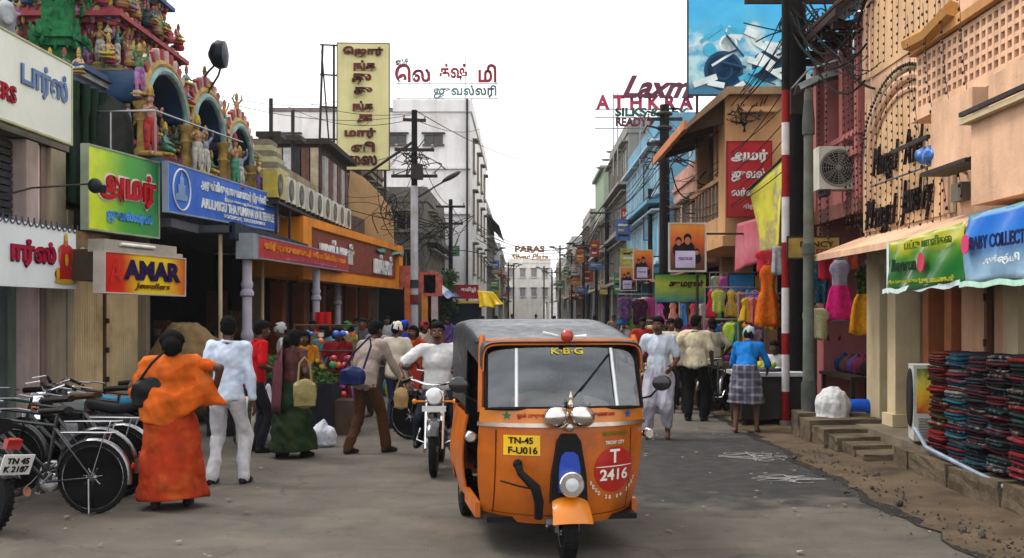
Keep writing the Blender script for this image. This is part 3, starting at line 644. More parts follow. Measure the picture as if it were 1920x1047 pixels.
    V = [(x, z, 0) for x in np.linspace(-.52, .52, 14) for z in (.31, .316)]; on_cowl('panel_seam', V, [(2*i, 2*i+2, 2*i+3, 2*i+1) for i in range(13)], pm((.12, .03, .01)), .0045)
    # steering column cover, blue panel, headlamp, mudguard, front wheel
    m = MB(); m.prism([(-.135, .42), (.135, .42), (.125, .62), (.085, .86), (.05, .91), (-.05, .91), (-.085, .86), (-.125, .62)], 1.04, 1.105, Matrix(((1, 0, 0, 0), (0, 0, -1, 0), (0, 1, 0, 0), (0, 0, 0, 1)))); fc = m.build('fork_cover', BK, T)
    m = MB(); m.prism([(-.082, .5), (.082, .5), (.076, .68), (.06, .76), (.03, .785), (-.03, .785), (-.06, .76), (-.076, .68)], 1.105, 1.125, Matrix(((1, 0, 0, 0), (0, 0, -1, 0), (0, 1, 0, 0), (0, 0, 0, 1)))); m.build('blue_panel', gloss((.012, .07, .38), .35, .4), fc)
    m = MB(); m.lathe([(.04, -.11), (.075, -.08), (.088, 0), (.09, .03), (.082, .038)], (0, -1.17, .565), 'Y', 24); m.v = [(x, -2.34-y, z) for x, y, z in m.v]; m.f = [tuple(reversed(f)) for f in m.f]; hl = m.build('headlight', CHROME, T, True)
    m = MB(); m.lathe([(.081, 0), (.078, .02), (.04, .036), (0, .04)], (0, 0, 0), 'Y', 24); m.v = [(x, -1.175-y, z+.565) for x, y, z in m.v]; m.f = [tuple(reversed(f)) for f in m.f]; m.build('lens', gloss((.55, .57, .58), .08, 1.), hl, True)
    G = []
    for i in range(13):
        a = R(22+108*i/12); q = i/12; row = []
        for k in range(11):
            u = k/10*2-1; row.append((u*(.145-.04*q), -1.02-(.275-.03*abs(u)**3)*math.cos(a), .2+(.28-.03*abs(u)**3)*math.sin(a)))
        G.append(row)
    m = MB(); m.grid(G, .006); m.build('front_mudguard', YE, T, True)
    m = MB(); m.path([(-.07, -1.02, .2), (-.075, -1.06, .42)], .02); m.path([(.07, -1.02, .2), (.075, -1.06, .42)], .02); m.build('front_fork', STEEL, T, True)
    m = MB(); m.obox((-.13, -1.1, .3), (.09, .1, .035)); m.path([(-.1, -1.12, .31), (-.17, -1.12, .26)], .012); m.build('fork_link', STEEL, T)
    wheel(T, (0, -1.02, .2), .2, .115, STEEL, 10, tyre_r=.05)
    wheel(T, (-.53, .88, .2), .2, .115, STEEL, 10, tyre_r=.05); wheel(T, (.53, .88, .2), .2, .115, STEEL, 10, tyre_r=.05)
    # paired chrome lamp covers under the windscreen
    for sx in (-1, 1):
        m = MB(); m.ell((sx*.094, -1.1, 1.035), (.094, .07, .078), 20, 14, (0, sx*.25, 0)); m.build('lamp_cover', metal((.62, .6, .58), .2), T, True)
    m = MB(); m.lathe([(.022, 0), (.028, .02), (.012, .05), (.02, .07), (.008, .1), (0, .115)], (0.02, -1.06, 1.1), 'Z', 12); m.ell((0, -1.12, .96), (.035, .03, .03)); m.build('ornament', metal((.55, .5, .45), .3), T, True)
    # horn pipe
    m = MB(); m.path([(-.36, -1.06, .69), (-.35, -1.1, .64), (-.3, -1.12, .59), (-.25, -1.14, .54), (-.225, -1.14, .44), (-.225, -1.12, .32)], [.03, .026, .03, .036, .034, .03], 10); m.path([(-.48, -1.0, .575), (-.36, -1.07, .545), (-.26, -1.13, .53)], .007)
    m.ell((-.365, -1.06, .7), (.035, .03, .035)); m.build('rubber_horn', RUBBER, T, True)
    # windscreen
    zb, zt, yb, yt, wb, wt = 1.085, 1.535, -.985, -.84, .575, .555
    def ws(u, t, o=0.): return Vector((u*(wb+(wt-wb)*t), yb+(yt-yb)*t+.05*abs(u)**3-o, zb+(zt-zb)*t))
    m = MB(); m.grid([[ws(k/12*2-1, t) for k in range(13)] for t in (0, .25, .5, .75, 1)]); wg = m.build('windscreen', glass((.42, .46, .52), .115), T, 'all')
    m = MB(); ring = [ws(k/12*2-1, 0, .006) for k in range(13)]+[ws(1, .33, .006), ws(1, .66, .006)]+[ws(1-k/12*2, 1, .006) for k in range(13)]+[ws(-1, .66, .006), ws(-1, .33, .006)]; m.path(ring, .014, 6, True); m.build('windscreen_frame', RUBBER, wg, True)
    for u in (-.63, .66):  # white bars just outside the windscreen glass
        m = MB(); m.path([ws(u, .03, .016), ws(u*.98, .95, .016)], .0125); m.build('screen_bar', gloss((.75, .76, .78), .3, .4), T, True)
    m = MB(); m.path([ws(-.02, .02, .02), ws(.35, .5, .02), ws(.62, .85, .02)], [.007, .006, .006], 6); m.path([ws(.2, .28, .02), ws(.62, .86, .022)], .009, 4); m.build('wiper', RUBBER, wg, True)
    V, Fc = text_geo('K·B·G', .02); lo, hi = V.min(0), V.max(0); V = (V-(lo+hi)/2)*np.array([.24/(hi[0]-lo[0]), .045/(hi[1]-lo[1]), .06]); V = [tuple(ws((x+.03)/.56, .91+y/(zt-zb), .012)-Vector((0, d, 0))) for x, y, d in V]; mk('lettering', V, Fc, pm((.8, .65, .05)), wg)
    # pillars, floor, dash, rear cell
    m = MB()
    for sx in (-1, 1): m.path([(sx*.6, -.8, 1.05), (sx*.585, -.74, 1.5), (sx*.575, -.68, 1.6)], .022)
    m.path([ws(k/8*2-1, 1.06, .0) for k in range(9)], .022); m.build('front_pillars', OR, T, True)
    m = MB(); m.box(-.56, .56, -.85, 1.2, .25, .29); m.build('floor_pan', BK, T)
    m = MB(); m.box(-.5, .5, -.9, -.72, .85, 1.07); m.build('dashboard', BK, T)
    m = MB(); m.path([(-.33, -.5, 1.03), (-.2, -.62, 1.05), (.2, -.62, 1.05), (.33, -.5, 1.03)], .014); m.tube((0, -.62, 1.04), (0, -.85, .5), .03); m.build('handlebar', BK, T, True)
    m = MB(); m.box(-.3, .3, -.25, .1, .5, .62); m.box(-.26, .26, .08, .16, .6, .95); m.build('driver_seat', VINYL, T)
    m = MB(); m.box(-.5, .5, .55, 1.0, .45, .6); m.box(-.5, .5, .95, 1.1, .55, 1.1); m.build('passenger_seat', VINYL, T)
    for sx in (-1, 1):
        G = []
        for i in range(13):
            t = i/12; y = .12+1.2*t; row = []
            for k in range(9):
                q = k/8; z = .27+.68*q; bul = .045*math.sin(PI*q)+.03*math.exp(-((y-.9)/.3)**2)*(1-q); row.append((sx*(.6+bul-.05*max(0, t-.75)*4*.5), y, z if not (q < .35 and abs(y-.88) < .26) else max(z, .2+math.sqrt(max(.27**2-(y-.88)**2, 0)))))
            G.append(row)
        m = MB(); m.grid(G, -sx*.015); m.build('rear_side_panel', OR, T, True)
        m = MB(); m.box(sx*.6-.02, sx*.6+.02, -.62, .12, .25, .36); m.build('side_sill', OR, T)
        m = MB(); m.tube((sx*.6, -.72, .86), (sx*.66, -.76, .87), .016); m.lathe([(.03, -.03), (.04, -.02), (.042, .03), (.03, .04)], (sx*.67, -.78, .87), 'Y', 14); m.build('side_lamp', CHROME, T, True)
        m = MB(); m.path([(sx*.59, -.72, 1.12), (sx*.68, -.8, 1.15), (sx*.74, -.82, 1.22)], .008); m.ell((sx*.76, -.82, 1.25), (.075, .02, .06)); m.build('mirror', BLACKP, T, True)
        m = MB(); m.path([(sx*.585, -.7, 1.56), (sx*.6, .15, 1.5), (sx*.6, .15, .95)], .016); m.build('door_rail', BK, T, True)
    m = MB(); m.box(-.6, .6, 1.28, 1.32, .3, .95); m.build('tail_panel', OR, T)
    m = MB(); m.path([(.55, .1, .6), (.68, .3, .62), (.68, .42, .6)], .02); m.ell((.67, .42, .6), (.04, .05, .09)); m.build('bulb_horn', RUBBER, T, True)
    # hood
    G = []; n = 28
    for i in range(19):
        t = i/18; y = -.875+2.25*t; zc = 1.575+.155*min(t/.55, 1)**.8-.03*max(0, t-.85)*6; row = []
        sag = .018*math.sin(t*PI*3)**2
        for k in range(n+1):
            u = k/n*2-1; a = u*PI/2*1.0
            x = (.60+.015*math.sin(t*PI))*math.copysign(min(abs(math.sin(a))**.55, 1), u); zz = zc-.012-sag*(1-u*u) - .15*abs(u)**5.5
            if abs(u) > .93: zz = zc-.16-(abs(u)-.93)/.07*(.05 if t < .42 else .55)
            row.append((x, y, zz))
        G.append(row)
    m = MB(); m.grid(G, .008); hd = m.build('hood', pm((.045, .053, .062), .42, .3, 3., 0., .25, 9., spec=.4, coat=.08), T, True)
    m = MB(); m.grid([[(x*.99, y, z-.015) for x, y, z in r] for r in G[:3]], .01); m.build('hood_front_trim', OR, hd, True)
    m = MB(); m.box(-.58, .58, 1.3, 1.36, .9, 1.6); m.build('hood_back', VINYL, hd)
    m = MB(); m.ell((0.02, -.92, 1.605), (.048, .045, .05)); m.build('roof_knob', gloss((.4, .04, .02), .3, .5), T, True)
    m = MB(); m.path([(-.16, -.93, 1.63), (-.05, -.93, 1.605)], [.012, .008]); m.path([(.16, -.93, 1.605), (.07, -.93, 1.6)], [.012, .008]); m.build('knob_wings', pm((.7, .7, .68), .4), T, True)
    return T
# ---------------------------------------------------------------- ground
ASPH = road_mat()
def sheet(name, poly, z, mat, kind='structure', sub=1):
    m = MB(); m._add([(x, y, z) for x, y in poly], [tuple(range(len(poly)))]); return tag(m.build(name, mat), kind=kind)
sheet('ground', [(-400, -60), (400, -60), (400, 900), (-400, 900)], -.03, pm((.2, .17, .13), .95, .3, .4))
G_ = []
for i in range(121):                                   # the road: worn tarmac, slightly crowned and dished
    y = -4+i*(.35 if i < 70 else .35+(i-70)*.16); G_.append([(x, y, .0025*math.sin(x*2.1+y*.7)*math.sin(y*.9+x)) for x in np.linspace(-6.4, 3.35, 26)])
m = MB(); m.grid(G_); tag(m.build('road', ASPH, smooth='all'), kind='structure')
ROADZ = .003
def edge_poly(x0, ys, amp, seed):
    g = random.Random(seed); return [(x0+g.uniform(-amp, amp), y) for y in ys]
m = MB(); ys = [6+.3*i for i in range(60)]               # dirt verge with a ragged edge
L_ = edge_poly(3.28, ys, .07, 3); Rr = [(4.75, y) for y in ys]
m.grid([[(x+(Rr[i][0]-x)*k/8, y, (.004 if k == 0 else .018)+.03*k/8+.01*math.sin(k*2+y*3)+random.uniform(-.006, .006)*(k > 0)) for k in range(9)] for i, (x, y) in enumerate(L_)])
tag(m.build('verge', pm((.15, .112, .075), .95, .4, 1.6, 0., .9, 30., dirt=(.06, .048, .036), dirta=.8), smooth='all'), kind='structure')
m = MB(); m.grid([[(x, y, .03) for x in (-7.2, -6.35)] for y in (4, 40)]); 
m.box(-7.5, -5.3, 4, 36, -.02, .13); tag(m.build('pavement', pm((.13, .115, .1), .9, .35, 1.4, 0., .5, 25.)), kind='structure')
m = MB(); m.box(3.5, 9, 22, 160, -.02, .1); tag(m.build('pavement', pm((.15, .13, .11), .9, .35, 1.4, 0., .5, 25.)), kind='structure')
m = MB(); m.box(-9, -3.9, 36, 160, -.02, .1); tag(m.build('pavement', pm((.15, .13, .11), .9, .35, 1.4, 0., .5, 25.)), kind='structure')
CHALK = pm((.42, .41, .4), .95, .5, 25.)
def chalk(label, c, rx, ry, seed):
    g = random.Random(seed); m = MB()
    for q in range(5):
        a0 = g.uniform(0, 6); pts = [Vector((c[0]+rx*(.5+.5*math.cos(3*t+q))*math.cos(t+a0), c[1]+ry*(.5+.4*math.sin(2*t+q))*math.sin(t+a0), ROADZ+.009+q*.0006)) for t in np.linspace(0, 5.2, 36)]
        G = []
        for i, p in enumerate(pts):
            d = (pts[min(i+1, 35)]-pts[max(i-1, 0)]).normalized(); w = Vector((-d.y, d.x, 0))*.007*g.uniform(.4, 1.2); G.append([p-w, p+w])
        m.grid(G)
    return tag(m.build('chalk_drawing', CHALK), label, 'chalk drawing', 'white chalk patterns on the tarmac')
p = P(1412, 858, GY(858)); chalk('faint white chalk pattern on dark tarmac, the one farther from camera', p, .42, .5, 1)
p = P(1480, 900, GY(900)); chalk('broken white chalk line pattern on dark tarmac, the one closer to the verge', p, .4, .35, 2)
L2 = [(x-.1, y) for x, y in L_]; m = MB(); m.grid([[(x-.06+.05*math.sin(y*2.3), y, .0075), (x+.1, y, .0085)] for x, y in L_]); tag(m.build('gutter', pm((.045, .04, .036), .6, .5, 5., 0., .8, 40.)), kind='structure')
# loose stones along the road edge
m = MB(); g = random.Random(11)
for i in range(500):
    y = 6.3+(g.random()**1.9)*8; x = 3.5+.12*math.sin(y*1.7)+g.gauss(0, .22)-max(0, 9.5-y)*.03; r = g.uniform(.004, .016) if g.random() < .96 else g.uniform(.02, .045)
    if x < 3.0 or x > 4.3: continue
    m.ell((x, y, .03+r*.35), (r*g.uniform(.8, 1.4), r*g.uniform(.8, 1.3), r*.7), 6, 4, (g.random(), g.random(), g.random()*6))
tag(m.build('gravel', pm((.12, .105, .09), .95, .6, 9., 0., .3, 60.)), 'dark loose stones along the ragged road edge', 'gravel', kind='stuff')
m = MB(); g = random.Random(12)
for i in range(260):
    y = g.uniform(8, 30); x = g.choice([g.uniform(-5.2, -2), g.uniform(1, 3.4)]); r = g.uniform(.01, .035); a = g.uniform(0, 6)
    m._add([(x+r*math.cos(a+t)*g.uniform(.7, 1.2), y+r*math.sin(a+t)*g.uniform(.7, 1.5), .021+g.uniform(0, .012)) for t in (0, 1.6, 3.1, 4.7)], [(0, 1, 2, 3)])
tag(m.build('litter', pm((.3, .27, .22), .9, .6, 12.)), 'scraps of paper and leaves scattered on the road', 'litter', kind='stuff')
# ---------------------------------------------------------------- helpers for buildings, signs, wires, goods
PEACH = pm((.7, .47, .33), .85, .2, 1.4, 0., .3, 30., streak=.45, dirt=(.38, .25, .17), dirta=.5); CREAM = pm((.55, .46, .31), .8, .2, 2., 0., .2, 30., streak=.4)
DARK = pm((.005, .005, .005), .95, spec=.05); WOODD = pm((.05, .032, .022), .7, .35, 4.); PINKP = pm((.42, .17, .16), .8, .2, 2., streak=.3); WHITEW = pm((.55, .53, .5), .85, .2, .8, 0., .2, 20., streak=.55, dirt=(.25, .22, .2), dirta=.5)  # DARK puts the shade of open shop interiors into a near-black colour
GREYC = pm((.22, .2, .18), .9, .3, 1.2, 0., .3, 20., streak=.6); IRON = pm((.05, .045, .042), .6, .4, 8.); BLACKPOLE = pm((.018, .016, .015), .8, .4, 3., 0., .3, 40.)
def bld(name, label, loc): return thing(name, label, 'building', loc)
def wbox(T, name, x0, x1, y0, y1, z0, z1, mat): m = MB(); m.box(x0, x1, y0, y1, z0, z1); return m.build(name, mat, T, world=True)
def window(T, c, axis, w, h, depth=.06, fm=None, pmat=None, bars=2, sill=True):
    """framed window standing on a wall; axis 'X+','X-','Y-' is the way it looks"""
    fm = fm or pm((.3, .26, .2), .7); pmat = pmat or gloss((.02, .025, .03), .12, .3)
    d = {'X+': (0, 1, 0), 'X-': (0, -1, 0), 'Y-': (1, 0, 0)}[axis]; M = frame(c, d)
    m = MB(); m.M = M; t = .055*max(w, .8)
    m.box(-w/2, -w/2+t, -h/2, h/2, 0, depth); m.box(w/2-t, w/2, -h/2, h/2, 0, depth); m.box(-w/2+t, w/2-t, h/2-t, h/2, 0, depth); m.box(-w/2+t, w/2-t, -h/2, -h/2+t, 0, depth)
    for k in range(1, bars): x = -w/2+w*k/bars; m.box(x-t*.35, x+t*.35, -h/2+t, h/2-t, 0.006, depth*.8)
    W = m.build('window', fm, T, world=True)
    m = MB(); m.M = M; m.box(-w/2+t, w/2-t, -h/2+t, h/2-t, .004, depth*.35); m.build('pane', pmat, W, world=True)
    if sill: m = MB(); m.M = M; m.box(-w/2-.08, w/2+.08, -h/2-.1, -h/2-.005, 0, depth+.08); m.build('sill', fm, W, world=True); m = MB(); m.M = M; m.box(-w/2-.12, w/2+.12, h/2+.04, h/2+.1, 0, depth+.22); m.build('hood', fm, W, world=True)
    return W
def board(name, label, cat, M, w, h, mat, thick=.05, rim=None, group=None, scall=False, rimw=.025):
    """sign board in frame M (x right, y up, z out), centred"""
    T = thing(name, label, cat, M.translation - Vector((0, 0, h/2)), 0, group)
    m = MB(); m.M = M; m.box(-w/2, w/2, -h/2, h/2, -thick, 0); m.build('panel', mat, T, world=True)
    if rim is not None:
        m = MB(); m.M = M; r = rimw
        m.box(-w/2-r, -w/2, -h/2-r, h/2+r, -thick-.004, .012); m.box(w/2, w/2+r, -h/2-r, h/2+r, -thick-.004, .012); m.box(-w/2, w/2, h/2, h/2+r, -thick-.004, .012); m.box(-w/2, w/2, -h/2-r, -h/2, -thick-.004, .012); m.build('rim', rim, T, world=True)
    return T
def put(T, body, M, x, y, w, h, mat, bold=.015, shear=0., depth=.012, lift=.004, nm='lettering', line=1., spacing=1., rot=0.):
    M2 = M @ Matrix.Translation((x, y, 0)) @ Matrix.Rotation(rot, 4, 'Z'); return text(nm, body, M2, w, h, mat, T, bold, shear, depth, lift, spacing, line)
def cable(a, b, sag, r=.008, n=14, label='black cable', group='overhead cables', mat=None):
    a, b = Vector(a), Vector(b); m = MB(); m.path([a.lerp(b, t)-Vector((0, 0, sag*4*t*(1-t))) for t in [i/n for i in range(n+1)]], r, 5)
    return tag(m.build('overhead_cable', mat or pm((.015, .015, .016), .7), smooth=True), label, 'cable', group)
def garment(label, p, kind, c, w, h, seed, rz=0., group=None, c2=None):
    """clothing on a hanger: flattened body with folds, hung from p"""
    g = np.random.default_rng(seed); n = 28; rows = 12; G = []; ph = g.uniform(0, 6, 4)
    for i in range(rows+1):
        t = i/rows
        if kind == 'frock': wd = (.3+3.*t if t < .1 else .62) if t < .22 else (.46 if t < .42 else .48+.5*((t-.42)/.58)**.6)
        elif kind == 'shirt': wd = 1. if .12 < t < .36 else (.5+4*t if t <= .12 else .78+.06*t)
        elif kind == 'sari': wd = .85+.15*t
        else: wd = .8+.2*math.sin(t*5)
        th = .035+.05*t*(1 if kind in ('frock', 'sari') else .3); row = []
        for j in range(n):
            a = 2*PI*j/n; f = 1+.22*t*math.sin(5*a+ph[0])+.12*t*math.sin(9*a+ph[1])
            row.append((w/2*wd*math.cos(a)*(1+.03*math.sin(7*t+ph[2])), th*math.sin(a)*f+.03*t*math.sin(6*math.cos(a)+ph[3]), -h*t+(.02*math.sin(3*a+ph[1]) if i == rows else 0)))
        G.append(row)
    T = thing('hanging_garment', label, 'garment', (p[0], p[1], p[2]-h), rz, group)
    m = MB(); m.M = Matrix.Translation((0, 0, h)); m.grid(G, closed=True); m.f += [tuple(range(n-1, -1, -1)), tuple(rows*n+j for j in range(n))]; m.mi += [0, 0]
    if c2: k = int(rows*.42)*n; m.mi = [1 if (q < rows*n and q >= k) else 0 for q in range(len(m.f))]
    m.build('cloth', [prints(c, tuple(min(.8, q*.45+.25*((seed*7+i) % 3)/2) for i, q in enumerate(c)), 22+seed % 9)]+([prints(c2, tuple(q*.6 for q in c2), 20.)] if c2 else []), T, 'all')
    m = MB(); m.M = Matrix.Translation((0, 0, h)); m.path([(-w*.2, 0, -.005), (0, 0, .03), (w*.2, 0, -.005)], .006, 5); m.path([(0, 0, .03), (.015, 0, .07), (-.012, 0, .09)], .004, 5); m.build('hanger', STEEL, T, True)
    return T
def sack(name, label, cat, loc, r, h, c, seed, rz=0., knot=True, squash=1., mat=None, vox=None):
    m = MB(); m.ell((0, 0, h*.42), (r, r*squash, h*.45), 16, 10); m.ell((0, 0, h*.15), (r*.95, r*.95*squash, h*.2), 16, 8)
    if knot: cone_geo(m, (0, 0, h*.75), r*.5, (r*.1, 0, h*.98), r*.22)
    V, Fc = remesh(m.v, m.f, vox or max(r/14, .012), 5); V = folds(V, Fc, r*.05, 5/r, seed, (1, 1, .5)); V = folds(V, Fc, r*.02, 14/r, seed+1, (1, 1, .5)); V[:, 2] = np.maximum(V[:, 2], .0)
    Rm = np.array(Euler((0, 0, rz)).to_matrix()); V = V @ Rm.T + np.array(loc); return tag(mk(name, V, Fc, mat or cloth(c), smooth='all'), label, cat)
def pole(label, px, d, top, r, mat, base=0., cat='pole', name='utility_pole', n=10, taper=.8, dx=0.):
    x = (px-CX)*d/F; T = thing(name, label, cat, (x, d, base)); m = MB(); m.path([(0, 0, 0), (dx*.5, 0, (top-base)*.5), (dx, 0, top-base)], [r, r*(1+taper)/2, r*taper], n); m.build('shaft', mat, T, True); return T, x
def crossarm(T, z, half, ang=0., mat=None, ins=3, dx=0.):
    m = MB(); m.obox((dx, 0, z), (half*2, .08, .09), (0, 0, ang)); A = m.build('crossarm', mat or IRON, T)
    for k in range(ins):
        u = (k/(ins-1)*2-1)*.9*half if ins > 1 else 0
        m = MB(); m.lathe([(.015, 0), (.035, .03), (.02, .06), (.04, .09), (.015, .13)], (dx+u*math.cos(ang), u*math.sin(ang), z+.045), 'Z', 8); m.build('insulator', pm((.35, .3, .25), .3, coat=.4), A, True)
def ac_unit(label, loc, rz, w=.8, h=.58, dp=.3, group=None, c=(.55, .54, .48)):
    """split air conditioner's outdoor box, fan side towards -Y"""
    T = thing('air_conditioner', label, 'air conditioner', loc, rz, group)
    m = MB(); m.box(-w/2, w/2, -dp/2, dp/2, .03, h); m.build('casing', pm(c, .5, .2, 4., streak=.5), T)
    m = MB(); m.lathe([(.21, 0), (.23, .012), (.225, .02), (.2, .008), (.2, 0)], (0, 0, 0), 'Y', 28); cx = -w*.14; q = h*.42/.23
    m.v = [(x*q+cx, -dp/2-y, z*q+h*.52) for x, y, z in m.v]; m.f = [tuple(reversed(f)) for f in m.f]; m.build('fan_ring', pm((.25, .25, .22), .6), T, True)
    m = MB(); rr = h*.37
    m.lathe([(0, 0), (rr, 0), (rr, .004), (0, .004)], (0, 0, 0), 'Y', 28); m.v = [(x+cx, -dp/2-.002-y, z+h*.52) for x, y, z in m.v]; m.build('fan_well', pm((.012, .012, .012), .8), T)
    m = MB()
    for k in range(5):
        a = 2*PI*k/5; m._add([(cx+.03*math.cos(a), -dp/2-.008, h*.52+.03*math.sin(a)), (cx+rr*.9*math.cos(a-.25), -dp/2-.007, h*.52+rr*.9*math.sin(a-.25)), (cx+rr*.9*math.cos(a+.3), -dp/2-.012, h*.52+rr*.9*math.sin(a+.3))], [(0, 1, 2)])
    m.ell((cx, -dp/2-.01, h*.52), (.05, .012, .05), 10, 6); m.build('fan', pm((.1, .1, .09), .6), T)
    m = MB()
    for k in range(1, 7):
        q2 = rr*k/6.5; m.path([(cx+q2*math.cos(2*PI*j/24), -dp/2-.02, h*.52+q2*math.sin(2*PI*j/24)) for j in range(24)], .0035, 4, True)
    for k in range(8): a = PI*k/8; m.tube((cx-rr*math.cos(a), -dp/2-.02, h*.52-rr*math.sin(a)), (cx+rr*math.cos(a), -dp/2-.02, h*.52+rr*math.sin(a)), .0035, n=4)
    m.build('guard', pm((.3, .3, .27), .6), T)
    for sx in (-1, 1): m = MB(); m.box(sx*w*.35-.04, sx*w*.35+.04, -dp*.6, dp*.6, -.06, .028); m.build('bracket', IRON, T)
    return T
def corrugated(T, name, x, y0, y1, z0, z1, mat, pitch=.09, amp=.018, vertical=True, facing=1):
    m = MB(); n = int(abs(y1-y0)/pitch*4); G = []
    for i in range(n+1):
        y = y0+(y1-y0)*i/n; o = amp*(1 if i % 4 in (1, 2) else 0)*facing; G.append([(x+o, y, z0), (x+o, y, z1)])
    m.grid(G, .002); return m.build(name, mat, T, world=True)
def block(name, label, side, x, depth, y0, y1, h, wall, storeys, bays, z0=.1, pmat=None, fm=None, ledge=None, parapet=.6, frontbays=0, ground_dark=True, ww=.55, wh=.5, awn=None, tank=False, seed=0):
    """street-side building: walls, floor ledges, windows with panes, parapet, near-black ground storey painting the shade of open shopfronts"""
    g = random.Random(seed); sg = 1 if side == 'L' else -1; x1 = x-sg*depth; xa, xb = min(x, x1), max(x, x1)
    T = bld(name, label, ((xa+xb)/2, (y0+y1)/2, 0)); gh = 3.1; ax = 'X+' if side == 'L' else 'X-'
    wbox(T, 'wall', xa, xb, y0, y1, gh, h, wall)
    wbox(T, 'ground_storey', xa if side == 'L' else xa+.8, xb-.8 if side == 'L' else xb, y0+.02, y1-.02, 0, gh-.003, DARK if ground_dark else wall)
    n = max(2, int((y1-y0)/3.2))
    for k in range(n+1):
        yy = y0+.15+(y1-y0-.3)*k/n; wbox(T, 'pillar', x-sg*.3-.14, x-sg*.3+.14, yy-.14, yy+.14, 0, gh-.004, wall)
    sh = (h-gh)/storeys; fm = fm or pm((.3, .27, .22), .7)
    for s_ in range(storeys):
        zc = gh+sh*(s_+.5); wbox(T, 'ledge', x-.02 if side == 'L' else x-.45, x+.45 if side == 'L' else x+.02, y0-.02, y1+.02, gh+sh*s_-.07, gh+sh*s_+.06, ledge or wall)
        bw = (y1-y0)/bays
        for b_ in range(bays): window(T, (x, y0+bw*(b_+.5), zc), ax, bw*ww, sh*wh, .07, fm, pmat, g.choice((2, 3)), True)
        for b_ in range(frontbays):
            bw2 = depth/frontbays; window(T, (x-sg*bw2*(b_+.5), y0, zc), 'Y-', min(bw2*.5, 1.2), sh*wh*.9, .07, fm, pmat, 2, True)
    if parapet:
        wbox(T, 'parapet', xa-.06, xb+.06, y0-.06, y1+.06, h+.003, h+.12, ledge or wall); wbox(T, 'parapet_wall', x-.2 if side == 'L' else x, x if side == 'L' else x+.2, y0, y1, h+.125, h+parapet, wall); wbox(T, 'parapet_wall', xa+.22, xb-.22, y0, y0+.18, h+.125, h+parapet, wall)
    if tank:
        m = MB(); m.lathe([(.0, 0), (.7, 0), (.72, .3), (.7, 1.1), (.45, 1.3), (.2, 1.4), (0, 1.4)], ((xa+xb)/2, (y0+y1)/2, h+.15), 'Z', 20); m.build('water_tank', pm((.02, .02, .02), .6), T, True, world=True)
    if awn:
        m = MB(); m.grid([[(x+sg*(.05+1.0*q), y0+.3+(y1-y0-.6)*k/12, gh-.1-.35*q-.04*math.sin(k*2.2)*q) for k in range(13)] for q in (0, .5, 1)], .01); m.build('awning', cloth(awn), T, True, world=True)
    return T
# ---------------------------------------------------------------- right side of the street
FX = 4.85
T = B1 = bld('jewellery_shop', 'peach plastered shop with arched facade panels and lattice parapet', (6.5, 12.2, 0))
wbox(T, 'platform', 4.42, 9, 8.6, 16, .0, .28, pm((.2, .17, .13), .95, .35, 2., 0., .6, 18.))
wbox(T, 'upper_wall', FX, 9, 6.8, 16.0, 2.72, 9, PEACH)
wbox(T, 'end_pier', FX+.02, 9, 15.4, 15.98, .282, 2.718, CREAM)
wbox(T, 'back_wall', 5.6, 9, 6.8, 15.4, .282, 2.718, pm((.25, .17, .1), .9))
# sunshade ledge
m = MB(); m.prism([(FX-.02, 2.85), (FX-.02, 2.64), (4.12, 2.5), (4.12, 2.58)], -16.1, -6.8, Matrix(((1, 0, 0, 0), (0, 0, -1, 0), (0, 1, 0, 0), (0, 0, 0, 1)))); m.build('sunshade', PEACH, T, world=True)
def column(T, x, y, z0, z1, r, mat):
    m = MB(); m.box(x-r*1.35, x+r*1.35, y-r*1.35, y+r*1.35, z0, z0+.16); m.box(x-r, x+r, y-r, y+r, z0+.16, z1-.3); m.box(x-r*1.2, x+r*1.2, y-r*1.2, y+r*1.2, z1-.3, z1-.18); m.box(x-r*1.5, x+r*1.5, y-r*1.5, y+r*1.5, z1-.18, z1); m.build('column', mat, T, world=True)
column(T, 4.98, 14.75, .284, 2.6, .16, CREAM); column(T, 5.0, 11.15, .284, 2.6, .17, CREAM); column(T, 5.0, 8.0, .284, 2.6, .17, CREAM)
for y0, y1 in ((13.95, 14.15), (13.2, 13.42)): wbox(T, 'door_post', 5.02, 5.25, y0, y1, .284, 2.62, pm((.33, .13, .06), .6, .3, 3., streak=.4))
wbox(T, 'doorway_shade', 5.3, 5.35, 13.43, 13.95, .284, 2.6, DARK)  # near-black panel painting the shade between the door posts
SH_P = pm((.52, .33, .22), .6, .2, 1.5, 0., .1, 20., streak=.4)
for y0, y1 in ((12.3, 13.15), (11.4, 12.24)):
    s_ = corrugated(T, 'shutter_panel', 5.12, y0, y1, .3, 2.6, SH_P, .21, .02, facing=-1)
wbox(T, 'shutter_post', 5.04, 5.1, 12.23, 12.31, .3, 2.6, pm((.2, .1, .05), .6))
for k in range(3): wbox(T, 'latch', 5.02, 5.045, 12.25, 12.29, .9+k*.5, .98+k*.5, IRON)
wbox(T, 'shutter_panel', 5.1, 5.14, 8.2, 10.95, .3, 2.6, SH_P)
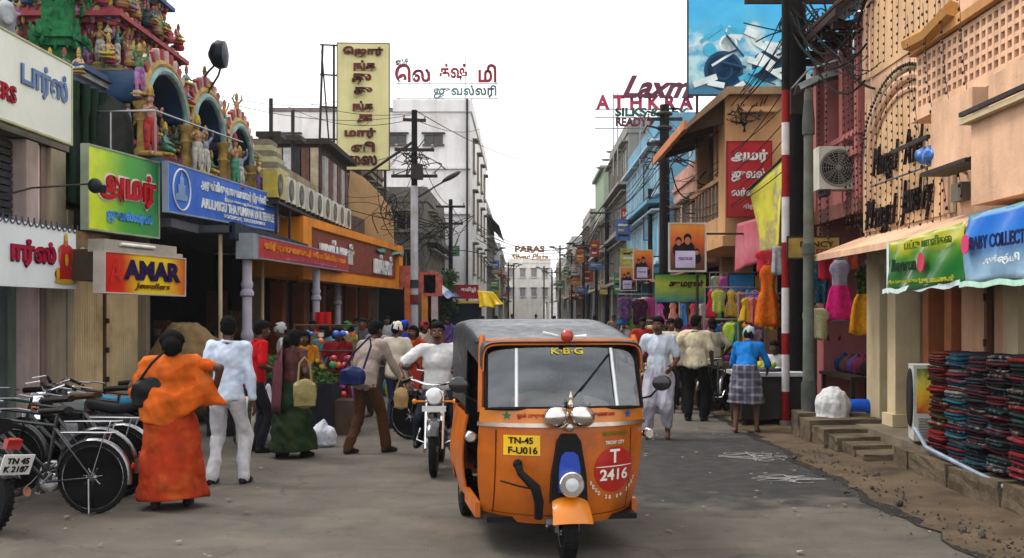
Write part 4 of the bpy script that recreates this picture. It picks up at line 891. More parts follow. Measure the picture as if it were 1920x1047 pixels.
# arched panels
def arch_pts(yc, hw, zs, zt, n=28, z0=None):
    pts = [(yc+hw*math.cos(PI*k/n), zs+(zt-zs)*math.sin(PI*k/n)) for k in range(n+1)]
    return ([(yc+hw, z0)] if z0 is not None else [])+pts+([(yc-hw, z0)] if z0 is not None else [])
for yc, hw, z0, zs, zt, nm in ((14.25, 1.5, 2.9, 3.75, 4.75, 'lower'), (14.35, 1.45, 5.05, 5.6, 7.0, 'upper')):
    for dw, r_, mt in ((0, .06, PEACH), (.13, .04, CREAM), (-.16, .035, PEACH)):
        m = MB(); m.path([(FX-.02, y, z) for y, z in arch_pts(yc, hw+dw, zs, zt+dw, 28, z0)], r_, 8); m.build('arch_moulding', mt, T, True, world=True)
    m = MB(); m.prism(arch_pts(yc, hw-.2, zs, zt-.2, 28, z0), .0, .02, Matrix(((0, 0, -1, FX), (1, 0, 0, 0), (0, 1, 0, 0), (0, 0, 0, 1)))); m.build('arch_panel', pm((.64, .44, .27), .85, .15, 2., streak=.3), T, world=True)
# ledge, lattice parapet with real openings
wbox(T, 'string_course', 4.5, FX-.002, 6.8, 13.1, 3.98, 4.1, PEACH)
m = MB(); y0, y1, z0, z1, x0, x1 = 7.0, 13.0, 4.12, 4.72, 4.55, 4.63
NY, NZ = 40, 5
for i in range(NY+1): yy = y0+(y1-y0)*i/NY; m.box(x0, x1, yy-.026, yy+.026, z0, z1)
for k in range(NZ+1):
    zz = z0+(z1-z0)*k/NZ; m.box(x0+.003, x1-.003, y0-.03, y1+.03, zz-.024, zz+.024)
m.build('lattice_screen', PEACH, T, world=True)
wbox(T, 'lattice_back', 4.7, 4.76, 6.9, 13.05, 4.105, 4.74, pm((.1, .055, .03), .9))
wbox(T, 'coping', 4.48, FX-.003, 6.8, 13.12, 4.76, 4.86, pm((.5, .28, .12), .8, .25, 2.))
m = MB(); m.path([(4.46, 13.05, 4.9), (4.46, 12.4, 4.86), (4.46, 11.7, 4.95)], .09); m.build('bracket', pm((.5, .28, .1), .7), T, True, world=True)
# projecting bays under the lattice
wbox(T, 'bay', 4.2, FX-.004, 6.8, 10.55, 2.78, 3.55, PEACH); wbox(T, 'bay', 4.35, FX-.005, 10.9, 12.0, 3.3, 3.97, PEACH); wbox(T, 'bay', 4.3, FX-.006, 6.8, 10.4, 3.6, 3.96, PEACH)
wbox(T, 'bay_ledge', 4.12, FX-.006, 6.8, 10.65, 3.552, 3.6, CREAM)
m = MB(); m.box(4.1, 4.14, 9.2, 10.6, 3.62, 3.66); m.box(4.3, 4.6, 10.95, 12.2, 3.25, 3.29); m.build('ledge_rail', IRON, T, world=True)
wbox(T, 'pipe_bracket', 4.3, 4.34, 12.0, 13.2, 3.64, 3.68, IRON)
wbox(T, 'meter_box', FX-.1, FX-.003, 12.2, 12.5, 3.0, 3.2, GREYC)
# cursive lettering on the arched panel
M = frame((FX-.04, 14.35, 3.78), (0, -1, 0)); DK = pm((.03, .018, .022), .5, .3, 8.)
for bd, x, y, w, h in (('Mangal', -.55, -.02, .95, .5), ('And', .55, .06, .6, .42), ('Mangal', -.75, -.72, 1.2, .52), ('Jewelry', .6, -.62, 1.1, .56)): put(T, bd, M, x, y, w, h, DK, .0, .35, .03, .01, 'letter_sign')
m = MB(); m.tube((FX-.1, 15.4, 3.5), (FX-.1, 12.7, 3.5), .015); m.build('letter_rail', STEEL, T, True, world=True)
# roof cloth at the far top corner
m = MB(); m.grid([[(4.2+.5*u, 9.2+.3*math.sin(u*4), 5.9-1.2*v) for u in (0, .3, .6, 1)] for v in (0, .5, 1)], .01); tag(m.build('hanging_cloth', cloth((.2, .19, .3))), 'grey violet cloth hanging above the lattice parapet', 'cloth')
# festoon bulb strings
BULB = pm((.03, .02, .016), .35, coat=.4); WIREM = pm((.03, .04, .03), .6)
ORD = ('first', 'second', 'third', 'fourth', 'fifth', 'sixth', 'seventh', 'eighth', 'ninth', 'tenth', 'eleventh', 'twelfth', 'thirteenth', 'fourteenth', 'fifteenth')
def festoon(pts, step=.115, label='', r=.013):
    m = MB(); m.path(pts, .0035, 4); acc = 0
    for a, b in zip(pts[:-1], pts[1:]):
        a, b = Vector(a), Vector(b); L = (b-a).length; t = step-acc
        while t < L:
            p = a.lerp(b, t/L); m.ell(p+Vector((-.012, random.uniform(-.02, .02), -.02)), (r, r, r*1.7), 6, 4, (random.uniform(-.4, .4), 0, 0)); t += step
        acc = (acc+L) % step
    return tag(m.build('light_string', BULB, smooth=True), label, 'light string', 'bulb strings on the arched facade')
g = random.Random(21)
for k in range(15):
    y = 12.75+k*.215; zt = 5.0-.25*abs(y-14.2); festoon([(FX-.12, y+g.uniform(-.03, .03), zt), (FX-.11, y+g.uniform(-.03, .03), 3.9), (FX-.12, y+g.uniform(-.04, .04), 2.8)], label=ORD[14-k]+' bulb string over the lower arch panel, counting from the balcony house')
for k in range(12): y = 12.9+k*.26; festoon([(FX-.1, y, 7.4), (FX-.12, y+g.uniform(-.04, .04), 5.1)], label=ORD[11-k]+' bulb string over the upper arch panel, counting from the balcony house')
for k in range(4): y = 15.6+k*.19; festoon([(FX-.2, y, 6.9), (FX-.25, y+g.uniform(-.03, .03), 5.2), (FX-.2, y+g.uniform(-.03, .03), 3.0)], .1, ORD[6-k]+' of the crowded bulb strings at the corner next to the balcony house', .013)
for k in range(4): festoon([(4.4, 12.9-k*.5, 5.2), (4.42, 12.8-k*.5, 4.3), (4.6, 12.7-k*.45, 3.0)], .11, ORD[k]+' bulb string in front of the lattice parapet, counting from the arch')
for k in range(5): y = 16.7+k*.42; festoon([(4.5, y, 5.6), (4.5, y+.02, 4.3), (4.52, y-.02, 2.9)], .09, ORD[4-k]+' bulb string before the pink balcony, counting from the black pole', .016)
# arch lamps outline
m = MB(); 
for yy, zz in arch_pts(14.25, 1.62, 3.75, 4.88, 60, 2.95): m.ell((FX-.1, yy, zz), (.02, .02, .028), 6, 4)
tag(m.build('light_string', BULB, smooth=True), 'string of bulbs following the curve of the lower arch', 'light string', 'bulb strings on the arched facade')
m = MB()
for yy, zz in arch_pts(14.35, 1.6, 5.6, 7.15, 60, 5.1): m.ell((FX-.1, yy, zz), (.02, .02, .028), 6, 4)
tag(m.build('light_string', BULB, smooth=True), 'string of bulbs following the curve of the upper arch', 'light string', 'bulb strings on the arched facade')
# blue covered lamp on a bracket
T = thing('floodlight', 'floodlight wrapped in blue plastic on a bracket beside the arched facade', 'lamp', (4.5, 12.1, 3.3))
m = MB(); m.path([(.35, .2, .0), (.05, .05, .12), (-.1, 0, .18)], .02); m.path([(.3, -.75, -.1), (.1, -.7, .12), (-.02, -.6, .16)], .018); m.build('arm', CREAM, T, True)
m = MB(); m.ell((-.1, -.02, .17), (.13, .17, .1)); m.ell((-.12, .22, .2), (.1, .12, .09)); V, Fc = remesh(m.v, m.f, .016, 3); V = folds(V, Fc, .02, 30, 4); mk('plastic_wrap', V, Fc, pm((.09, .22, .52), .3, .3, 12., coat=.4), T, 'all')
# banners hanging under the sunshade
def banner(label, y0, y1, zt0, zt1, zb0, zb1, mat, x=4.1, seed=0, name='shop_banner'):
    T = thing(name, label, 'banner', (x, (y0+y1)/2, (zb0+zb1)/2)); g = np.random.default_rng(seed); ph = g.uniform(0, 6, 3); G = []
    for i in range(13):
        v = i/12; G.append([(x-.03*math.sin(5*u+ph[0]+2*v)*v-.04*v+.012*math.sin(17*u+6*v+ph[1]), y0+(y1-y0)*u, (zt0+(zt1-zt0)*u)*(1-v)+(zb0+(zb1-zb0)*u)*v+.012*math.sin(9*u+ph[2])*v) for u in [k/24 for k in range(25)]])
    m = MB(); m.grid(G, .004); m.build('cloth', mat, T, 'all', world=True); return T
GRN = ramp_mat([(0, (.02, .16, .05)), (.35, (.015, .2, .04)), (.6, (.1, .3, .02)), (.8, (.55, .5, .02)), (1, (.35, .4, .02))], 2, .35, .35, 3., .4)
BLU = ramp_mat([(0, (.35, .5, .6)), (.3, (.3, .5, .7)), (.6, (.02, .25, .7)), (.85, (.01, .2, .65)), (1, (.1, .35, .2))], 2, .35, .3, 2.5, .4)
# border strip then prints
T = banner('green and yellow printed shop banner with white border hanging under the sunshade', 12.55, 10.35, 2.55, 2.62, 2.0, 2.04, GRN, 4.08, 1)
m = MB(); m.grid([[(4.075, 12.62-.07*k, 2.56-.58*v) for k in (0, 1)] for v in (0, 1)], .004); m.grid([[(4.02+.01*math.sin(k), 12.6-2.25*k/16, 2.03+.035*k/16+.015*math.sin(k*1.3)-.05*v) for k in range(17)] for v in (0, 1)], .004); m.build('border', cloth((.62, .72, .72)), T, world=True)
M = frame((4.02, 11.4, 2.3), (0, -1, 0)); put(T, 'Reveron', M, -.45, -.02, .75, .14, pm((.02, .06, .03)), .03, .2, .006, .02); put(T, 'பட்டு மாளிகை', M, .25, .18, 1.3, .1, pm((.1, .2, .03)), .02, 0, .006, .02)
m = MB(); m.M = M; m.lathe([(0, .03), (.1, .03), (.1, .035), (0, .035)], (.1, -.02, 0), 'Z', 12); m.build('print_flower', pm((.55, .08, .12)), T, world=True)
put(T, 'புடவைகள்', M, .5, -.2, .9, .06, pm((.5, .5, .05)), .02, 0, .006, .02); put(T, 'சிறப்பு தள்ளுபடி', M, -.45, -.2, 1.0, .05, pm((.5, .5, .05)), .02, 0, .006, .02)
T = banner('blue printed shop banner with white lettering at the frame edge', 10.3, 8.0, 2.66, 2.7, 2.04, 2.06, BLU, 4.07, 2)
M = frame((4.01, 9.75, 2.36), (0, -1, 0)); put(T, 'BABY COLLECTION', M, .4, .03, 1.4, .12, pm((.02, .03, .12)), .03, 0, .006, .02); put(T, 'லக்ஷ்மி', M, .35, -.14, .7, .09, pm((.7, .75, .8)), .02, 0, .006, .02)
m = MB(); m.M = M; m.lathe([(0, .03), (.09, .03), (.09, .036), (0, .036)], (-.38, .03, 0), 'Z', 12); m.build('print_flower', pm((.6, .08, .2)), T, world=True)
m = MB(); m.grid([[(4.0, 10.32-2.3*k/16, 2.05+.012*math.sin(k*1.3)-.05*v) for k in range(17)] for v in (0, 1)], .004); m.build('border', cloth((.5, .72, .6)), T, world=True)
# stone step slabs in front of the platform
ST = pm((.17, .135, .095), .95, .45, 3., 0., .9, 22., dirt=(.07, .055, .04), dirta=.7)
g = random.Random(31)
def rough_slab(T, c, size, rot, seed):
    m = MB(); bm = bmesh.new(); bmesh.ops.create_cube(bm, size=1.); bmesh.ops.subdivide_edges(bm, edges=bm.edges[:], cuts=3, use_grid_fill=True); gg = random.Random(seed)
    for v in bm.verts: v.co += Vector((gg.gauss(0, .012)/size[0]*.5, gg.gauss(0, .012)/size[1]*.5, gg.gauss(0, .01)/size[2]*.5))
    Rm = Euler(rot).to_matrix(); m._add([Vector(c)+Rm @ Vector((v.co.x*size[0], v.co.y*size[1], v.co.z*size[2])) for v in bm.verts], [tuple(v.index for v in f.verts) for f in bm.faces]); bm.free(); return m.build('stone', ST, T, world=True)
T = thing('entrance_steps', 'rough stone slab steps beside the white sack at the shop platform', 'steps', (4.3, 14.6, 0))
for k, (y, zt, x0) in enumerate(((13.35, .12, 3.98), (13.75, .17, 3.95), (14.2, .22, 3.9), (14.7, .27, 3.84), (15.25, .33, 3.8), (15.85, .37, 3.82))): rough_slab(T, ((x0+4.5)/2+.15, y, zt/2), (4.8-x0, .5, zt), (0, g.uniform(-.02, .02), g.uniform(-.05, .05)), k)
T = thing('kerb_blocks', 'long worn kerb stones along the edge of the shop platform', 'kerb', (4.36, 10.5, 0))
for k, (y, L_) in enumerate(((12.6, .5), (11.7, 1.1), (10.55, 1.15), (9.3, 1.25), (8.1, 1.1))): rough_slab(T, (4.34+g.uniform(-.02, .02), y, .1+g.uniform(-.02, .03)), (.26, L_, .26), (g.uniform(-.03, .03), g.uniform(-.03, .03), g.uniform(-.04, .04)), 20+k)
m = MB(); m.path([(4.28, 12.3, .5), (4.26, 11.9, .34), (4.26, 10.6, .26), (4.24, 8.6, .16)], .022); tag(m.build('pipe', pm((.3, .36, .45), .5, .4, 5.), smooth=True), 'pale blue pipe running along the platform edge under the cloth stacks', 'pipe')
# air cooler with printed panel
T = thing('air_cooler', 'white air cooler with round fan and yellow printed panel on the platform', 'air cooler', (4.6, 12.75, .282), -.2)
m = MB(); m.box(-.2, .2, -.22, .22, .05, .9); m.build('casing', pm((.5, .5, .46), .45, .2, 3.), T)
m = MB(); m.lathe([(.1, 0), (.19, 0), (.2, .015), (.18, .03), (.1, .02)], (0, 0, 0), 'X', 26); m.v = [(-.2-x, y, z*1.7+.52) for x, y, z in m.v]; m.build('fan_ring', pm((.03, .03, .03)), T, True)
m = MB(); m.lathe([(0, 0), (.15, 0), (.15, .006), (0, .006)], (0, 0, 0), 'X', 26); m.v = [(-.201-x, y, z*1.7+.52) for x, y, z in m.v]; m.build('fan', pm((.1, .1, .1)), T)
m = MB(); m.box(-.17, .17, -.226, -.221, .36, .86); m.build('printed_panel', ramp_mat([(0, (.5, .06, .03)), (.4, (.75, .5, .02)), (.7, (.7, .6, .1)), (1, (.1, .2, .05))], 2, .4, .6, 4.), T)
for k in range(8): m = MB(); m.box(-.15, .15, -.236, -.221, .08+k*.03, .095+k*.03); m.build('slat', pm((.3, .3, .28)), T)
# stacks of folded cloth
g = random.Random(41); cols = [((.2, .015, .02), (.04, .01, .015), (.14, .03, .015), (.05, .04, .012)), ((.015, .12, .16), (.16, .17, .16), (.14, .02, .03), (.015, .05, .08)), ((.015, .015, .018), (.03, .025, .03), (.05, .02, .03), (.02, .035, .045)), ((.012, .012, .014), (.06, .06, .065), (.02, .02, .03), (.1, .02, .03)), ((.02, .015, .02), (.2, .02, .03), (.03, .06, .05), (.015, .015, .015))]
cnames = ('dark red folded cloths beside the air cooler', 'teal and grey folded cloths next to the dark red stack', 'mostly black folded cloths, middle stack on the platform', 'black and grey folded cloths second from the frame edge', 'dark patterned folded cloths at the frame edge')
for q in range(5):
    T = thing('cloth_stack', 'tall stack of '+cnames[q], 'cloth stack', (4.58, 11.8-q*.5, .284)); z = 0
    k = 0
    while z < 1.06:
        hgt = g.uniform(.022, .04); m = MB(); c = g.choice(cols[q]); n = 20; G = []; dx, dy = g.uniform(-.03, .03), g.uniform(-.02, .02); w = .27+g.uniform(-.02, .02)
        for i in range(5):
            a = -PI/2+PI*i/4; G.append([(dx+(w-.02+.02*math.cos(a))*math.copysign(abs(math.cos(2*PI*j/n))**.35, math.cos(2*PI*j/n)), dy+(.225+.02*math.cos(a))*math.copysign(abs(math.sin(2*PI*j/n))**.35, math.sin(2*PI*j/n))*(1+.03*math.sin(j*3+k)), z+hgt/2+hgt/2*math.sin(a)+.006*math.sin(j+k)) for j in range(n)])
        m.grid(G, closed=True); m.f += [tuple(range(n-1, -1, -1)), tuple(4*n+j for j in range(n))]; m.mi += [0, 0]; m.build('folded_cloth', prints(c, g.choice(((.3, .27, .24), (.2, .03, .04), (.03, .15, .18), (.02, .02, .02), (.012, .012, .014))), 30., .9), T, 'all'); z += hgt; k += 1

# pink balcony building with a deep tiled eave
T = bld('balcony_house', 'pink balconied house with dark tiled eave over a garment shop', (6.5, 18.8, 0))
wbox(T, 'back_wall', 6.2, 9, 16.02, 18.7, .28, 6.6, pm((.006, .004, .004), .95, spec=.05)); wbox(T, 'floor_slab', 4.75, 9, 16.02, 18.7, 3.2, 3.42, pm((.25, .12, .1), .9, .3))  # back wall near-black: shade of the shop interior put into its colour
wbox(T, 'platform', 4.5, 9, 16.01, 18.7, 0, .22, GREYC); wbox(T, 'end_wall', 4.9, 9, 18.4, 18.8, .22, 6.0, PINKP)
for y in (16.2, 17.0, 17.8, 18.5): wbox(T, 'post', 4.78, 4.94, y-.09, y+.09, 3.42, 6.1, PINKP)
wbox(T, 'parapet', 4.8, 4.92, 16.05, 18.4, 3.422, 4.05, PINKP); wbox(T, 'handrail', 4.74, 4.98, 16.04, 18.42, 4.05, 4.17, PINKP); wbox(T, 'handrail', 4.76, 4.96, 16.04, 18.42, 4.35, 4.43, PINKP)
wbox(T, 'wall_panel', 5.3, 5.4, 16.3, 18.4, 3.43, 5.9, pm((.3, .09, .08), .8, .3))
m = MB(); m.prism([(4.4, 6.0), (4.4, 6.1), (7, 8.0), (9, 8.0), (9, 7.9), (7, 7.85)], -18.9, -15.9, Matrix(((1, 0, 0, 0), (0, 0, -1, 0), (0, 1, 0, 0), (0, 0, 0, 1)))); rf = m.build('eave', WOODD, T, world=True)
for k in range(14):
    for r_ in range(4):
        m = MB(); y = 16.0+k*.205; x = 4.45+r_*.4; z = 6.13+r_*.27; m.lathe([(.085, 0), (.1, .42)], (0, 0, 0), 'Z', 8); m.v = [((z2*.83)+x-.05, y+x2, z+z2*.55+max(y2, 0)*.7) for x2, y2, z2 in m.v]; m.build('tile', pm((.07, .04, .03), .9, .5, 6.), rf, world=True)
for k in range(5): wbox(T, 'rafter', 4.45, 4.9, 16.2+k*.6, 16.3+k*.6, 5.88, 5.98, WOODD)
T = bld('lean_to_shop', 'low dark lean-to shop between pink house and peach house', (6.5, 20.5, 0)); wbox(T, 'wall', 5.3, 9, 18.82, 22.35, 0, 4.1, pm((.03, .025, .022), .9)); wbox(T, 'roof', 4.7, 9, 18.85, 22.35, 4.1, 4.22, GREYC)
ac_unit('large grey outdoor air conditioner on the pink balcony beside the striped pole', (4.7, 16.6, 3.55), 0, .78, .66, .34)
# shop sign under the balcony
M = frame((4.35, 16.9, 2.75), (1, -.12, 0)); T = board('shop_sign', 'small brown and yellow shop board hung behind the grey pipe pole', 'sign', M, .75, .3, pm((.4, .28, .08), .6, .4, 6.), .03, IRON); put(T, 'FANCY', M, .05, .05, .5, .09, pm((.1, .03, .02)), .02); put(T, 'DRESSES', M, .1, -.07, .5, .1, pm((.3, .05, .03)), .02)
g = random.Random(51); wear = [(.5, .03, .02), (.6, .03, .2), (.02, .02, .022), (.6, .3, .02), (.35, .32, .33), (.02, .1, .3), (.5, .08, .02), (.1, .3, .05), (.55, .5, .45), (.25, .02, .1)]
cn = ['red', 'hot pink', 'black', 'amber', 'grey', 'blue', 'orange', 'green', 'white', 'maroon']
for i, (px, py, d, kd, c, w, h, c2, lb) in enumerate([(1575, 500, 16.6, 'frock', (.35, .3, .36), .5, .9, (.62, .03, .22), 'lilac frock with a wide hot pink hem hanging in the garment shop'), (1622, 510, 16.3, 'frock', (.015, .014, .016), .52, 1.0, (.62, .3, .02), 'black frock with an amber hem hanging by the cream column'), (1555, 475, 17.2, 'shirt', (.45, .03, .04), .4, .5, None, 'red top hanging above the lilac frock'), (1600, 470, 17.0, 'shirt', (.5, .1, .03), .36, .4, None, 'rust orange top hanging under the balcony'), (1540, 485, 17.8, 'trousers', (.02, .1, .2), .3, .8, None, 'dark blue trousers hanging by the grey pole'), (1560, 560, 18.5, 'sari', (.25, .02, .06), .35, .8, None, 'maroon cloth hanging deep in the garment shop'), (1610, 600, 19, 'shirt', (.03, .12, .3), .4, .5, None, 'blue top hanging low in the dark garment shop'), (1530, 590, 16.5, 'shirt', (.5, .45, .3), .4, .45, None, 'pale yellow top hanging beside the grey pole'), (1545, 505, 19.5, 'frock', (.4, .3, .05), .4, .7, None, 'mustard frock hanging at the back of the garment shop'), (1585, 470, 18.2, 'shirt', (.1, .3, .12), .35, .4, None, 'green top hanging high in the garment shop')]):
    garment(lb, P(px, py-12, d), kd, c, w, h, 60+i, g.uniform(-.2, .2), 'garments hung in the shop under the pink balcony', c2)
sack('white_sack', 'slumped white plastic sack leaning on the stone steps', 'sack', (4.28, 15.6, .22), .25, .6, (.62, .62, .62), 3, knot=False)
T = thing('bedding_roll', 'bright blue rolled sheet lying behind the white sack', 'roll', (4.75, 15.9, .3)); m = MB(); m.path([(-.3, .2, .12), (0, .05, .12), (.5, -.1, .13)], [.1, .12, .11], 14); m.build('cloth', cloth((.02, .12, .5)), T, 'all')
T = thing('goods_table', 'low wooden table with dark bundles inside the garment shop', 'table', (5.2, 17.4, .22)); m = MB(); m.box(-.4, .4, -.9, .9, .55, .6); m.build('top', WOODD, T); 
for sx in (-.35, .35):
    for sy in (-.8, .8): m = MB(); m.box(sx-.03, sx+.03, sy-.03, sy+.03, 0, .55); m.build('leg', WOODD, T)
for k in range(5): sack('cloth_bundle', ('dark', 'maroon', 'violet', 'brown', 'navy')[k]+' cloth bundle on the low table in the garment shop', 'bundle', (5.15, 16.7+k*.35, .82), .17, .3, ((.02, .02, .025), (.15, .02, .04), (.1, .04, .15), (.12, .06, .03), (.02, .03, .1))[k], 70+k, vox=.025)

# poles at the kerb
T = thing('striped_pole', 'red and white banded pole standing in front of the black pole', 'pole', (4.02, 17.3, 0)); z = .1; bands = [(.1, .55, 0), (.55, 1.12, 1), (1.12, 1.45, 0), (1.45, 2.15, 1), (2.15, 2.85, 0), (2.85, 3.55, 1), (3.55, 4.2, 0), (4.2, 4.7, 1), (4.7, 5.2, 0), (5.2, 7.5, 2)]
for z0, z1, k in bands: m = MB(); m.lathe([(.062, z0), (.062, z1)], (0, 0, 0), 'Z', 14); m.build('painted_band', (pm((.28, .015, .02), .5, .25, 6., streak=.4), pm((.6, .58, .58), .5, .2, 6., streak=.4), BLACKPOLE)[k], T, True)
m = MB(); m.lathe([(.09, 0), (.09, .1)], (0, 0, 0), 'Z', 14); m.build('base', GREYC, T, True)
T, x = pole('thick black timber utility pole with crossarms behind the striped pole', 1490, 17.9, 8.2, .19, BLACKPOLE, n=12, taper=.9)
crossarm(T, 6.75, .8, .0, IRON, 4); crossarm(T, 7.6, .7, .1, IRON, 3)
m = MB(); m.box(-.12, .2, -.26, -.2, 4.9, 5.3); m.build('fuse_box', IRON, T)
T2 = thing('street_lamp', 'grey hooded street lamp reaching from the black pole over the pink balcony', 'street lamp', (x, 17.9, 5.0)); m = MB(); m.path([(-.1, -.2, .3), (.1, -.5, .55), (.9, -.9, .75)], .02); m.build('arm', STEEL, T2, True)
m = MB(); m.grid([[(-.1+.85*u, -.35-.45*v+.05*u, .3+.28*u-.12*(2*v-1)**2+.05*math.sin(u*PI)) for v in (0, .25, .5, .75, 1)] for u in (0, .2, .5, .8, 1)], .015); m.build('hood', pm((.2, .21, .21), .5, .3, 5.), T2, True)
T, x = pole('grey green steel pipe pole with stepped sleeves beside the garment shop', 1516, 15.95, 4.9, .085, pm((.17, .19, .16), .6, .3, 4., streak=.5, dirt=(.1, .06, .04), dirta=.6), n=14, taper=.75)
for pr_ in ([(.105, 0), (.105, .75), (.088, .8)], [(.095, 2.6), (.095, 2.75)], [(.09, 4.3), (.09, 4.5), (.05, 4.95)]): m = MB(); m.lathe(pr_, (0, 0, 0), 'Z', 14); m.build('sleeve', pm((.1, .11, .1), .6, .4, 4.), T, True)
# ---------------------------------------------------------------- right side, farther along
T = bld('peach_house', 'peach two-storey house with overhanging upper floor and slatted balcony', (6, 25, 0))
PE2 = pm((.56, .34, .18), .85, .2, 1., 0., .2, 25., streak=.45)
wbox(T, 'ground_storey', 5.6, 9, 22, 27.5, 0, 3.3, DARK); wbox(T, 'floor_slab', 3.95, 9, 22.4, 27.5, 3.1, 3.3, PE2); wbox(T, 'end_wall', 4.0, 9, 22.42, 23.2, 3.302, 6.1, PE2)
wbox(T, 'inner_wall', 5.6, 9, 23.2, 27.4, 3.302, 6.1, pm((.14, .09, .06), .9)); wbox(T, 'parapet', 4.02, 4.2, 23.2, 27.4, 3.302, 3.75, PE2)
for k in range(8):
    m = MB(); m.box(4.05, 4.12, 23.4+k*.46, 23.5+k*.46, 3.753, 4.5); m.build('baluster', pm((.35, .26, .2), .8), T, world=True)
wbox(T, 'handrail', 4.02, 4.18, 23.2, 27.4, 4.5, 4.6, PE2)
for y in (24.5, 27.2): wbox(T, 'column', 4.15, 4.45, y-.16, y+.16, 3.755, 6.1, PE2)
m = MB(); m.prism([(3.2, 5.42), (3.2, 5.52), (4.0, 6.25), (9, 6.25), (9, 6.103), (4.05, 6.103)], -27.6, -22.2, Matrix(((1, 0, 0, 0), (0, 0, -1, 0), (0, 1, 0, 0), (0, 0, 0, 1)))); rf = m.build('roof', pm((.34, .24, .15), .9, .3, 1.2, streak=.4), T, world=True)
for k in range(4): m = MB(); m.prism([(3.3, 5.4), (3.3, 5.48), (4.0, 6.08), (4.0, 5.6)], -22.72-k*1.25, -22.6-k*1.25, Matrix(((1, 0, 0, 0), (0, 0, -1, 0), (0, 1, 0, 0), (0, 0, 0, 1)))); m.build('eave_bracket', pm((.12, .08, .05), .8), T, world=True)
wbox(T, 'fascia', 3.14, 3.2, 22.2, 27.6, 5.4, 5.58, pm((.5, .22, .1), .7))
wbox(T, 'grille', 4.5, 4.55, 23.3, 27.3, 4.7, 6.0, pm((.06, .04, .03), .8))
for k in range(6): wbox(T, 'shutter_slat', 4.42, 4.49, 23.5+k*.68, 23.62+k*.68, 4.65, 6.0, pm((.3, .2, .14), .8))
for k, y in enumerate((22.6, 25.0, 27.2)): wbox(T, 'pier', 4.75, 5.05, y-.15, y+.15, 0, 3.098, PE2)
wbox(T, 'window_hood', 4.3, 5.0, 22.2, 22.418, 5.75, 5.85, PE2)

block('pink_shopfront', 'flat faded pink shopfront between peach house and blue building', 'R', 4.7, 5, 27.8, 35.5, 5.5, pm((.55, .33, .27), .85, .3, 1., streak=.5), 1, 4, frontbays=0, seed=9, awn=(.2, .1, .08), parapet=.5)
BG = ramp_mat([(0, (.05, .25, .4)), (.22, (.5, .75, .82)), (.36, (.06, .4, .62)), (.5, (.65, .8, .85)), (.62, (.1, .5, .72)), (.75, (.05, .5, .8)), (1, (.02, .45, .8))], 2, .4, 1.1, 4.2, .3)
M = frame(P(1448, 85, 24), (1, 0.02, 0)); Mb = M
T = board('billboard', 'large blue billboard with machine picture on top of the peach house', 'billboard', M, 3.6, 2.12, BG, .08, IRON)
dk = pm((.02, .09, .18), .5); lt = pm((.68, .8, .84), .5); cy = pm((.1, .5, .7), .5)
def ringp(M, x, y, r, w, mat, z, T, nm): m = MB(); m.M = M; m.lathe([(r-w, z), (r, z), (r, z+.006), (r-w, z+.006), (r-w, z)], (x, y, 0), 'Z', 28); m.build(nm, mat, T, world=True)
for x, y, r, w, mt in ((-1.05, -.55, .42, .07, dk), (-1.05, -.55, .2, .04, dk), (-.95, .02, .2, .05, lt), (-.1, -.45, .34, .06, dk), (.9, -.5, .4, .07, lt), (-1.35, -.1, .14, .14, cy), (-.35, .12, .12, .12, lt)): ringp(M, x, y, r, w, mt, .003+r*.02, T, 'print_wheel')
g = random.Random(8)
for k in range(24): m = MB(); m.M = M; x, y = g.uniform(-1.5, 1.5), g.uniform(-.95, .3); m.obox((x, y, .014+k*.0012), (g.uniform(.3, .9), g.uniform(.04, .2), .002), (0, 0, g.uniform(-.7, .7))); m.build('print_shape', (lt, cy, lt)[k % 3], T, world=True)
for k in range(16): m = MB(); m.M = M; x, y = g.uniform(-1.5, 1.5), g.uniform(-.95, .8); m.obox((x, y, .046+k*.0012), (g.uniform(.3, .7), g.uniform(.02, .06), .002), (0, 0, g.uniform(-.9, .9))); m.build('print_shape', dk, T, world=True)
m = MB(); m.M = M
for x in (-1.6, -.5, .6, 1.6): m.tube((x, -1.06, -.1), (x, -2.2, -.1), .03); m.tube((x, 1, -.1), (x, -.9, -1.2), .025)
m.build('support', IRON, T, True, world=True)

RED = gloss((.42, .008, .02), .4, .2); WH = pm((.72, .7, .68), .5, .12)
M = frame(P(1405, 336, 22), (1, -.05, 0)); T = board('hanging_sign', 'red vertical sign board with white lettering on the peach house', 'sign', M, .84, 1.45, RED, .08, pm((.3, .02, .02)))
put(T, 'அமர்', M, 0, .45, .72, .26, WH, .04); put(T, 'ஜுவல்', M, -.02, .08, .66, .26, WH, .03); put(T, 'லர்ஸ்', M, -.1, -.27, .5, .2, WH, .03); m = MB(); m.M = M; m.tube((-.3, .6, -.05), (-.3, .6, -.6), .025); m.tube((-.3, -.6, -.05), (-.3, -.6, -.6), .025); m.build('bracket', IRON, T, True, world=True); put(T, 'திருச்சி', M, .1, -.55, .45, .14, WH, .03)
def hangcloth(name, label, cat, quad, mat, seed, fold=.05):
    a, b, c, d = [Vector(q) for q in quad]; g = np.random.default_rng(seed); ph = g.uniform(0, 6, 3); n = ((b-a).cross(d-a)).normalized(); G = []
    for i in range(15):
        v = i/14; G.append([a.lerp(b, u).lerp(d.lerp(c, u), v)+n*fold*(math.sin(9*u+ph[0]+2*v)+.5*math.sin(17*u+ph[1]))*v for u in [k/20 for k in range(21)]])
    m = MB(); m.grid(G, .005); return tag(m.build(name, mat, smooth='all'), label, cat)
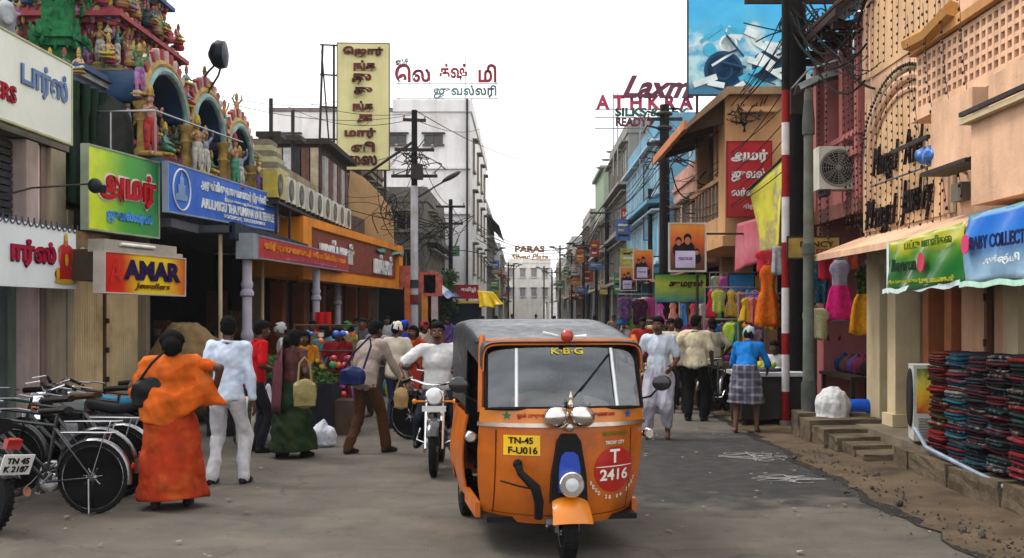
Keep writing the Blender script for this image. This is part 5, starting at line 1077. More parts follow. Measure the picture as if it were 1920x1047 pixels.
hangcloth('cloth_banner', 'yellow translucent festival banner hung between red sign and striped pole', 'banner', (P(1405, 355, 20.5), P(1468, 300, 18.4), P(1466, 468, 18.4), P(1425, 480, 20.5)), ramp_mat([(0, (.55, .5, .04)), (.4, (.65, .6, .05)), (.55, (.4, .35, .2)), (.7, (.68, .62, .06)), (1, (.6, .55, .05))], 0, .6, 1., 4.), 3)
m = MB(); m.tube(P(1400, 358, 20.6), P(1470, 295, 18.3), .02); tag(m.build('banner_pole', IRON, smooth=True), 'slanting black rod carrying the yellow festival banner', 'rod')
T = hangcloth('cloth_banner', 'pink printed cloth banner below the red sign board', 'banner', (P(1382, 420, 22), P(1425, 408, 20.6), P(1432, 486, 20.6), P(1375, 512, 22)), ramp_mat([(0, (.5, .08, .12)), (.5, (.55, .2, .24)), (1, (.5, .1, .14))], 2, .6, .6, 5.), 4, .03)
# hanging orange dress and striped cloths under the banners
garment('long orange dress hanging beside the striped pole', P(1440, 498, 18.6), 'frock', (.62, .13, .02), .5, 1.0, 91, .1, None)
garment('red and white spotted top hanging above the orange dress', P(1437, 470, 18.8), 'shirt', (.5, .05, .05), .38, .35, 92, 0)
garment('pale striped cloth hanging against the striped pole', P(1458, 462, 18.2), 'sari', (.4, .38, .36), .2, .45, 93, 0)
M = frame(P(1390, 530, 22.5), (1, 0, 0)); T = board('shop_sign', 'small blue shop board under the pink banner', 'sign', M, .5, .32, pm((.05, .2, .4), .5), .05, IRON)
# film posters on pole frames (generic figures)
def poster(label, px, py, d, w, h, seed):
    M = frame(P(px, py, d), (1, 0, 0)); T = board('film_poster', label, 'poster', M, w, h, ramp_mat([(0, (.08, .015, .01)), (.35, (.2, .04, .01)), (.6, (.6, .12, .01)), (1, (.7, .3, .02))], 2, .4, .5, 2.), .05, pm((.5, .46, .4)), None, False, .035)
    sk = pm((.42, .2, .1), .6); dk = pm((.02, .012, .015), .6)
    def blob(nm, x, y, rx, ry, mat, z):
        m = MB(); m._add([M @ Vector((x+rx*math.cos(2*PI*k/20), y+ry*math.sin(2*PI*k/20), z)) for k in range(20)], [tuple(range(20))]); m.build(nm, mat, T, world=True)
    for i, (x, y, s) in enumerate(((0, .14, 1.), (-.26, .1, .8), (.27, -.12, .6))):
        blob('print_shape', x*w, (y-.2*s)*h, .22*s*w, .2*s*h, dk, .004+.003*i); blob('print_shape', x*w, (y+.06*s)*h, .115*s*w, .1*s*h, dk, .013+.003*i); blob('print_shape', x*w, y*h, .085*s*w, .085*s*h, sk, .022+.003*i)
    m = MB(); m.M = M; m.box(-.36*w, .22*w, -.45*h, -.08*h, .034, .038); m.build('print_panel', pm((.55, .5, .66), .5), T, world=True)
    m = MB(); m.tube(M @ Vector((w*.3, h/2, -.07)), M @ Vector((w*.3, -h/2-(M.translation.z-h/2), -.07)), .03); m.tube(M @ Vector((0, h*.3, -.07)), M @ Vector((1.2, h*.3, -.07)), .02); m.build('post', IRON, T, True, world=True)
    put(T, 'TEXTILES', M, -.07*w, -.25*h, .42*w, .06*h, pm((.2, .05, .25)), .03, 0, .004, .039); return T
poster('large orange film poster framed above the green banner', 1289, 464, 21.5, .66, .88, 1); poster('small orange film poster left of the black pole', 1206, 497, 34, .55, .86, 2); poster('red poster board low beside the small film poster', 1178, 523, 40, .55, .8, 3)
M = frame(P(1276, 541, 22.5), (1, 0, 0)); T = board('shop_banner', 'green and yellow shop banner above a row of frocks', 'banner', M, 1.02, .55, ramp_mat([(0, (.02, .12, .25)), (.12, (.05, .25, .15)), (.4, (.25, .35, .04)), (.7, (.4, .42, .03)), (1, (.03, .25, .03))], 2, .4, .35, 3.), .04); m = MB(); m.M = M; m.tube((-.48, .27, -.06), (-.48, -2.4, -.06), .02); m.tube((.48, .27, -.06), (.48, -2.4, -.06), .02); m.build('post', STEEL, T, True, world=True); put(T, 'குமரன்', M, .12, .09, .7, .17, pm((.02, .03, .015)), .04, .1)
for i, (px, py, c, lb) in enumerate([(1238, 575, (.55, .1, .4), 'lilac pink'), (1262, 573, (.6, .28, .2), 'peach'), (1282, 574, (.1, .2, .4), 'blue and white'), (1300, 574, (.55, .1, .12), 'red'), (1316, 574, (.5, .48, .42), 'white'), (1335, 572, (.5, .05, .07), 'crimson'), (1352, 578, (.1, .12, .15), 'charcoal'), (1368, 574, (.6, .35, .03), 'amber'), (1386, 572, (.6, .5, .04), 'yellow'), (1402, 578, (.35, .3, .5), 'pale violet')]):
    garment(lb+' child frock in the row under the green banner', P(px, py-4, 22.6 if px < 1325 else 22.0), 'frock', c, .26, .45, 100+i, 0, 'row of small frocks under the green banner')
for i, (px, py, c, lb) in enumerate([(1345, 600, (.35, .04, .03), 'maroon shirt'), (1372, 602, (.55, .25, .02), 'orange shirt'), (1392, 600, (.5, .45, .1), 'mustard shirt'), (1360, 630, (.1, .08, .07), 'brown shirt')]): garment(lb+' hanging low on the stall beyond the bending man', P(px, py, 23.5), 'shirt', c, .4, .5, 120+i)

# blue shop block, then the row fading away
BL = pm((.2, .45, .58), .5, .2, 1., coat=.2, streak=.2)
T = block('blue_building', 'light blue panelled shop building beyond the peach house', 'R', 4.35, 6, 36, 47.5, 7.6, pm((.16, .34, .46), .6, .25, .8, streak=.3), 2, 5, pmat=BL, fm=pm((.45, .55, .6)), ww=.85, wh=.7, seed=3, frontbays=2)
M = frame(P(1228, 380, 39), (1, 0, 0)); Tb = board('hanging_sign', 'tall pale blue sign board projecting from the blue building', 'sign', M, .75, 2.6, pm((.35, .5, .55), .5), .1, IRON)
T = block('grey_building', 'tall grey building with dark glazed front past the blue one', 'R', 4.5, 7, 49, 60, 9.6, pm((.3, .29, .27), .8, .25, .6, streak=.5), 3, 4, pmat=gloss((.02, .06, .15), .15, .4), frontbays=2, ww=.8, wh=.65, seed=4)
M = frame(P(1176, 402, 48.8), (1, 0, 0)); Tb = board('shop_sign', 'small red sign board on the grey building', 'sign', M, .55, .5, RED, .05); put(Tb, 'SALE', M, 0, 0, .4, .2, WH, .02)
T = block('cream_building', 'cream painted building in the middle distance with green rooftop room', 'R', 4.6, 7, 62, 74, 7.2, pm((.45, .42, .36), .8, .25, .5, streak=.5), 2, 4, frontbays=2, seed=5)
T = bld('rooftop_room', 'pale green rooftop room on the cream building', (6, 70, 7.9)); wbox(T, 'wall', 4.62, 9, 66, 74, 7.85, 10.2, pm((.3, .38, .27), .8, .2)); wbox(T, 'roof', 4.4, 9.2, 65.8, 74.2, 10.2, 10.4, pm((.3, .36, .28)))
far = [(76, 86, 8.2, (.36, .34, .33), 'grey weathered block'), (88, 99, 6.6, (.42, .3, .24), 'pale terracotta block'), (101, 113, 8.0, (.4, .4, .38), 'light grey block'), (115, 128, 6.4, (.45, .42, .35), 'ivory block'), (130, 146, 7.4, (.38, .36, .36), 'dull stone block')]
for i, (a, b_, h, c, lb) in enumerate(far): block('shop_building', lb+' far along the street opposite the temple side', 'R', 4.4-.1*i, 7, a, b_, h, pm(c, .85, .25, .5, streak=.5), 2, 4, frontbays=2, seed=20+i)
# roof-top letter sign on a lattice frame
T = thing('rooftop_letter_sign', 'red and green rooftop letter sign on thin lattice above the blue building', 'sign', P(1210, 250, 40)); M = frame(P(1200, 190, 40), (1, 0, 0)); d = 40/F
LR = pm((.45, .06, .12), .5); LG = pm((.03, .16, .13), .5); LM = pm((.18, .05, .08), .5)
for body, x, y, w, h, mt, sh in (('Laxmi', 1240, 165, 150, 42, LM, .45), ('A T H K R A', 1208, 193, 182, 28, LR, 0), ('SILKS & TEX', 1222, 211, 138, 16, LG, 0), ('READY MADES', 1215, 230, 122, 17, LM, 0)):
    put(T, body, M, (x-1200)*d, (190-y)*d, w*d, h*d, mt, .035, sh, .08, 0 if mt is not LM else .1, 'letters')
m = MB()
for py in (205, 221, 241): m.tube(P(1115, py, 40.2), P(1300, py, 40.2), .02, n=5)
for px in (1150, 1158, 1200, 1250, 1290): m.tube(P(px, 175, 40.2), P(px, 330, 40.2), .022, n=5)
m.build('lattice', STEEL, T, True, world=True)
# poles along the right kerb
for i, (px, d, top, r, lb) in enumerate([(1246, 31.5, 7.6, .17, 'stout black utility pole beside the film poster'), (1219, 37.5, 5.9, .09, 'slim black pole carrying the small film poster'), (1138, 58, 7.3, .13, 'black utility pole with wide crossarm in the middle distance'), (1103, 78, 6.8, .12, 'dark utility pole beyond the cream building'), (1087, 98, 7.0, .12, 'distant dark utility pole, second from the street end'), (1062, 125, 7.0, .12, 'farthest dark utility pole on this kerb'), (1323, 28.5, 4.2, .05, 'thin steel post beside the film poster')]):
    T, x = pole(lb, px, d, top, r, BLACKPOLE); 
    if i not in (1, 6): crossarm(T, top-.4, .9 if i else .5, 0, IRON, 3); crossarm(T, top-1.1, .5, 0, IRON, 2)
    if i == 0:
        for zz in (6.9, 7.3, 6.2): m = MB(); m.lathe([(.2, 0), (.24, .05), (.2, .1)], (0, 0, zz), 'Z', 12); m.path([(0, 0, zz), (-.5, -.1, zz+.1), (-.6, -.1, zz-.1)], .03); m.build('clamp', IRON, T, True)
for i, (px, py, d, w) in enumerate(((1146, 285, 60, .5), (1137, 300, 62, .5), (1127, 315, 64, .5))):
    T = thing('street_lamp', ('highest', 'middle', 'lowest')[i]+' of three small lamp heads on thin rods past the letter sign', 'street lamp', P(px, py, d)); m = MB(); m.ell((0, 0, 0), (.3, .1, .07)); m.build('head', GREYC, T, True); m = MB(); m.tube((0.2, 0, 0), (.25, 0, -6), .03, n=5); m.build('rod', STEEL, T)
# street end: distance haze put into the pale wall and pane colours
T = block('end_building', 'pale building closing the street with rooftop name letters', 'L', 3.4, 6, 150, 162, 8.3, pm((.72, .69, .64), .85, .2, .4, streak=.4), 2, 3, frontbays=4, seed=31, ground_dark=False, pmat=pm((.3, .3, .3)), fm=pm((.55, .52, .48)))
M = frame((.6, 150.2, 9.6), (1, 0, 0)); put(T, 'PARAS', M, 0, .6, 4.0, .9, pm((.3, .14, .04)), .05, 0, .1, 0, 'letters'); put(T, 'Silver Plaza', M, 0, -.45, 5.0, .85, pm((.4, .25, .08)), .04, .2, .1, 0, 'letters')
m = MB(); 
for x in (-1.8, 0, 1.8): m.tube((x+.6, 150.3, 8.3), (x+.6, 150.3, 10.6), .05, n=5)
m.build('letter_posts', STEEL, T, world=True)
block('end_building', 'low haze-pale building behind the utility poles at the street end', 'R', 2.6, 8, 168, 180, 6.4, pm((.72, .7, .68), .85), 2, 3, frontbays=4, seed=32, ground_dark=False, pmat=pm((.35, .35, .35)))
block('end_building', 'haze-pale grey block farthest away at the street end', 'L', 1.0, 14, 190, 200, 7.0, pm((.7, .69, .69), .85), 2, 3, frontbays=5, seed=33, ground_dark=False, pmat=pm((.35, .35, .35)))

g = random.Random(77); BC = [((.38, .06, .05), 'red'), ((.1, .17, .36), 'blue'), ((.5, .4, .12), 'yellow'), ((.1, .25, .15), 'green'), ((.5, .5, .48), 'white'), ((.5, .18, .03), 'orange')]
SPOT = ['on the grey building', 'on the cream building', 'on the grey weathered block', 'on the terracotta block', 'on the light grey block', 'on the blue building']
for i in range(18):
    c, nm = BC[i % 6]; j = (i*5+i//6) % 6; d = (52, 66, 79, 91, 105, 42)[j]+g.uniform(0, 6); x = g.uniform(3.3, 4.0); w, h = g.uniform(.35, .75), g.uniform(.35, .9)
    T = board('hanging_sign', ('upper ', 'middle ', 'lower ')[i // 6]+nm+' sign board projecting over the far kerb '+SPOT[j], 'sign', frame((x, d, (5.2, 4.1, 3.0)[i // 6]+g.uniform(-.3, .3)), (1, 0, 0)), w, h, pm(c, .5, .5, 4.), .06)
    for q in range(3): m = MB(); m.box(x-w*.35, x+w*g.uniform(.0, .38), d-.014, d-.002, T.location.z+h*(.2+.24*q), T.location.z+h*(.2+.24*q)+h*.1); m.build('print_line', pm(((.6, .58, .5), (.05, .04, .05), (.55, .45, .1))[(q+i) % 3]), T, world=True)
    m = MB(); m.tube((x, d, T.location.z+h*.8), (4.6, d, T.location.z+h*.8), .025, n=5); m.build('arm', IRON, T, world=True)
SPL = ['past the white building', 'before the balcony block', 'on the balcony block', 'on the light stone block', 'near the small cream block', 'at the grey shop row']
for i in range(12):
    c, nm = BC[(i*7+2) % 6]; j = (i*5+i//6) % 6; d = (76, 79, 88, 106, 128, 50)[j]+g.uniform(0, 5); x = -2.1 if j != 5 else -3.4; w, h = g.uniform(.35, .7), g.uniform(.35, .8)
    T = board('hanging_sign', ('high ', 'low ')[i // 6]+nm+' sign board on the temple side '+SPL[j], 'sign', frame((x, d, (4.9, 3.4)[i // 6]+g.uniform(-.3, .3)), (1, 0, 0)), w, h, pm(c, .5, .5, 4.), .06)
    for q in range(3): m = MB(); m.box(x-w*.35, x+w*g.uniform(.0, .38), d-.014, d-.002, T.location.z+h*(.2+.24*q), T.location.z+h*(.2+.24*q)+h*.1); m.build('print_line', pm(((.6, .58, .5), (.05, .04, .05), (.55, .45, .1))[(q+i) % 3]), T, world=True)
    m = MB(); m.tube((x, d, T.location.z+h*.8), (x-.8, d, T.location.z+h*.8), .025, n=5); m.build('arm', IRON, T, world=True)

# dense rows of clothes and stall goods along the pavement
g = random.Random(88); CW = [((.5, .04, .05), 'red'), ((.55, .08, .3), 'pink'), ((.6, .3, .03), 'amber'), ((.55, .5, .08), 'yellow'), ((.05, .15, .4), 'blue'), ((.5, .48, .45), 'white'), ((.06, .25, .1), 'green'), ((.25, .05, .25), 'purple'), ((.55, .2, .15), 'coral'), ((.02, .02, .025), 'black')]
ROWS = [('on the upper rail beside the green banner', 1332, 1420, 548, 21.5), ('on the lower rail beyond the bending man', 1330, 1425, 608, 21.0), ('on the rail above the bending man', 1395, 1462, 560, 19.6), ('on the stall before the peach house', 1220, 1330, 610, 24.5), ('on the far rail under the small film poster', 1165, 1225, 560, 33), ('on the rail inside the lean-to shop', 1340, 1425, 520, 23.0)]
for r_, (where, x0, x1, py, d) in enumerate(ROWS):
    for k in range(10):
        c, nm = CW[(k*3+r_) % 10]; px = x0+(x1-x0)*(k+.5)/10+g.uniform(-2, 2); kd = 'shirt' if (k+r_) % 2 else 'frock'
        garment(f'{nm} {"shirt" if kd == "shirt" else "child frock"} hung '+where, P(px, py+g.uniform(-4, 4), d+g.uniform(-.4, .4)), kd, tuple(q*g.uniform(.7, 1.1) for q in c), g.uniform(.26, .36)*d/21, g.uniform(.4, .6)*d/22, 500+r_*10+k, g.uniform(-.5, .5), 'clothes hung along the stall side pavement')
    T = thing('clothes_rail', 'steel rail carrying clothes '+where, 'rail', P((x0+x1)/2, py-6, d)); m = MB(); m.tube((-(x1-x0)/2*d/F-.1, 0, .03), ((x1-x0)/2*d/F+.1, 0, .03), .014)
    for sx in (-1, 1): m.tube((sx*((x1-x0)/2*d/F+.1), 0, .03), (sx*((x1-x0)/2*d/F+.1), 0, .03-P(0, py-6, d).z), .016)
    m.build('frame', STEEL, T, True)
for k in range(14):
    c, nm = CW[(k*7+3) % 10]; d = 20.5+k*.75; x = 3.35+g.uniform(0, .9); T = thing('goods_crate', f'{nm} crate of goods, '+('lower', 'second', 'third', 'fourth', 'fifth', 'sixth', 'seventh', 'eighth', 'ninth', 'tenth', 'eleventh', 'twelfth', 'thirteenth', 'last')[k]+' along the stall side pavement', 'crate', (x, d, .1), g.uniform(-.3, .3)) if k else thing('goods_crate', 'first crate of goods along the stall side pavement', 'crate', (x, d, .1))
    m = MB(); h = g.uniform(.4, .8); m.box(-.35, .35, -.25, .25, 0, h); m.build('box', pm((.2, .14, .08), .8, .5, 6.), T)
    for q in range(7): m = MB(); m.ell((g.uniform(-.28, .28), g.uniform(-.2, .2), h+.05), (.12, .1, .08), 8, 6); m.build('goods', prints(c, tuple(z*.4 for z in c), 24.), T, True)

def tree(label, x, y, h, r, seed):
    T = thing('tree', label, 'tree', (x, y, 0)); g = random.Random(seed); m = MB(); m.path([(0, 0, 0), (.1, 0, h*.4), (-.05, .1, h*.7)], [.16, .12, .07], 8)
    for k in range(6): a = k*1.1; m.path([(0, 0, h*(.4+.05*k)), (r*.6*math.cos(a), r*.6*math.sin(a), h*(.6+.05*k))], [.06, .02], 6)
    m.build('trunk', pm((.08, .06, .045), .9), T, True); m = MB(); cl = [(r*.75*math.cos(g.uniform(0, 6.3))*g.random(), r*.75*math.sin(g.uniform(0, 6.3))*g.random(), h*.72+g.uniform(-.25, .3)*h) for _ in range(9)]
    for k in range(2200):
        c = g.choice(cl); p = Vector((c[0]+g.gauss(0, r*.25), c[1]+g.gauss(0, r*.25), c[2]+g.gauss(0, r*.2))); u = Vector((g.gauss(0, 1), g.gauss(0, 1), g.gauss(0, .6))).normalized(); v = u.orthogonal().normalized(); q = g.uniform(.06, .14); m._add([p-u*q, p+v*q*.45, p+u*q, p-v*q*.45], [(0, 1, 2, 3)])
    m.build('crown', pm((.05, .09, .03), .8, .5, 2.), T)
tree('small green tree top beside the white painted pole stalls', -3.3, 43.5, 3.3, .55, 3)
# ---------------------------------------------------------------- left side of the street
LX = -6.3
T = bld('shuttered_shop', 'shuttered corner shop with cream pilasters under two hanging sign boards', (-8, 15, 0))
wbox(T, 'wall', -9, LX-.3, 10, 19.0, 0, 4.0, pm((.22, .17, .13), .9, .3, 1., streak=.5)); wbox(T, 'roof_slab', -9, LX-.05, 10, 15.6, 4.0, 4.15, GREYC)
sm = pm((.05, .055, .06), .55, .3, 2., streak=.3)
SH = wbox(T, 'roller_shutter', LX-.3, LX-.24, 11, 14.25, 2.6, 3.95, sm)
for k in range(14):
    m = MB(); z = 2.62+k*.094; m.box(LX-.238, LX-.2, 11.02, 14.2, z, z+.072); m.build('slat', sm, SH, world=True)
for y0, y1, c in ((14.28, 14.62, (.5, .41, .39)), (14.68, 14.8, (.66, .6, .52)), (14.86, 14.98, (.36, .25, .24)), (15.02, 15.5, (.42, .37, .28))): wbox(T, 'pilaster', LX-.32, LX-.06-(.06 if y1-y0 < .2 else 0), y0, y1, .13, 3.98, pm(c, .8, .25, 1.5, streak=.5))
for y0, y1, c in ((15.55, 15.75, (.4, .35, .25)), (18.75, 18.95, (.35, .3, .22))): wbox(T, 'jamb', LX-.31, LX-.05, y0, y1, .13, 3.2, pm(c, .8, .25, 1.5, streak=.5))
SHC = pm((.66, .53, .33), .55, .2, 1.2, 0., .1, 20., streak=.4, dirt=(.2, .13, .06), dirta=.5)
corrugated(T, 'folding_shutter', LX-.2, 15.76, 17.2, .14, 2.7, SHC, .09, .016); corrugated(T, 'folding_shutter', LX-.2, 17.26, 18.74, .14, 2.7, SHC, .09, .016)
wbox(T, 'lock_bar', LX-.21, LX-.15, 17.205, 17.255, .14, 2.7, pm((.15, .1, .06), .7)); 
for k in range(4): wbox(T, 'latch', LX-.15, LX-.11, 17.19, 17.27, .7+k*.45, .78+k*.45, IRON)
wbox(T, 'lintel', LX-.3, LX+.1, 10.2, 19.0, 2.7, 2.86, pm((.04, .035, .035), .8)); wbox(T, 'lower_door', LX-.3, LX-.22, 12.9, 14.1, .13, 2.1, pm((.1, .13, .13), .5, .3, 2.)); wbox(T, 'door_frame', LX-.3, LX-.18, 14.1, 14.25, .13, 2.2, pm((.16, .2, .18), .6)); wbox(T, 'door_frame', LX-.3, LX-.18, 12.75, 12.9, .13, 2.2, pm((.16, .2, .18), .6)); wbox(T, 'shop_shade', LX-.299, LX-.25, 10.1, 12.74, .13, 2.2, DARK)  # last box paints the shade of the open shop
# cream board
M = frame((-6.0, 13.0, 4.51), (0, 1, 0)); T = board('shop_sign', 'big cream sign board with grey blue lettering above the dark roller shutter', 'sign', M, 3.6, 1.02, pm((.7, .73, .66), .5, .12, 1.), .08, pm((.5, .5, .3)))
put(T, 'டார்ஸ்', M, .98, .12, 1.35, .42, pm((.18, .26, .42)), .035); put(T, 'JEWELLERS', M, -.68, -.22, 1.7, .26, pm((.4, .02, .05)), .035)
# white board with scalloped top and seated figure
M = frame((-5.83, 13.1, 2.45), (.04, 1, 0)); T = board('shop_sign', 'white sign board with scalloped edge and red seated figure print', 'sign', M, 2.6, .76, pm((.72, .77, .86), .45, .1, 1.), .06)
for k in range(18): m = MB(); m.M = M; m.path([(-1.3+.146*k+.073+.073*math.cos(a), .38+.06-.1*math.sin(a)*1., .01) for a in [PI*i/8 for i in range(9)]], .008, 5); m.build('scallop', pm((.1, .1, .14)), T, world=True)
put(T, 'ார்ஸ்', M, .15, .02, 1.1, .32, pm((.4, .01, .06)), .045, 0, .014, .008); put(T, 'ார்ஸ்', M, .165, .0, 1.1, .32, pm((.1, .04, .2)), .045, 0, .006, .001, 'lettering_shadow')
FR = pm((.5, .03, .03), .5); FG = pm((.6, .4, .03), .5); FS = pm((.5, .2, .06), .5)
for nm, x, y, rx, ry, mt, z in (('print_shape', 1.05, -.2, .19, .09, FR, .004), ('print_shape', 1.05, -.02, .11, .2, FR, .006), ('print_shape', 1.05, .1, .13, .08, FR, .008), ('print_shape', 1.05, .2, .035, .05, FS, .01), ('print_shape', 1.05, .27, .03, .05, FG, .012), ('print_shape', .94, .04, .014, .1, FS, .013), ('print_shape', 1.16, .04, .014, .1, FS, .014), ('print_shape', 1.05, -.29, .2, .03, FG, .016), ('print_shape', 1.05, -.02, .03, .08, FG, .018), ('print_shape', .9, -.2, .03, .08, FG, .019), ('print_shape', 1.2, -.2, .03, .08, FG, .02)):
    mm = MB(); mm._add([M @ Vector((1.0+(x-1.05)*1.6+rx*1.6*math.cos(2*PI*k/20), y+ry*math.sin(2*PI*k/20), z)) for k in range(20)], [tuple(range(20))]); mm.build(nm, mt, T, world=True)
# green board
M = frame((-5.73, 16.05, 3.47), (.34, 1.9, .0)); T = board('shop_sign', 'green and lime sign board with large red lettering', 'sign', M, 1.9, 1.12, ramp_mat([(0, (.65, .75, .03)), (.2, (.5, .7, .03)), (.5, (.08, .42, .06)), (1, (.015, .26, .09))], 1, .4, .25, 2.), .1, pm((.35, .4, .3)))
put(T, 'அமர்', M, .06, .08, 1.5, .5, pm((.5, .02, .035)), .04, 0, .02, .012); put(T, 'அமர்', M, .06, .08, 1.58, .57, WH, .075, 0, .008, .001, 'lettering_outline'); put(T, 'ஜுவல்லர்ஸ்', M, .12, -.34, 1.25, .2, pm((.12, .35, .7)), .045)
T2 = thing('floodlight', 'small black floodlight on a long rod in front of the green board', 'lamp', P(170, 345, 14.5)); m = MB(); m.path([(-.9, -1.0, -.32), (-.5, -.6, -.12), (0, 0, 0)], .012); m.build('rod', IRON, T2, True); m = MB(); m.ell((.04, .05, -.02), (.09, .12, .1)); m.obox((.1, .1, -.05), (.12, .14, .1), (.2, .1, .4)); m.build('head', pm((.02, .03, .04), .4), T2, True)
# lit box sign
M = frame((-5.0, 14.8, 2.27), (.51, 1.6, -.02)); AM = M; w = 1.68
T = board('box_sign', 'small red and yellow box sign with dark AMAR lettering', 'sign', M, w, .5, ramp_mat([(0, (.55, .01, .015)), (.2, (.6, .05, .01)), (.42, (.85, .62, .03)), (.72, (.85, .6, .03)), (1, (.6, .02, .01))], 1, .35, .08, 2.), .16, pm((.5, .45, .4)), rimw=.018)
put(T, 'AMAR', M, .12, .05, 1.2, .26, pm((.03, .01, .09)), .05, 0, .012, .004); put(T, 'Jewellers', M, .12, -.16, .75, .1, pm((.2, .1, .02)), .02, .2, .01); put(T, 'A', M, -.65, .02, .2, .3, pm((.6, .04, .03)), .02, 0, .01, .004)
m = MB(); m.M = M; m.box(-w/2+.05, w/2-.12, .26, .42, -.3, -.05); m.box(-w/2+.02, w/2-.02, .255, .32, -.2, -.02); m.build('top_box', pm((.4, .37, .32), .6, .25, 4., streak=.3), T, world=True); m = MB(); m.M = M; m.tube((-.5, .37, -.03), (.2, .37, -.03), .022); m.build('tube_light', pm((.75, .75, .72), .3), T, True, world=True)
m = MB(); m.M = M; m.box(-w/2+.1, w/2, -.1, .3, -.6, -.17); m.build('bracket_box', pm((.1, .08, .06), .8), T, world=True)
M = frame((-5.95, 15.2, 2.55), (.1, 1, 0)); T = board('shop_sign', 'weathered brown painted board behind the AMAR box sign', 'sign', M, 1.3, .62, pm((.25, .17, .1), .7, .5, 5.), .04); put(T, 'LOT', M, -.1, 0, .5, .2, pm((.5, .42, .3)), .02)

# temple portico: its deep shade put into near-black inner wall colours
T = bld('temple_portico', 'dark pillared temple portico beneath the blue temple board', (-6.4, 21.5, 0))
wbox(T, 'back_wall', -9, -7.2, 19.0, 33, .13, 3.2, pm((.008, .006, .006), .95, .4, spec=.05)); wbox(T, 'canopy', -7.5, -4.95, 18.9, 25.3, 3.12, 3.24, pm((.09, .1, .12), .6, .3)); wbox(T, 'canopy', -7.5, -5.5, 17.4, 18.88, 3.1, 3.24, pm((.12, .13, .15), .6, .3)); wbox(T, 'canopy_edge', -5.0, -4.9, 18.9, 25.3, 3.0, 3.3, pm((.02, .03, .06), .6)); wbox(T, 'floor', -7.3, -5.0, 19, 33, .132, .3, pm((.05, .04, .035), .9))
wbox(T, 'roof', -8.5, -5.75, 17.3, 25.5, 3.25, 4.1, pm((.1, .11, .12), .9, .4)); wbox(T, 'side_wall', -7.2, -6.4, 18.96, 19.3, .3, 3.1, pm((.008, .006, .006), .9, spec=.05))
def turned(x, y, z0, z1, r, mat):
    H = z1-z0; pr = [(1.7, 0), (1.7, .05), (1.2, .07), (1.0, .12), (1.0, .3), (1.4, .31), (1.4, .33), (1.0, .35), (1.3, .37), (1.3, .39), (1.0, .42), (1.0, .62), (1.4, .63), (1.4, .65), (1.0, .67), (1.3, .7), (1.0, .72), (1.0, .92), (1.5, .95), (1.8, .97), (1.8, 1)]
    m = MB(); m.lathe([(r*a, z0+H*b) for a, b in pr], (x, y, 0), 'Z', 16); m.build('pillar', mat, T, True, world=True)
PW = pm((.42, .4, .46), .6, .2, 4., streak=.4)
turned(-4.82, 19.4, .3, 3.1, .085, PW); turned(-4.82, 25.8, .3, 3.1, .085, PW); turned(-5.2, 31, .3, 3.0, .085, PW)
m = MB(); m.tube((-5.2, 19.1, .3), (-5.2, 19.1, 3.1), .035); m.tube((-5.4, 23, .3), (-5.4, 23, 3.1), .035); m.build('pipe', CREAM, T, True, world=True)
g = random.Random(61)
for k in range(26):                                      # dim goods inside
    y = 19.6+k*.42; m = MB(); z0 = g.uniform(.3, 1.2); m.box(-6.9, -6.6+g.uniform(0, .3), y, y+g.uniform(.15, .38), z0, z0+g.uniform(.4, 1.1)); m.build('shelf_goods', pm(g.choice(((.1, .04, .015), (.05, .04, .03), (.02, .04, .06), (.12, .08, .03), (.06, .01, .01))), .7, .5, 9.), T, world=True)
# blue board
P0, P1 = P(315, 350, 17.0), P(521, 401, 24.0); M = frame((P0+P1)/2, P1-P0); w = (P1-P0).length
T = board('temple_sign', 'long blue temple name board with oval emblem and pale lettering', 'sign', M, w, .73, pm((.02, .15, .58), .45, .2, 1.2, coat=.2), .08, pm((.3, .36, .45)))
LB = pm((.75, .8, .82), .5)
m = MB(); m.M = M; m.path([(-w/2+.62+.42*math.cos(2*PI*k/32), .32*math.sin(2*PI*k/32), .012) for k in range(32)], .014, 5, True); m.build('emblem_ring', LB, T, True, world=True)
m = MB(); m.M = M; m.obox((-w/2+.62, -.12, .008), (.55, .1, .008)); m.obox((-w/2+.62, .0, .009), (.34, .16, .008)); m.obox((-w/2+.62, .13, .01), (.18, .14, .008)); m.prism([(-.05, .2), (.05, .2), (0, .29)], .004, .012, Matrix.Translation((-w/2+.62, 0, 0))); m.build('emblem_tower', pm((.25, .36, .55)), T, world=True)
put(T, 'அருள்மிகு தாயுமானவர் திருக்கோயில்', M, .62, .17, w-2.0, .24, LB, .03); put(T, 'ARULMIGU THAYUMANAVAR TEMPLE', M, .62, -.13, w-2.0, .17, LB, .03); put(T, 'இந்து சமய அறநிலையத்துறை', M, .9, .015, w*.4, .07, LB, .02); put(T, 'ROCKFORT, TIRUCHIRAPALLI', M, .9, -.285, w*.42, .08, LB, .02)
# red lettered board
P0, P1 = P(484, 463, 19.5), P(652, 495, 29.5); M = frame((P0+P1)/2, P1-P0); w = (P1-P0).length
T = board('shop_sign', 'long red board with glowing orange lettering under the blue temple board', 'sign', M, w, .37, pm((.45, .02, .02), .4, .2, 2.), .14, pm((.3, .3, .32)))
put(T, 'ஸ்ரீ தாயுமானவர் கோவில் பிரசாதம்', M, .0, .04, w-.9, .2, pm((.75, .3, .03)), .04); put(T, 'ஆன்மீக புத்தக நிலையம்', M, .2, -.135, w*.6, .07, pm((.6, .2, .35)), .03)
m = MB(); m.M = M; m.box(-w/2-.35, -w/2-.03, -.22, .22, -.3, .0); m.build('end_box', pm((.3, .33, .36), .5), T, world=True)

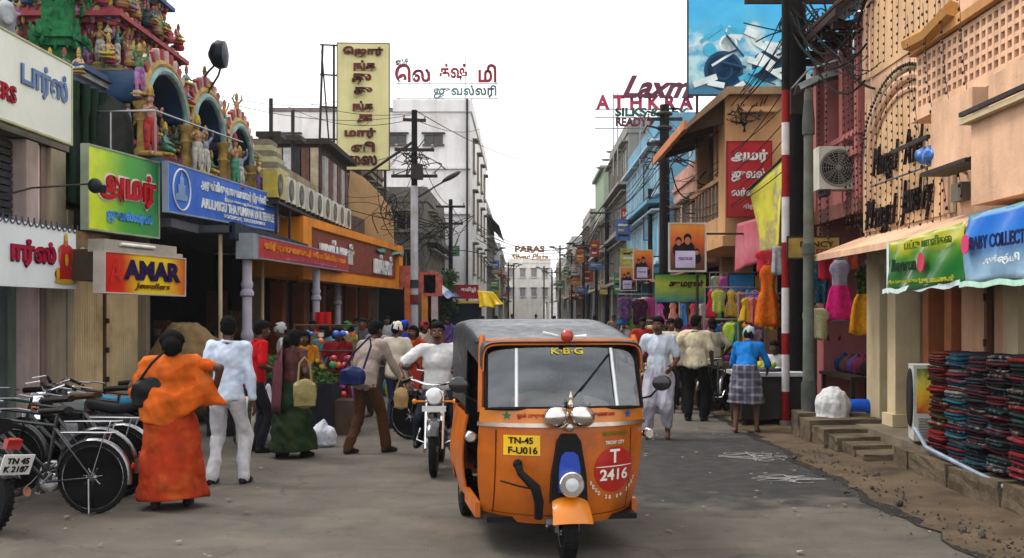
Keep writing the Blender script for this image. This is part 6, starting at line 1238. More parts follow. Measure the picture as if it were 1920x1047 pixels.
# arched niches on the roof
T = bld('arched_niche_screen', 'row of three blue arched niches with yellow columns on the portico roof', (-6.1, 20.2, 4.1))
wbox(T, 'back_wall', -7.2, -6.7, 16.6, 24.6, 4.1, 5.4, pm((.008, .035, .08), .8)); NB = pm((.01, .05, .11), .6, .3, 2.)
YC = pm((.46, .33, .12), .75, .4, 6., dirt=(.15, .1, .05), dirta=.6); GC = pm((.3, .42, .4), .75, .4, 6., dirt=(.1, .13, .12), dirta=.6)
for i, (yc, hw, zt) in enumerate(((17.9, .95, 5.55), (20.25, .9, 5.6), (22.5, .85, 5.45))):
    zs = zt-.62; n = 20
    G = [[(x, yc+hw*math.cos(PI*k/n), zs+(zt-zs)*math.sin(PI*k/n)) for k in range(n+1)] for x in (-5.75, -6.2, -6.7)]; m = MB(); m.grid(G, .06); m.build('vault', NB, T, 'all', world=True)
    m = MB(); m.path([(-5.72, yc+(hw+.05)*math.cos(PI*k/n), zs+(zt+.05-zs)*math.sin(PI*k/n)) for k in range(n+1)], .065, 8); m.build('arch_rim', GC, T, True, world=True)
    m = MB(); m.path([(-5.74, yc+(hw+.16)*math.cos(PI*k/n), zs+(zt+.16-zs)*math.sin(PI*k/n)) for k in range(n+1)], .06, 8); m.build('arch_rim', YC, T, True, world=True)
    for k in range(17):
        a = PI*(k+.5)/17; m = MB(); rr_ = hw+.28
        m.obox((-5.76, yc+rr_*math.cos(a), zs+(zt+.3-zs)*math.sin(a)), (.1, .09, .18), (a-PI/2, 0, 0)); m.build('petal', pm((.4, .09, .1), .75, .4, 8.) if k % 2 else pm((.5, .4, .37), .75, .4, 8.), T, world=True)
    for sy in (-1, 1):
        m = MB(); m.lathe([(.13, 4.1), (.13, 4.2), (.09, 4.25), (.08, 4.6), (.11, 4.65), (.08, 4.7), (.085, zs-.12), (.14, zs-.05), (.15, zs)], (-5.75, yc+sy*(hw+.12), 0), 'Z', 12); m.build('column', YC, T, True, world=True)
    wbox(T, 'niche_base', -6.7, -5.7, yc-hw, yc+hw, 4.1, 4.2, pm((.03, .12, .22), .7))
# figures
def statue_mesh(kind):
    m = MB(); m.cur = 0; up = 0 if kind == 'seated' else .25
    m.ell((0, 0, .34+up), (.085, .06, .12), 10, 7); m.ell((0, 0, .53+up), (.05, .05, .058), 10, 7); cone_geo(m, (0, 0, .45+up), .03, (0, 0, .5+up), .028, 8)
    for sx in (-1, 1):
        e = {'raised': (.17, -.03, .52), 'seated': (.15, -.05, .32), 'stand': (.15, -.03, .33)}[kind]; w = {'raised': (.13, -.08, .64), 'seated': (.08, -.14, .3), 'stand': (.1, -.12, .4)}[kind]
        cone_geo(m, (sx*.085, 0, .41+up), .03, (sx*e[0], e[1], e[2]+up), .025, 8); cone_geo(m, (sx*e[0], e[1], e[2]+up), .024, (sx*w[0], w[1], w[2]+up), .02, 8)
    m.cur = 1
    if kind == 'seated':
        for sx in (-1, 1): cone_geo(m, (sx*.06, 0, .22), .06, (sx*.16, -.12, .2), .045, 8); cone_geo(m, (sx*.16, -.12, .2), .045, (-sx*.02, -.17, .17), .03, 8)
        m.ell((0, 0, .22), (.11, .09, .07), 10, 6)
    else:
        m.ell((0, 0, .46), (.1, .075, .1), 10, 7)
        for sx in (-1, 1): cone_geo(m, (sx*.05, 0, .42), .058, (sx*.07, -.02, .2), .045, 8); cone_geo(m, (sx*.07, -.02, .2), .04, (sx*.06, 0, .03), .03, 8)
        m.ell((0, -.05, .3), (.03, .02, .2), 8, 6)
    m.cur = 2; m.lathe([(.055, 0), (.06, .02), (.045, .06), (.05, .08), (.03, .14), (0, .18)], (0, 0, .56+up), 'Z', 10); m.lathe([(.16, 0), (.17, .03), (.14, .06)], (0, 0, 0 if kind != 'seated' else .08), 'Z', 12); m.path([(.09*math.cos(a), .0-.01, .36+up+.1*math.sin(a)) for a in [PI*k/8 for k in range(9)]], .012, 5)
    me = bpy.data.meshes.new('statue'); me.from_pydata(m.v, [], m.f)
    for _ in range(3): me.materials.append(pm((.4, .25, .15)))
    me.polygons.foreach_set('material_index', m.mi); me.polygons.foreach_set('use_smooth', [True]*len(me.polygons)); me.update(); return me
STM = {k: statue_mesh(k) for k in ('seated', 'raised', 'stand')}
SKS = [(.45, .28, .16), (.18, .32, .3), (.5, .36, .2), (.12, .25, .12), (.5, .3, .26), (.3, .33, .42)]; DRS = [(.45, .06, .06), (.5, .4, .08), (.1, .3, .2), (.35, .2, .4), (.5, .5, .45), (.4, .15, .03)]; CRS = [(.5, .38, .08), (.45, .3, .1), (.4, .1, .1)]
def statue(parent, p, kind, s, rz, g):
    o = bpy.data.objects.new('statue', STM[kind]); COL.objects.link(o); o.parent = parent
    o.matrix_local = WM[parent.name].inverted() @ (Matrix.Translation(p) @ Matrix.Rotation(rz, 4, 'Z') @ Matrix.Scale(s, 4))
    for sl, c in zip(o.material_slots, (g.choice(SKS), g.choice(DRS), g.choice(CRS))): sl.link = 'OBJECT'; sl.material = pm(c, .7, .5, 14., 0., .4, 50., dirt=(.05, .04, .035), dirta=.75)
    return o
g = random.Random(71)
for p, kd, s in (((-5.6, 16.72, 4.1), 'stand', 1.1), ((-5.5, 17.1, 4.1), 'seated', .8), ((-5.55, 18.95, 4.1), 'stand', 1.05), ((-5.5, 19.25, 4.1), 'raised', .9), ((-5.5, 19.6, 4.1), 'seated', .7), ((-5.5, 21.2, 4.1), 'stand', 1.1), ((-5.5, 21.55, 4.1), 'raised', .9), ((-5.55, 23.35, 4.1), 'stand', 1.0), ((-5.75, 19.05, 5.2), 'seated', .7), ((-5.78, 19.1, 5.55), 'seated', .6), ((-5.75, 21.4, 5.15), 'raised', .7), ((-5.8, 20.25, 5.72), 'seated', .7), ((-5.8, 22.5, 5.55), 'raised', .65), ((-5.75, 16.7, 5.0), 'raised', .8), ((-5.75, 23.5, 4.9), 'seated', .7)):
    statue(T, p, kd, s, R(75)+g.uniform(-.5, .3), g)
# gopuram
T = bld('temple_tower', 'tall painted temple tower crowded with carved figures behind the arches', (-8.3, 19.6, 0))
TC = [(.05, .07, .07), (.28, .16, .1), (.35, .08, .09), (.3, .24, .14), (.36, .09, .11), (.1, .16, .3), (.36, .26, .1)]
hs = 2.15; z = 3.3
wbox(T, 'base', -10.6, -7.35, 19.4, 22, .2, 3.3, pm((.08, .08, .08), .9)); tiers = [(1.25, 2.1), (1.15, 1.9), (1.0, 1.68), (.95, 1.48), (.9, 1.28), (.9, 1.1), (.85, .95)]
g = random.Random(72); cx, cy = -8.25, 19.6
for i, (h, hw) in enumerate(tiers):
    c = pm(TC[i % 7], .75, .4, 4., 0., .4, 20., dirt=(.05, .05, .05), dirta=.5); c2 = pm(TC[(i+2) % 7], .75, .4, 4., 0., .3, 20.)
    wbox(T, 'tier_wall', cx-hw+.2, cx+hw-.2, cy-hw+.2, cy+hw-.2, z, z+h*.72, c)
    m = MB()
    for k, (o_, a, b_) in enumerate(((.1, .72, .79), (.24, .79, .87), (.14, .87, .94), (.05, .94, 1.0))): m.box(cx-hw-o_+.1, cx+hw+o_-.1, cy-hw-o_+.1, cy+hw+o_-.1, z+h*a, z+h*b_-.003)
    m.build('cornice', c2, T, world=True)
    nn = 9 if i < 4 else 7
    for q in range(nn):
        for face in (0, 1):
            u = -hw+.25+(2*hw-.5)*q/(nn-1)
            if face == 0: p, rz = (cx+u, cy-hw+.05, z+.02), g.uniform(-.3, .3)
            else: p, rz = (cx+hw-.05, cy+u, z+.02), R(90)+g.uniform(-.3, .3)
            statue(T, p, g.choice(('raised', 'stand')), g.uniform(.75, .95)*(h/1.15), rz, g)
            q3 = Vector(p)+Vector((g.uniform(-.1, .1), g.uniform(-.1, .1), 0)); q3.z = z+h+.0; q3 += Vector((0, -.1, 0)) if face == 0 else Vector((.1, 0, 0)); statue(T, q3, 'seated', g.uniform(.5, .7), rz, g)
            q3 = Vector(p)+(Vector((.16, -.1, .0)) if face == 0 else Vector((.1, .16, .0))); statue(T, q3, g.choice(('seated', 'stand')), g.uniform(.5, .65), rz, g)
            if q < nn-1:
                u2 = u+(hw-.25)/(nn-1); m = MB(); xy = (cx+u2, cy-hw+.16) if face == 0 else (cx+hw-.16, cy+u2); m.lathe([(.09, z), (.09, z+.05), (.05, z+.08), (.05, z+h*.55), (.09, z+h*.62), (.1, z+h*.7)], (*xy, 0), 'Z', 8); m.build('colonnette', c2, T, True, world=True)
    for q in range(6):
        u = -hw+.2+(2*hw-.4)*q/5
        for face in (0, 1):
            m = MB(); xy = (cx+u, cy-hw-.05) if face == 0 else (cx+hw+.05, cy+u); m.lathe([(r9*.55, z9*.8) for r9, z9 in ((.16, 0), (.2, .06), (.15, .14), (.17, .2), (.08, .3), (.1, .34), (.03, .42), (0, .46))], (*xy, z+h), 'Z', 10); m.build('finial', pm(g.choice(TC), .7, .4, 6.), T, True, world=True)
    z += h
# carved ornament too small to tell apart
m = MB(); zz = 3.3; g4 = random.Random(99)
for i, (h, hw) in enumerate(tiers):
    for q in range(420):
        u = g4.uniform(-hw, hw); face = q % 2; z4 = zz+g4.uniform(.0, 1.)*h; o4 = .02+.26*math.exp(-((z4-zz-h*.83)/(.2*h))**2); r4 = g4.uniform(.02, .055); m.cur = g4.randrange(7)
        p4 = (cx+u, cy-hw+.16-o4*.8, z4) if face == 0 else (cx+hw-.16+o4*.8, cy+u, z4)
        if q % 3: m.ell(p4, (r4*g4.uniform(.6, 1.2), r4*g4.uniform(.6, 1.2), r4*g4.uniform(.8, 2.2)), 6, 4)
        else: m.lathe([(r4*1.2, 0), (r4*1.4, r4*.6), (r4*.6, r4*1.6), (0, r4*3)], p4, 'Z', 6)
    zz += h
orn = m.build('carved_ornament', [pm(c4, .75, .4, 9., 0., .3, 40.) for c4 in ((.45, .3, .12), (.4, .08, .09), (.08, .25, .15), (.5, .42, .3), (.12, .2, .38), (.35, .2, .3), (.12, .1, .08))], T, True, world=True); orn['kind'] = 'stuff'
# corner kiosk in green, animal figures
m = MB(); x, y = -7.15, 17.15
for k, (w_, a, b_) in enumerate(((.5, 3.9, 4.3), (.36, 4.3, 5.0), (.55, 5.0, 5.12), (.65, 5.12, 5.24), (.5, 5.24, 5.36), (.36, 5.36, 5.8), (.5, 5.8, 5.92), (.6, 5.92, 6.02), (.44, 6.02, 6.2), (.34, 6.2, 6.6), (.46, 6.6, 6.75), (.3, 6.75, 7.2))): m.box(x-w_*.55, x+w_*.55, y-w_*.55, y+w_*.55, a, b_-.002)
m.lathe([(.16, 7.2), (.2, 7.4), (.12, 7.7), (.03, 7.9)], (x, y, 0), 'Z', 12); 
for k in range(160):
    a4 = g4.choice((-1, 1)); z4 = g4.uniform(4.3, 7.2); w4 = .22+.1*math.sin(z4*5)**2; u4 = g4.uniform(-w4, w4); m.ell((x+u4, y-w4-.05, z4) if k % 2 else (x+w4+.05, y+u4, z4), (g4.uniform(.02, .05), g4.uniform(.02, .05), g4.uniform(.03, .09)), 6, 4)
m.build('kiosk', pm((.03, .2, .08), .7, .5, 9., dirt=(.012, .05, .03), dirta=.8), T, world=True)
def beast(nm, p, s, rz, c):
    m = MB(); m.ell((0, 0, .5), (.28, .55, .3)); m.ell((0, -.55, .72), (.16, .22, .2)); cone_geo(m, (0, -.4, .6), .2, (0, -.55, .75), .15); cone_geo(m, (0, -.68, .66), .1, (0, -.78, .55), .07)
    for sx in (-1, 1):
        for sy in (-.35, .35): cone_geo(m, (sx*.17, sy, .4), .1, (sx*.17, sy, .05), .07)
        cone_geo(m, (sx*.12, -.5, .88), .03, (sx*.2, -.48, 1.05), .01, 8); m.ell((sx*.2, -.48, .76), (.08, .03, .05))
    m.ell((0, .15, .8), (.12, .16, .12)); V, Fc = remesh(m.v, m.f, .035, 4); Mx = np.array(Matrix.Translation(p) @ Matrix.Rotation(rz, 4, 'Z') @ Matrix.Scale(s, 4)); V = V @ Mx[:3, :3].T+Mx[:3, 3]; mk(nm, V, Fc, pm(c, .75, .4, 4., 0., .3, 20.), T, 'all', True)
beast('bull_figure', (-7.75, 16.35, 5.35), .95, R(40), (.33, .35, .36)); beast('bull_figure', (-8.6, 15.9, 5.5), 1.0, R(30), (.3, .34, .3)); wbox(T, 'bull_ledge', -9.5, -7.2, 15.7, 17.2, 3.3, 5.34, pm((.25, .22, .2), .8, .4)); wbox(T, 'ledge_trim', -9.55, -7.15, 15.65, 17.2, 5.1, 5.2, pm((.45, .12, .1)))
for k in range(9): statue(T, (-7.1-.02*k, 15.8+.16*k, 4.55+.07*(k % 3)), 'seated', .62, R(60), g)
# water tank and rails on the portico roof
T = thing('roof_tank', 'dark domed tank on the portico roof left of the first arched niche', 'tank', (-6.3, 16.75, 4.1)); m = MB(); m.lathe([(.0, 0), (.42, 0), (.42, .35), (.38, .6), (.28, .8), (.12, .9), (0, .92)], (0, 0, 0.0), 'Z', 18); m.build('dome', pm((.045, .05, .045), .8, .5, 4.), T, True)
T = thing('niche_pavilion', 'dark green carved pavilion under a blue cornice beside the cream board', 'pavilion', (-6.75, 16.2, 3.3)); m = MB(); m.box(-.4, .45, -.5, .4, 0, 1.7); m.build('wall', pm((.02, .03, .03), .8), T)
for k in range(3): m = MB(); m.box(-.5-.06*k, .5+.06*k, -.6-.05*k, .45, 1.703+.08*k, 1.78+.08*k); m.build('cornice', (pm((.12, .16, .22)), pm((.35, .36, .38)), pm((.08, .12, .2)))[k], T)
for k in range(4): m = MB(); m.lathe([(.09, 0), (.1, .3), (.05, .4), (.05, 1.2), (.09, 1.35), (.1, 1.7)], (-.3+.24*k, -.55, 0), 'Z', 10); m.build('column', pm((.012, .045, .025), .7, .4, 8.), T, True)
for k in range(3): m = MB(); m.lathe([(.07, 0), (.08, .3), (.05, .4), (.05, 1.2), (.07, 1.35), (.08, 1.7)], (.5, -.3+.3*k, 0), 'Z', 10); m.build('column', pm((.012, .045, .025), .7, .4, 8.), T, True)
for k in range(5): statue(T, (-7.0+.2*k, 15.55, 5.05), 'seated', .55, g.uniform(-.3, .8), g)
T = thing('roof_rail', 'thin grey pipe frame standing before the dark domed tank', 'railing', (-5.9, 16.2, 4.05)); m = MB(); m.path([(-.5, 0, 0), (-.5, 0, .62), (.55, 0, .64), (.55, 0, 0)], .02); m.tube((-.1, 0, 0), (-.1, 0, .63), .018); m.path([(.55, 0, .64), (.9, 2.5, .66), (1.0, 3.2, .67)], .015); m.build('pipe', STEEL, T, True)
T = thing('floodlight', 'large black floodlight on twin rods above the second arched niche', 'lamp', P(370, 150, 20)); m = MB(); m.path([(-.1, 0, -.3), (.2, 0, .15), (.4, 0, .35)], .02); m.path([(.1, .1, -.3), (.35, .1, .1), (.42, .05, .3)], .02); m.build('rod', IRON, T, True); m = MB(); m.lathe([(.05, -.18), (.2, -.1), (.26, .0), (.24, .12), (.1, .16)], (.38, 0, .45), 'X', 16); m.build('head', pm((.015, .02, .03), .35), T, True)

# orange shop
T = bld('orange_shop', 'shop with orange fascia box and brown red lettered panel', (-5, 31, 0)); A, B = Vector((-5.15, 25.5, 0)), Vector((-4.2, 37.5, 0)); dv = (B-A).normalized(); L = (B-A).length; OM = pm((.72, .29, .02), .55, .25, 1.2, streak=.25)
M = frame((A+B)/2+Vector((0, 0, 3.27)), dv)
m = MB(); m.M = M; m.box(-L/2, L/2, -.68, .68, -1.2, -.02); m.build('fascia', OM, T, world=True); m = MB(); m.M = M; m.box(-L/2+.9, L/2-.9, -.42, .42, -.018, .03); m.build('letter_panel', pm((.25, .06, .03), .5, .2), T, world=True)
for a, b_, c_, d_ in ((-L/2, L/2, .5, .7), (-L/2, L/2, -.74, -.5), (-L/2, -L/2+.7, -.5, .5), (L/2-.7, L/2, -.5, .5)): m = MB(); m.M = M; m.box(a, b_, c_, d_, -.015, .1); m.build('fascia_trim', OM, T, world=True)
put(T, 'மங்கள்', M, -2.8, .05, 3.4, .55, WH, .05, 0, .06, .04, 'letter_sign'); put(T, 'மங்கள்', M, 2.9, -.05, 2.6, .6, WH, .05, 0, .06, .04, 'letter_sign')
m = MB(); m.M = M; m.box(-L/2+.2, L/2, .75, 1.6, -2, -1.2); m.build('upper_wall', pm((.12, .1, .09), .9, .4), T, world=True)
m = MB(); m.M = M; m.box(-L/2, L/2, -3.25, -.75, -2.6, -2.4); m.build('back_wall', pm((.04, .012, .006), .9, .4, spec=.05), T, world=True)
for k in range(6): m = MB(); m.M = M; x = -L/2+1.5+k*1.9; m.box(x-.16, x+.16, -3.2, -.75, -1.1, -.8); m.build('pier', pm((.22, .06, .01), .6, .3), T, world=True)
for k in range(5): m = MB(); m.M = M; x = -L/2+2.4+k*1.9; m.box(x-.5, x+.5, -2.9, -1.5, -2.2, -1.8); m.build('show_case', pm(((.2, .1, .03), (.25, .2, .15), (.1, .05, .1), (.3, .12, .03), (.2, .2, .2))[k], .5, .5, 8.), T, world=True)
# row of air conditioners above
T = thing('unit_rack', 'steel rack carrying the row of air conditioners above the orange fascia', 'rack', (-5.3, 27.5, 4.0)); m = MB(); m.box(-.3, .25, -4.6, 5, .0, .05)
for k in range(8): m.box(.15, .2, -4.5+k*1.3, -4.45+k*1.3, -.8, .0)
m.build('frame', IRON, T)
ords = ('first', 'second', 'third', 'fourth', 'fifth', 'sixth', 'seventh', 'eighth', 'ninth')
for k in range(9): ac_unit(ords[k]+' white air conditioner in the row above the orange fascia, counting from the temple', (-5.25+.012*k, 23.4+k*1.05, 4.11), R(90), .74, .58, .3, 'air conditioners in a row above the orange fascia', (.6, .58, .5) if k else (.5, .42, .1))
hangcloth('tarpaulin', 'crumpled tarpaulin draped at the far end of the orange fascia', 'tarpaulin', (P(700, 452, 34), P(752, 462, 38), P(756, 482, 37.5), P(704, 474, 33.5)), pm((.16, .3, .25), .7, .5, 6.), 8, .12)
T = thing('door_curtain', 'bright red cloth hanging from the portico edge', 'curtain', P(605, 640, 25)); m = MB(); m.M = Matrix.Identity(4); m.grid([[(-.18+.36*u, .03*math.sin(14*u), .65-1.4*v+.0) for u in [k/12 for k in range(13)]] for v in (0, .3, .6, 1)], .01); m.build('cloth', cloth((.45, .02, .02)), T, 'all')
sack('burlap_bundle', 'huge tan burlap bundle under the dark portico', 'bundle', (-5.45, 18.0, .13), .62, 1.75, (.28, .2, .11), 5, knot=False, mat=pm((.24, .17, .09), .9, .4, 3., 0., .5, 60.), vox=.035)

# rooftop clutter between the arches and the tall sign
T = bld('tiled_porch', 'small stepped yellowish tiled roof behind the third arched niche', (-5.9, 25.2, 4.1)); wbox(T, 'wall', -6.6, -5.5, 24.65, 25.6, 4.1, 4.7, pm((.45, .35, .14), .8, .3))
for k in range(7): wbox(T, 'tile_course', -6.7+.06*k, -5.35-.05*k, 24.6+.03*k, 25.7-.03*k, 4.7+.13*k, 4.82+.13*k, pm((.42, .4, .25) if k % 2 else (.22, .2, .15), .8, .4, 5.))
T = bld('rooftop_hut', 'rooftop hut with dark flat slab, white panels and brown shutters below the tall sign', (-6, 33.5, 5.6)); wbox(T, 'wall', -8, -5.9, 32.3, 37, 3.9, 6.6, pm((.1, .07, .06), .9, .4)); wbox(T, 'slab', -8.2, -5.6, 32.1, 37.2, 6.6, 6.75, pm((.05, .045, .04), .9))
for k in range(8): wbox(T, 'panel', -8+.26*k, -7.78+.26*k, 32.2, 32.29, 4.2, 6.5, pm(((.5, .5, .53), (.38, .33, .24), (.16, .09, .07), (.05, .05, .055))[(k*3) % 4], .8, .4, 4.))
for k in range(6): wbox(T, 'shutter', -5.9, -5.82, 32.5+.75*k, 33.1+.75*k, 4.4, 6.3, pm((.16, .09, .07) if k % 2 else (.4, .38, .36), .8, .4, 4.))
for k, (px, y0, y1, d) in enumerate(((508, 185, 250, 27), (549, 207, 258, 30), (462, 235, 265, 26))):
    T = thing('vent_post', ('thin tall', 'stub capped', 'short slim')[k]+' vent post standing on the roofs behind the arches', 'post', P(px, y1, d)); m = MB(); m.tube((0, 0, -.8), (0, 0, (y1-y0)*d/F), .05); m.build('shaft', IRON, T, True); m = MB(); m.box(-.3, .3, -.3, .3, -.12, 0); m.build('cap', IRON, T)
# ---------------------------------------------------------------- left side, farther along
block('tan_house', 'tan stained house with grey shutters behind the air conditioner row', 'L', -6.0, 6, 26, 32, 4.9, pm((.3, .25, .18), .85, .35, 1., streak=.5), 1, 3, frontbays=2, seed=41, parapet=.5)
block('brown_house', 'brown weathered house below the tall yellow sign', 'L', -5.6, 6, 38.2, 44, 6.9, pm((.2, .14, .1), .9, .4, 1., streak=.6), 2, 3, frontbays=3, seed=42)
T = bld('gabled_shopfront', 'tan shopfront with a curved gable beside the white painted pole', (-5.3, 38.2, 0)); Mg = frame((-5.25, 38.0, 0), (1, 0, 0)); m = MB(); m.prism([(-.75, 2.7), (.75, 2.7), (.75, 4.9), (.6, 5.4), (.2, 5.9), (-.25, 6.35), (-.7, 6.6), (-.75, 5.9)], -.4, 0, Mg); m.build('gable', pm((.52, .36, .2), .8, .25, 1.5, streak=.3), T, world=True)
for k in range(5): m = MB(); m.M = Mg; m.box(-.7, .7, 3.0+k*.22, 3.1+k*.22, .003, .05); m.build('slat', pm((.5, .2, .04)), T, world=True)
T = bld('white_building', 'tall plain white building with two dark slit windows', (-7.5, 65, 0)); WB = pm((.78, .75, .74), .85, .14, .35, 0., .1, 10., streak=.35, dirt=(.4, .36, .33), dirta=.4)
wbox(T, 'wall', -12.5, -2.7, 55, 78, 0, 11.6, WB); wbox(T, 'parapet', -6.5, -2.62, 54.9, 78, 11.6, 12.2, WB); wbox(T, 'parapet', -12.6, -6.52, 54.95, 78, 11.603, 11.8, GREYC)
for px in (745, 813, 655, 545): window(T, P(px, 262, 55), 'Y-', .9, .45, .08, pm((.15, .13, .12)), None, 2, True)
for py in (315, 400): p = P(800, py, 55); wbox(T, 'ledge', -12.45, -2.65, 54.85, 54.998, p.z-.06, p.z+.06, WB)
for y in (58, 63, 68, 73):
    for zz in (4.5, 7.2, 9.8): window(T, (-2.7, y, zz), 'X+', 1.3, 1.5)
wbox(T, 'drain_pipe', -2.9, -2.8, 54.8, 54.9, 0, 12.2, IRON)
block('grey_shops', 'cluttered grey shop row between the white pole and the white building', 'L', -3.95, 5, 45, 54.5, 6.2, GREYC, 2, 5, frontbays=3, seed=43, awn=(.1, .16, .3))
block('balcony_block', 'pale grey block with sloping balcony roof past the white building', 'L', -2.75, 7, 80, 98, 9.2, pm((.42, .43, .43), .85, .25, .5, streak=.5), 3, 5, frontbays=3, seed=44, tank=True)
block('shop_building', 'light stone block farther along the temple side of the street', 'L', -2.3, 7, 101, 122, 7.4, pm((.45, .43, .42), .85, .25, .5, streak=.4), 2, 5, frontbays=3, seed=45)
block('shop_building', 'small cream block near the street end on the temple side', 'L', -2.2, 7, 125, 147, 6.2, pm((.48, .45, .38), .85, .25, .5), 2, 5, frontbays=3, seed=46)
T = thing('balcony_awning', 'dark sloping metal awning high on the pale grey block', 'awning', (-2.2, 84, 7)); m = MB(); m.grid([[(-2.75, 80, 8.8), (-2.75, 97, 8.8)], [(-1.9, 80, 7.9), (-1.9, 97, 7.9)]], .06); m.build('sheet', IRON, T, world=True)
# vertical letter sign with truss
M = frame(P(681, 200, 38), (1, .04, 0)); T = board('vertical_sign', 'tall pale yellow vertical sign with brown letters on a steel truss', 'sign', M, 1.74, 4.28, pm((.62, .58, .32), .6, .12, 1., streak=.2), .12, IRON)
BRL = pm((.16, .035, .03), .6)
for i, (bd, w, x) in enumerate((('ெஜார்', 1.35, 0), ('ங்க', .75, .05), ('கு', .65, -.05), ('து', .62, .0), ('ங்க', .7, 0), ('ச', .5, .05), ('மார்', 1.05, -.1), ('ளி', .8, .0), ('ைஸ', 1.05, -.05))): put(T, bd, M, x, 1.85-.46*i, w, .36, BRL, .045, 0, .05, .004)
m = MB()
for px in (597, 626): m.path([P(px+(8 if px < 610 else 0), 84, 38.2), P(px, 335, 38.2)], .045, 6)
m.path([P(603, 95, 38.3), P(622, 335, 38.5)], .03, 5)
for py in (84, 140, 200, 260, 320): m.tube(P(600, py, 38.2), P(636, py+2, 38.2), .03, n=5)
m.tube(P(640, 318, 38.1), P(640, 420, 38.1), .05); m.tube(P(722, 318, 38.1), P(722, 420, 38.1), .05); m.build('truss', IRON, T, True, world=True)
T = thing('rooftop_letter_sign', 'red and grey Tamil rooftop letters above the white building', 'sign', P(840, 200, 57)); M = frame(P(838, 150, 57), (1, 0, 0)); d = 57/F; LRD = pm((.35, .05, .07), .6); LGR = pm((.12, .2, .2), .6)
for bd, x, y, w, h, mt in (('ஸ்ரீ', 754, 118, 24, 16, LGR), ('ெல', 774, 138, 66, 34, LRD), ('க்ஷ்', 850, 138, 52, 36, LRD), ('மி', 914, 138, 34, 34, LRD), ('ஜுவல்லரி', 872, 173, 118, 26, LGR)): put(T, bd, M, (x-838)*d, (150-y)*d, w*d, h*d, mt, .03, 0, .08, 0, 'letters')
m = MB()
for py in (157, 185): m.tube(P(742, py, 57.1), P(934, py, 57.1), .025, n=4)
for px in (748, 806, 873, 885, 930): m.tube(P(px, 105, 57.1), P(px, 215, 57.1), .025, n=4)
m.build('lattice', STEEL, T, world=True)
# poles
T, x = pole('tall utility pole with white painted lower half beside the curved gable', 777, 34, 7.9, .11, BLACKPOLE, n=12)
m = MB(); m.lathe([(.118, 0), (.112, 5.6)], (0, 0, 0), 'Z', 12); m.build('white_paint', pm((.5, .5, .52), .6, .3, 3., streak=.5), T, True); crossarm(T, 7.6, .35, .2, IRON, 2); crossarm(T, 6.7, .6, .1, IRON, 3); crossarm(T, 5.9, .7, 0, IRON, 4)
m = MB(); m.obox((.1, -.2, 6.0), (.35, .3, .45)); m.build('transformer_box', IRON, T)
for z0, z1, c in ((.8, 1.15, (.4, .05, .05)), (2.0, 2.3, (.2, .03, .04)), (2.5, 2.75, (.05, .05, .06))): m = MB(); m.lathe([(.13, z0), (.13, z1)], (0, 0, 0), 'Z', 12); m.build('notice_band', pm(c, .6), T, True)
T2 = thing('street_lamp', 'street lamp on a slanting arm pointing away from the white painted pole', 'street lamp', P(800, 355, 34)); m = MB(); m.tube((-.3, 0, -.25), (.55, 0, .25), .025); m.build('arm', IRON, T2, True); m = MB(); m.ell((.75, 0, .38), (.33, .1, .08), 12, 8, (0, -.5, 0)); m.build('head', pm((.06, .06, .07), .4), T2, True)
m = MB(); m.tube(P(683, 330, 35), P(772, 268, 34), .045, n=8); tag(m.build('stay_pole', IRON, smooth=True), 'slanting black stay pole between the tall yellow sign and the utility pole', 'pole')
for i, (px, d, top, lb) in enumerate(((845, 46, 6.4, 'dark utility pole with short crossarms in front of the white building'), (868, 60, 6.3, 'second dark utility pole past the white painted one'), (902, 88, 6.6, 'slim utility pole by the pale grey block'), (918, 105, 6.5, 'thin far utility pole on the temple side'), (934, 128, 6.2, 'most distant utility pole on the temple side'))):
    T, x = pole(lb, px, d, top, .1, BLACKPOLE); crossarm(T, top-.3, .6, 0, IRON, 3); crossarm(T, top-1, .5, 0, IRON, 2)
# stall with red board and yellow tarpaulin
T = thing('market_stall', 'dark market stall with red board and yellow edged roof', 'stall', (-2.3, 45, 0)); m = MB(); m.box(-1.1, .5, -.7, 1.2, 0, 2.1); m.build('body', pm((.03, .035, .05), .8, .4), T); m = MB(); m.box(-1.3, .75, -1.0, 1.4, 2.12, 2.2); m.build('roof_edge', pm((.6, .42, .02), .6), T); m = MB(); m.box(-.55, .45, -.75, -.68, 2.3, 2.85); m.build('red_board', pm((.3, .02, .03), .6), T)
put(T, 'தமிழ்', frame((-2.35, 44.24, 2.6), (1, 0, 0)), .1, .05, .6, .22, WH, .03)
hangcloth('tarpaulin', 'bright yellow crumpled tarpaulin tied over the market stall', 'tarpaulin', (P(895, 545, 44), P(925, 548, 43.5), P(946, 572, 43), P(900, 578, 43.6)), pm((.72, .5, .02), .45, .25, 4., coat=.2), 12, .1)
hangcloth('awning', 'blue and white striped awning beside the white painted pole', 'awning', (P(802, 524, 41), P(822, 522, 45), P(862, 556, 44), P(838, 560, 39)), ramp_mat([(0, (.05, .1, .3)), (.3, (.06, .12, .35)), (.36, (.6, .6, .62)), (.6, (.5, .52, .6)), (.66, (.05, .1, .3)), (1, (.06, .12, .3))], 0, .5, .05), 13, .03)
for i, (px, c, h, lb) in enumerate(((768, (.55, .17, .05), 2.5, 'orange'), (800, (.6, .25, .06), 2.3, 'amber'), (812, (.5, .42, .42), 2.2, 'pinkish white'))): 
    T = thing('poster_pillar', lb+' papered pillar beside the white painted pole', 'pillar', ((px-CX)*37/F, 37, .1)); m = MB(); m.box(-.16, .16, -.1, .1, 0, h); m.build('shaft', pm(c, .7, .4, 3.), T); m = MB(); m.box(-.3, .3, -.12, .12, h, h+.7); m.build('poster', pm((.5, .15, .12), .6, .5, 6.), T)

# ---------------------------------------------------------------- vehicles
auto_rickshaw((.14, 9.05), R(9))

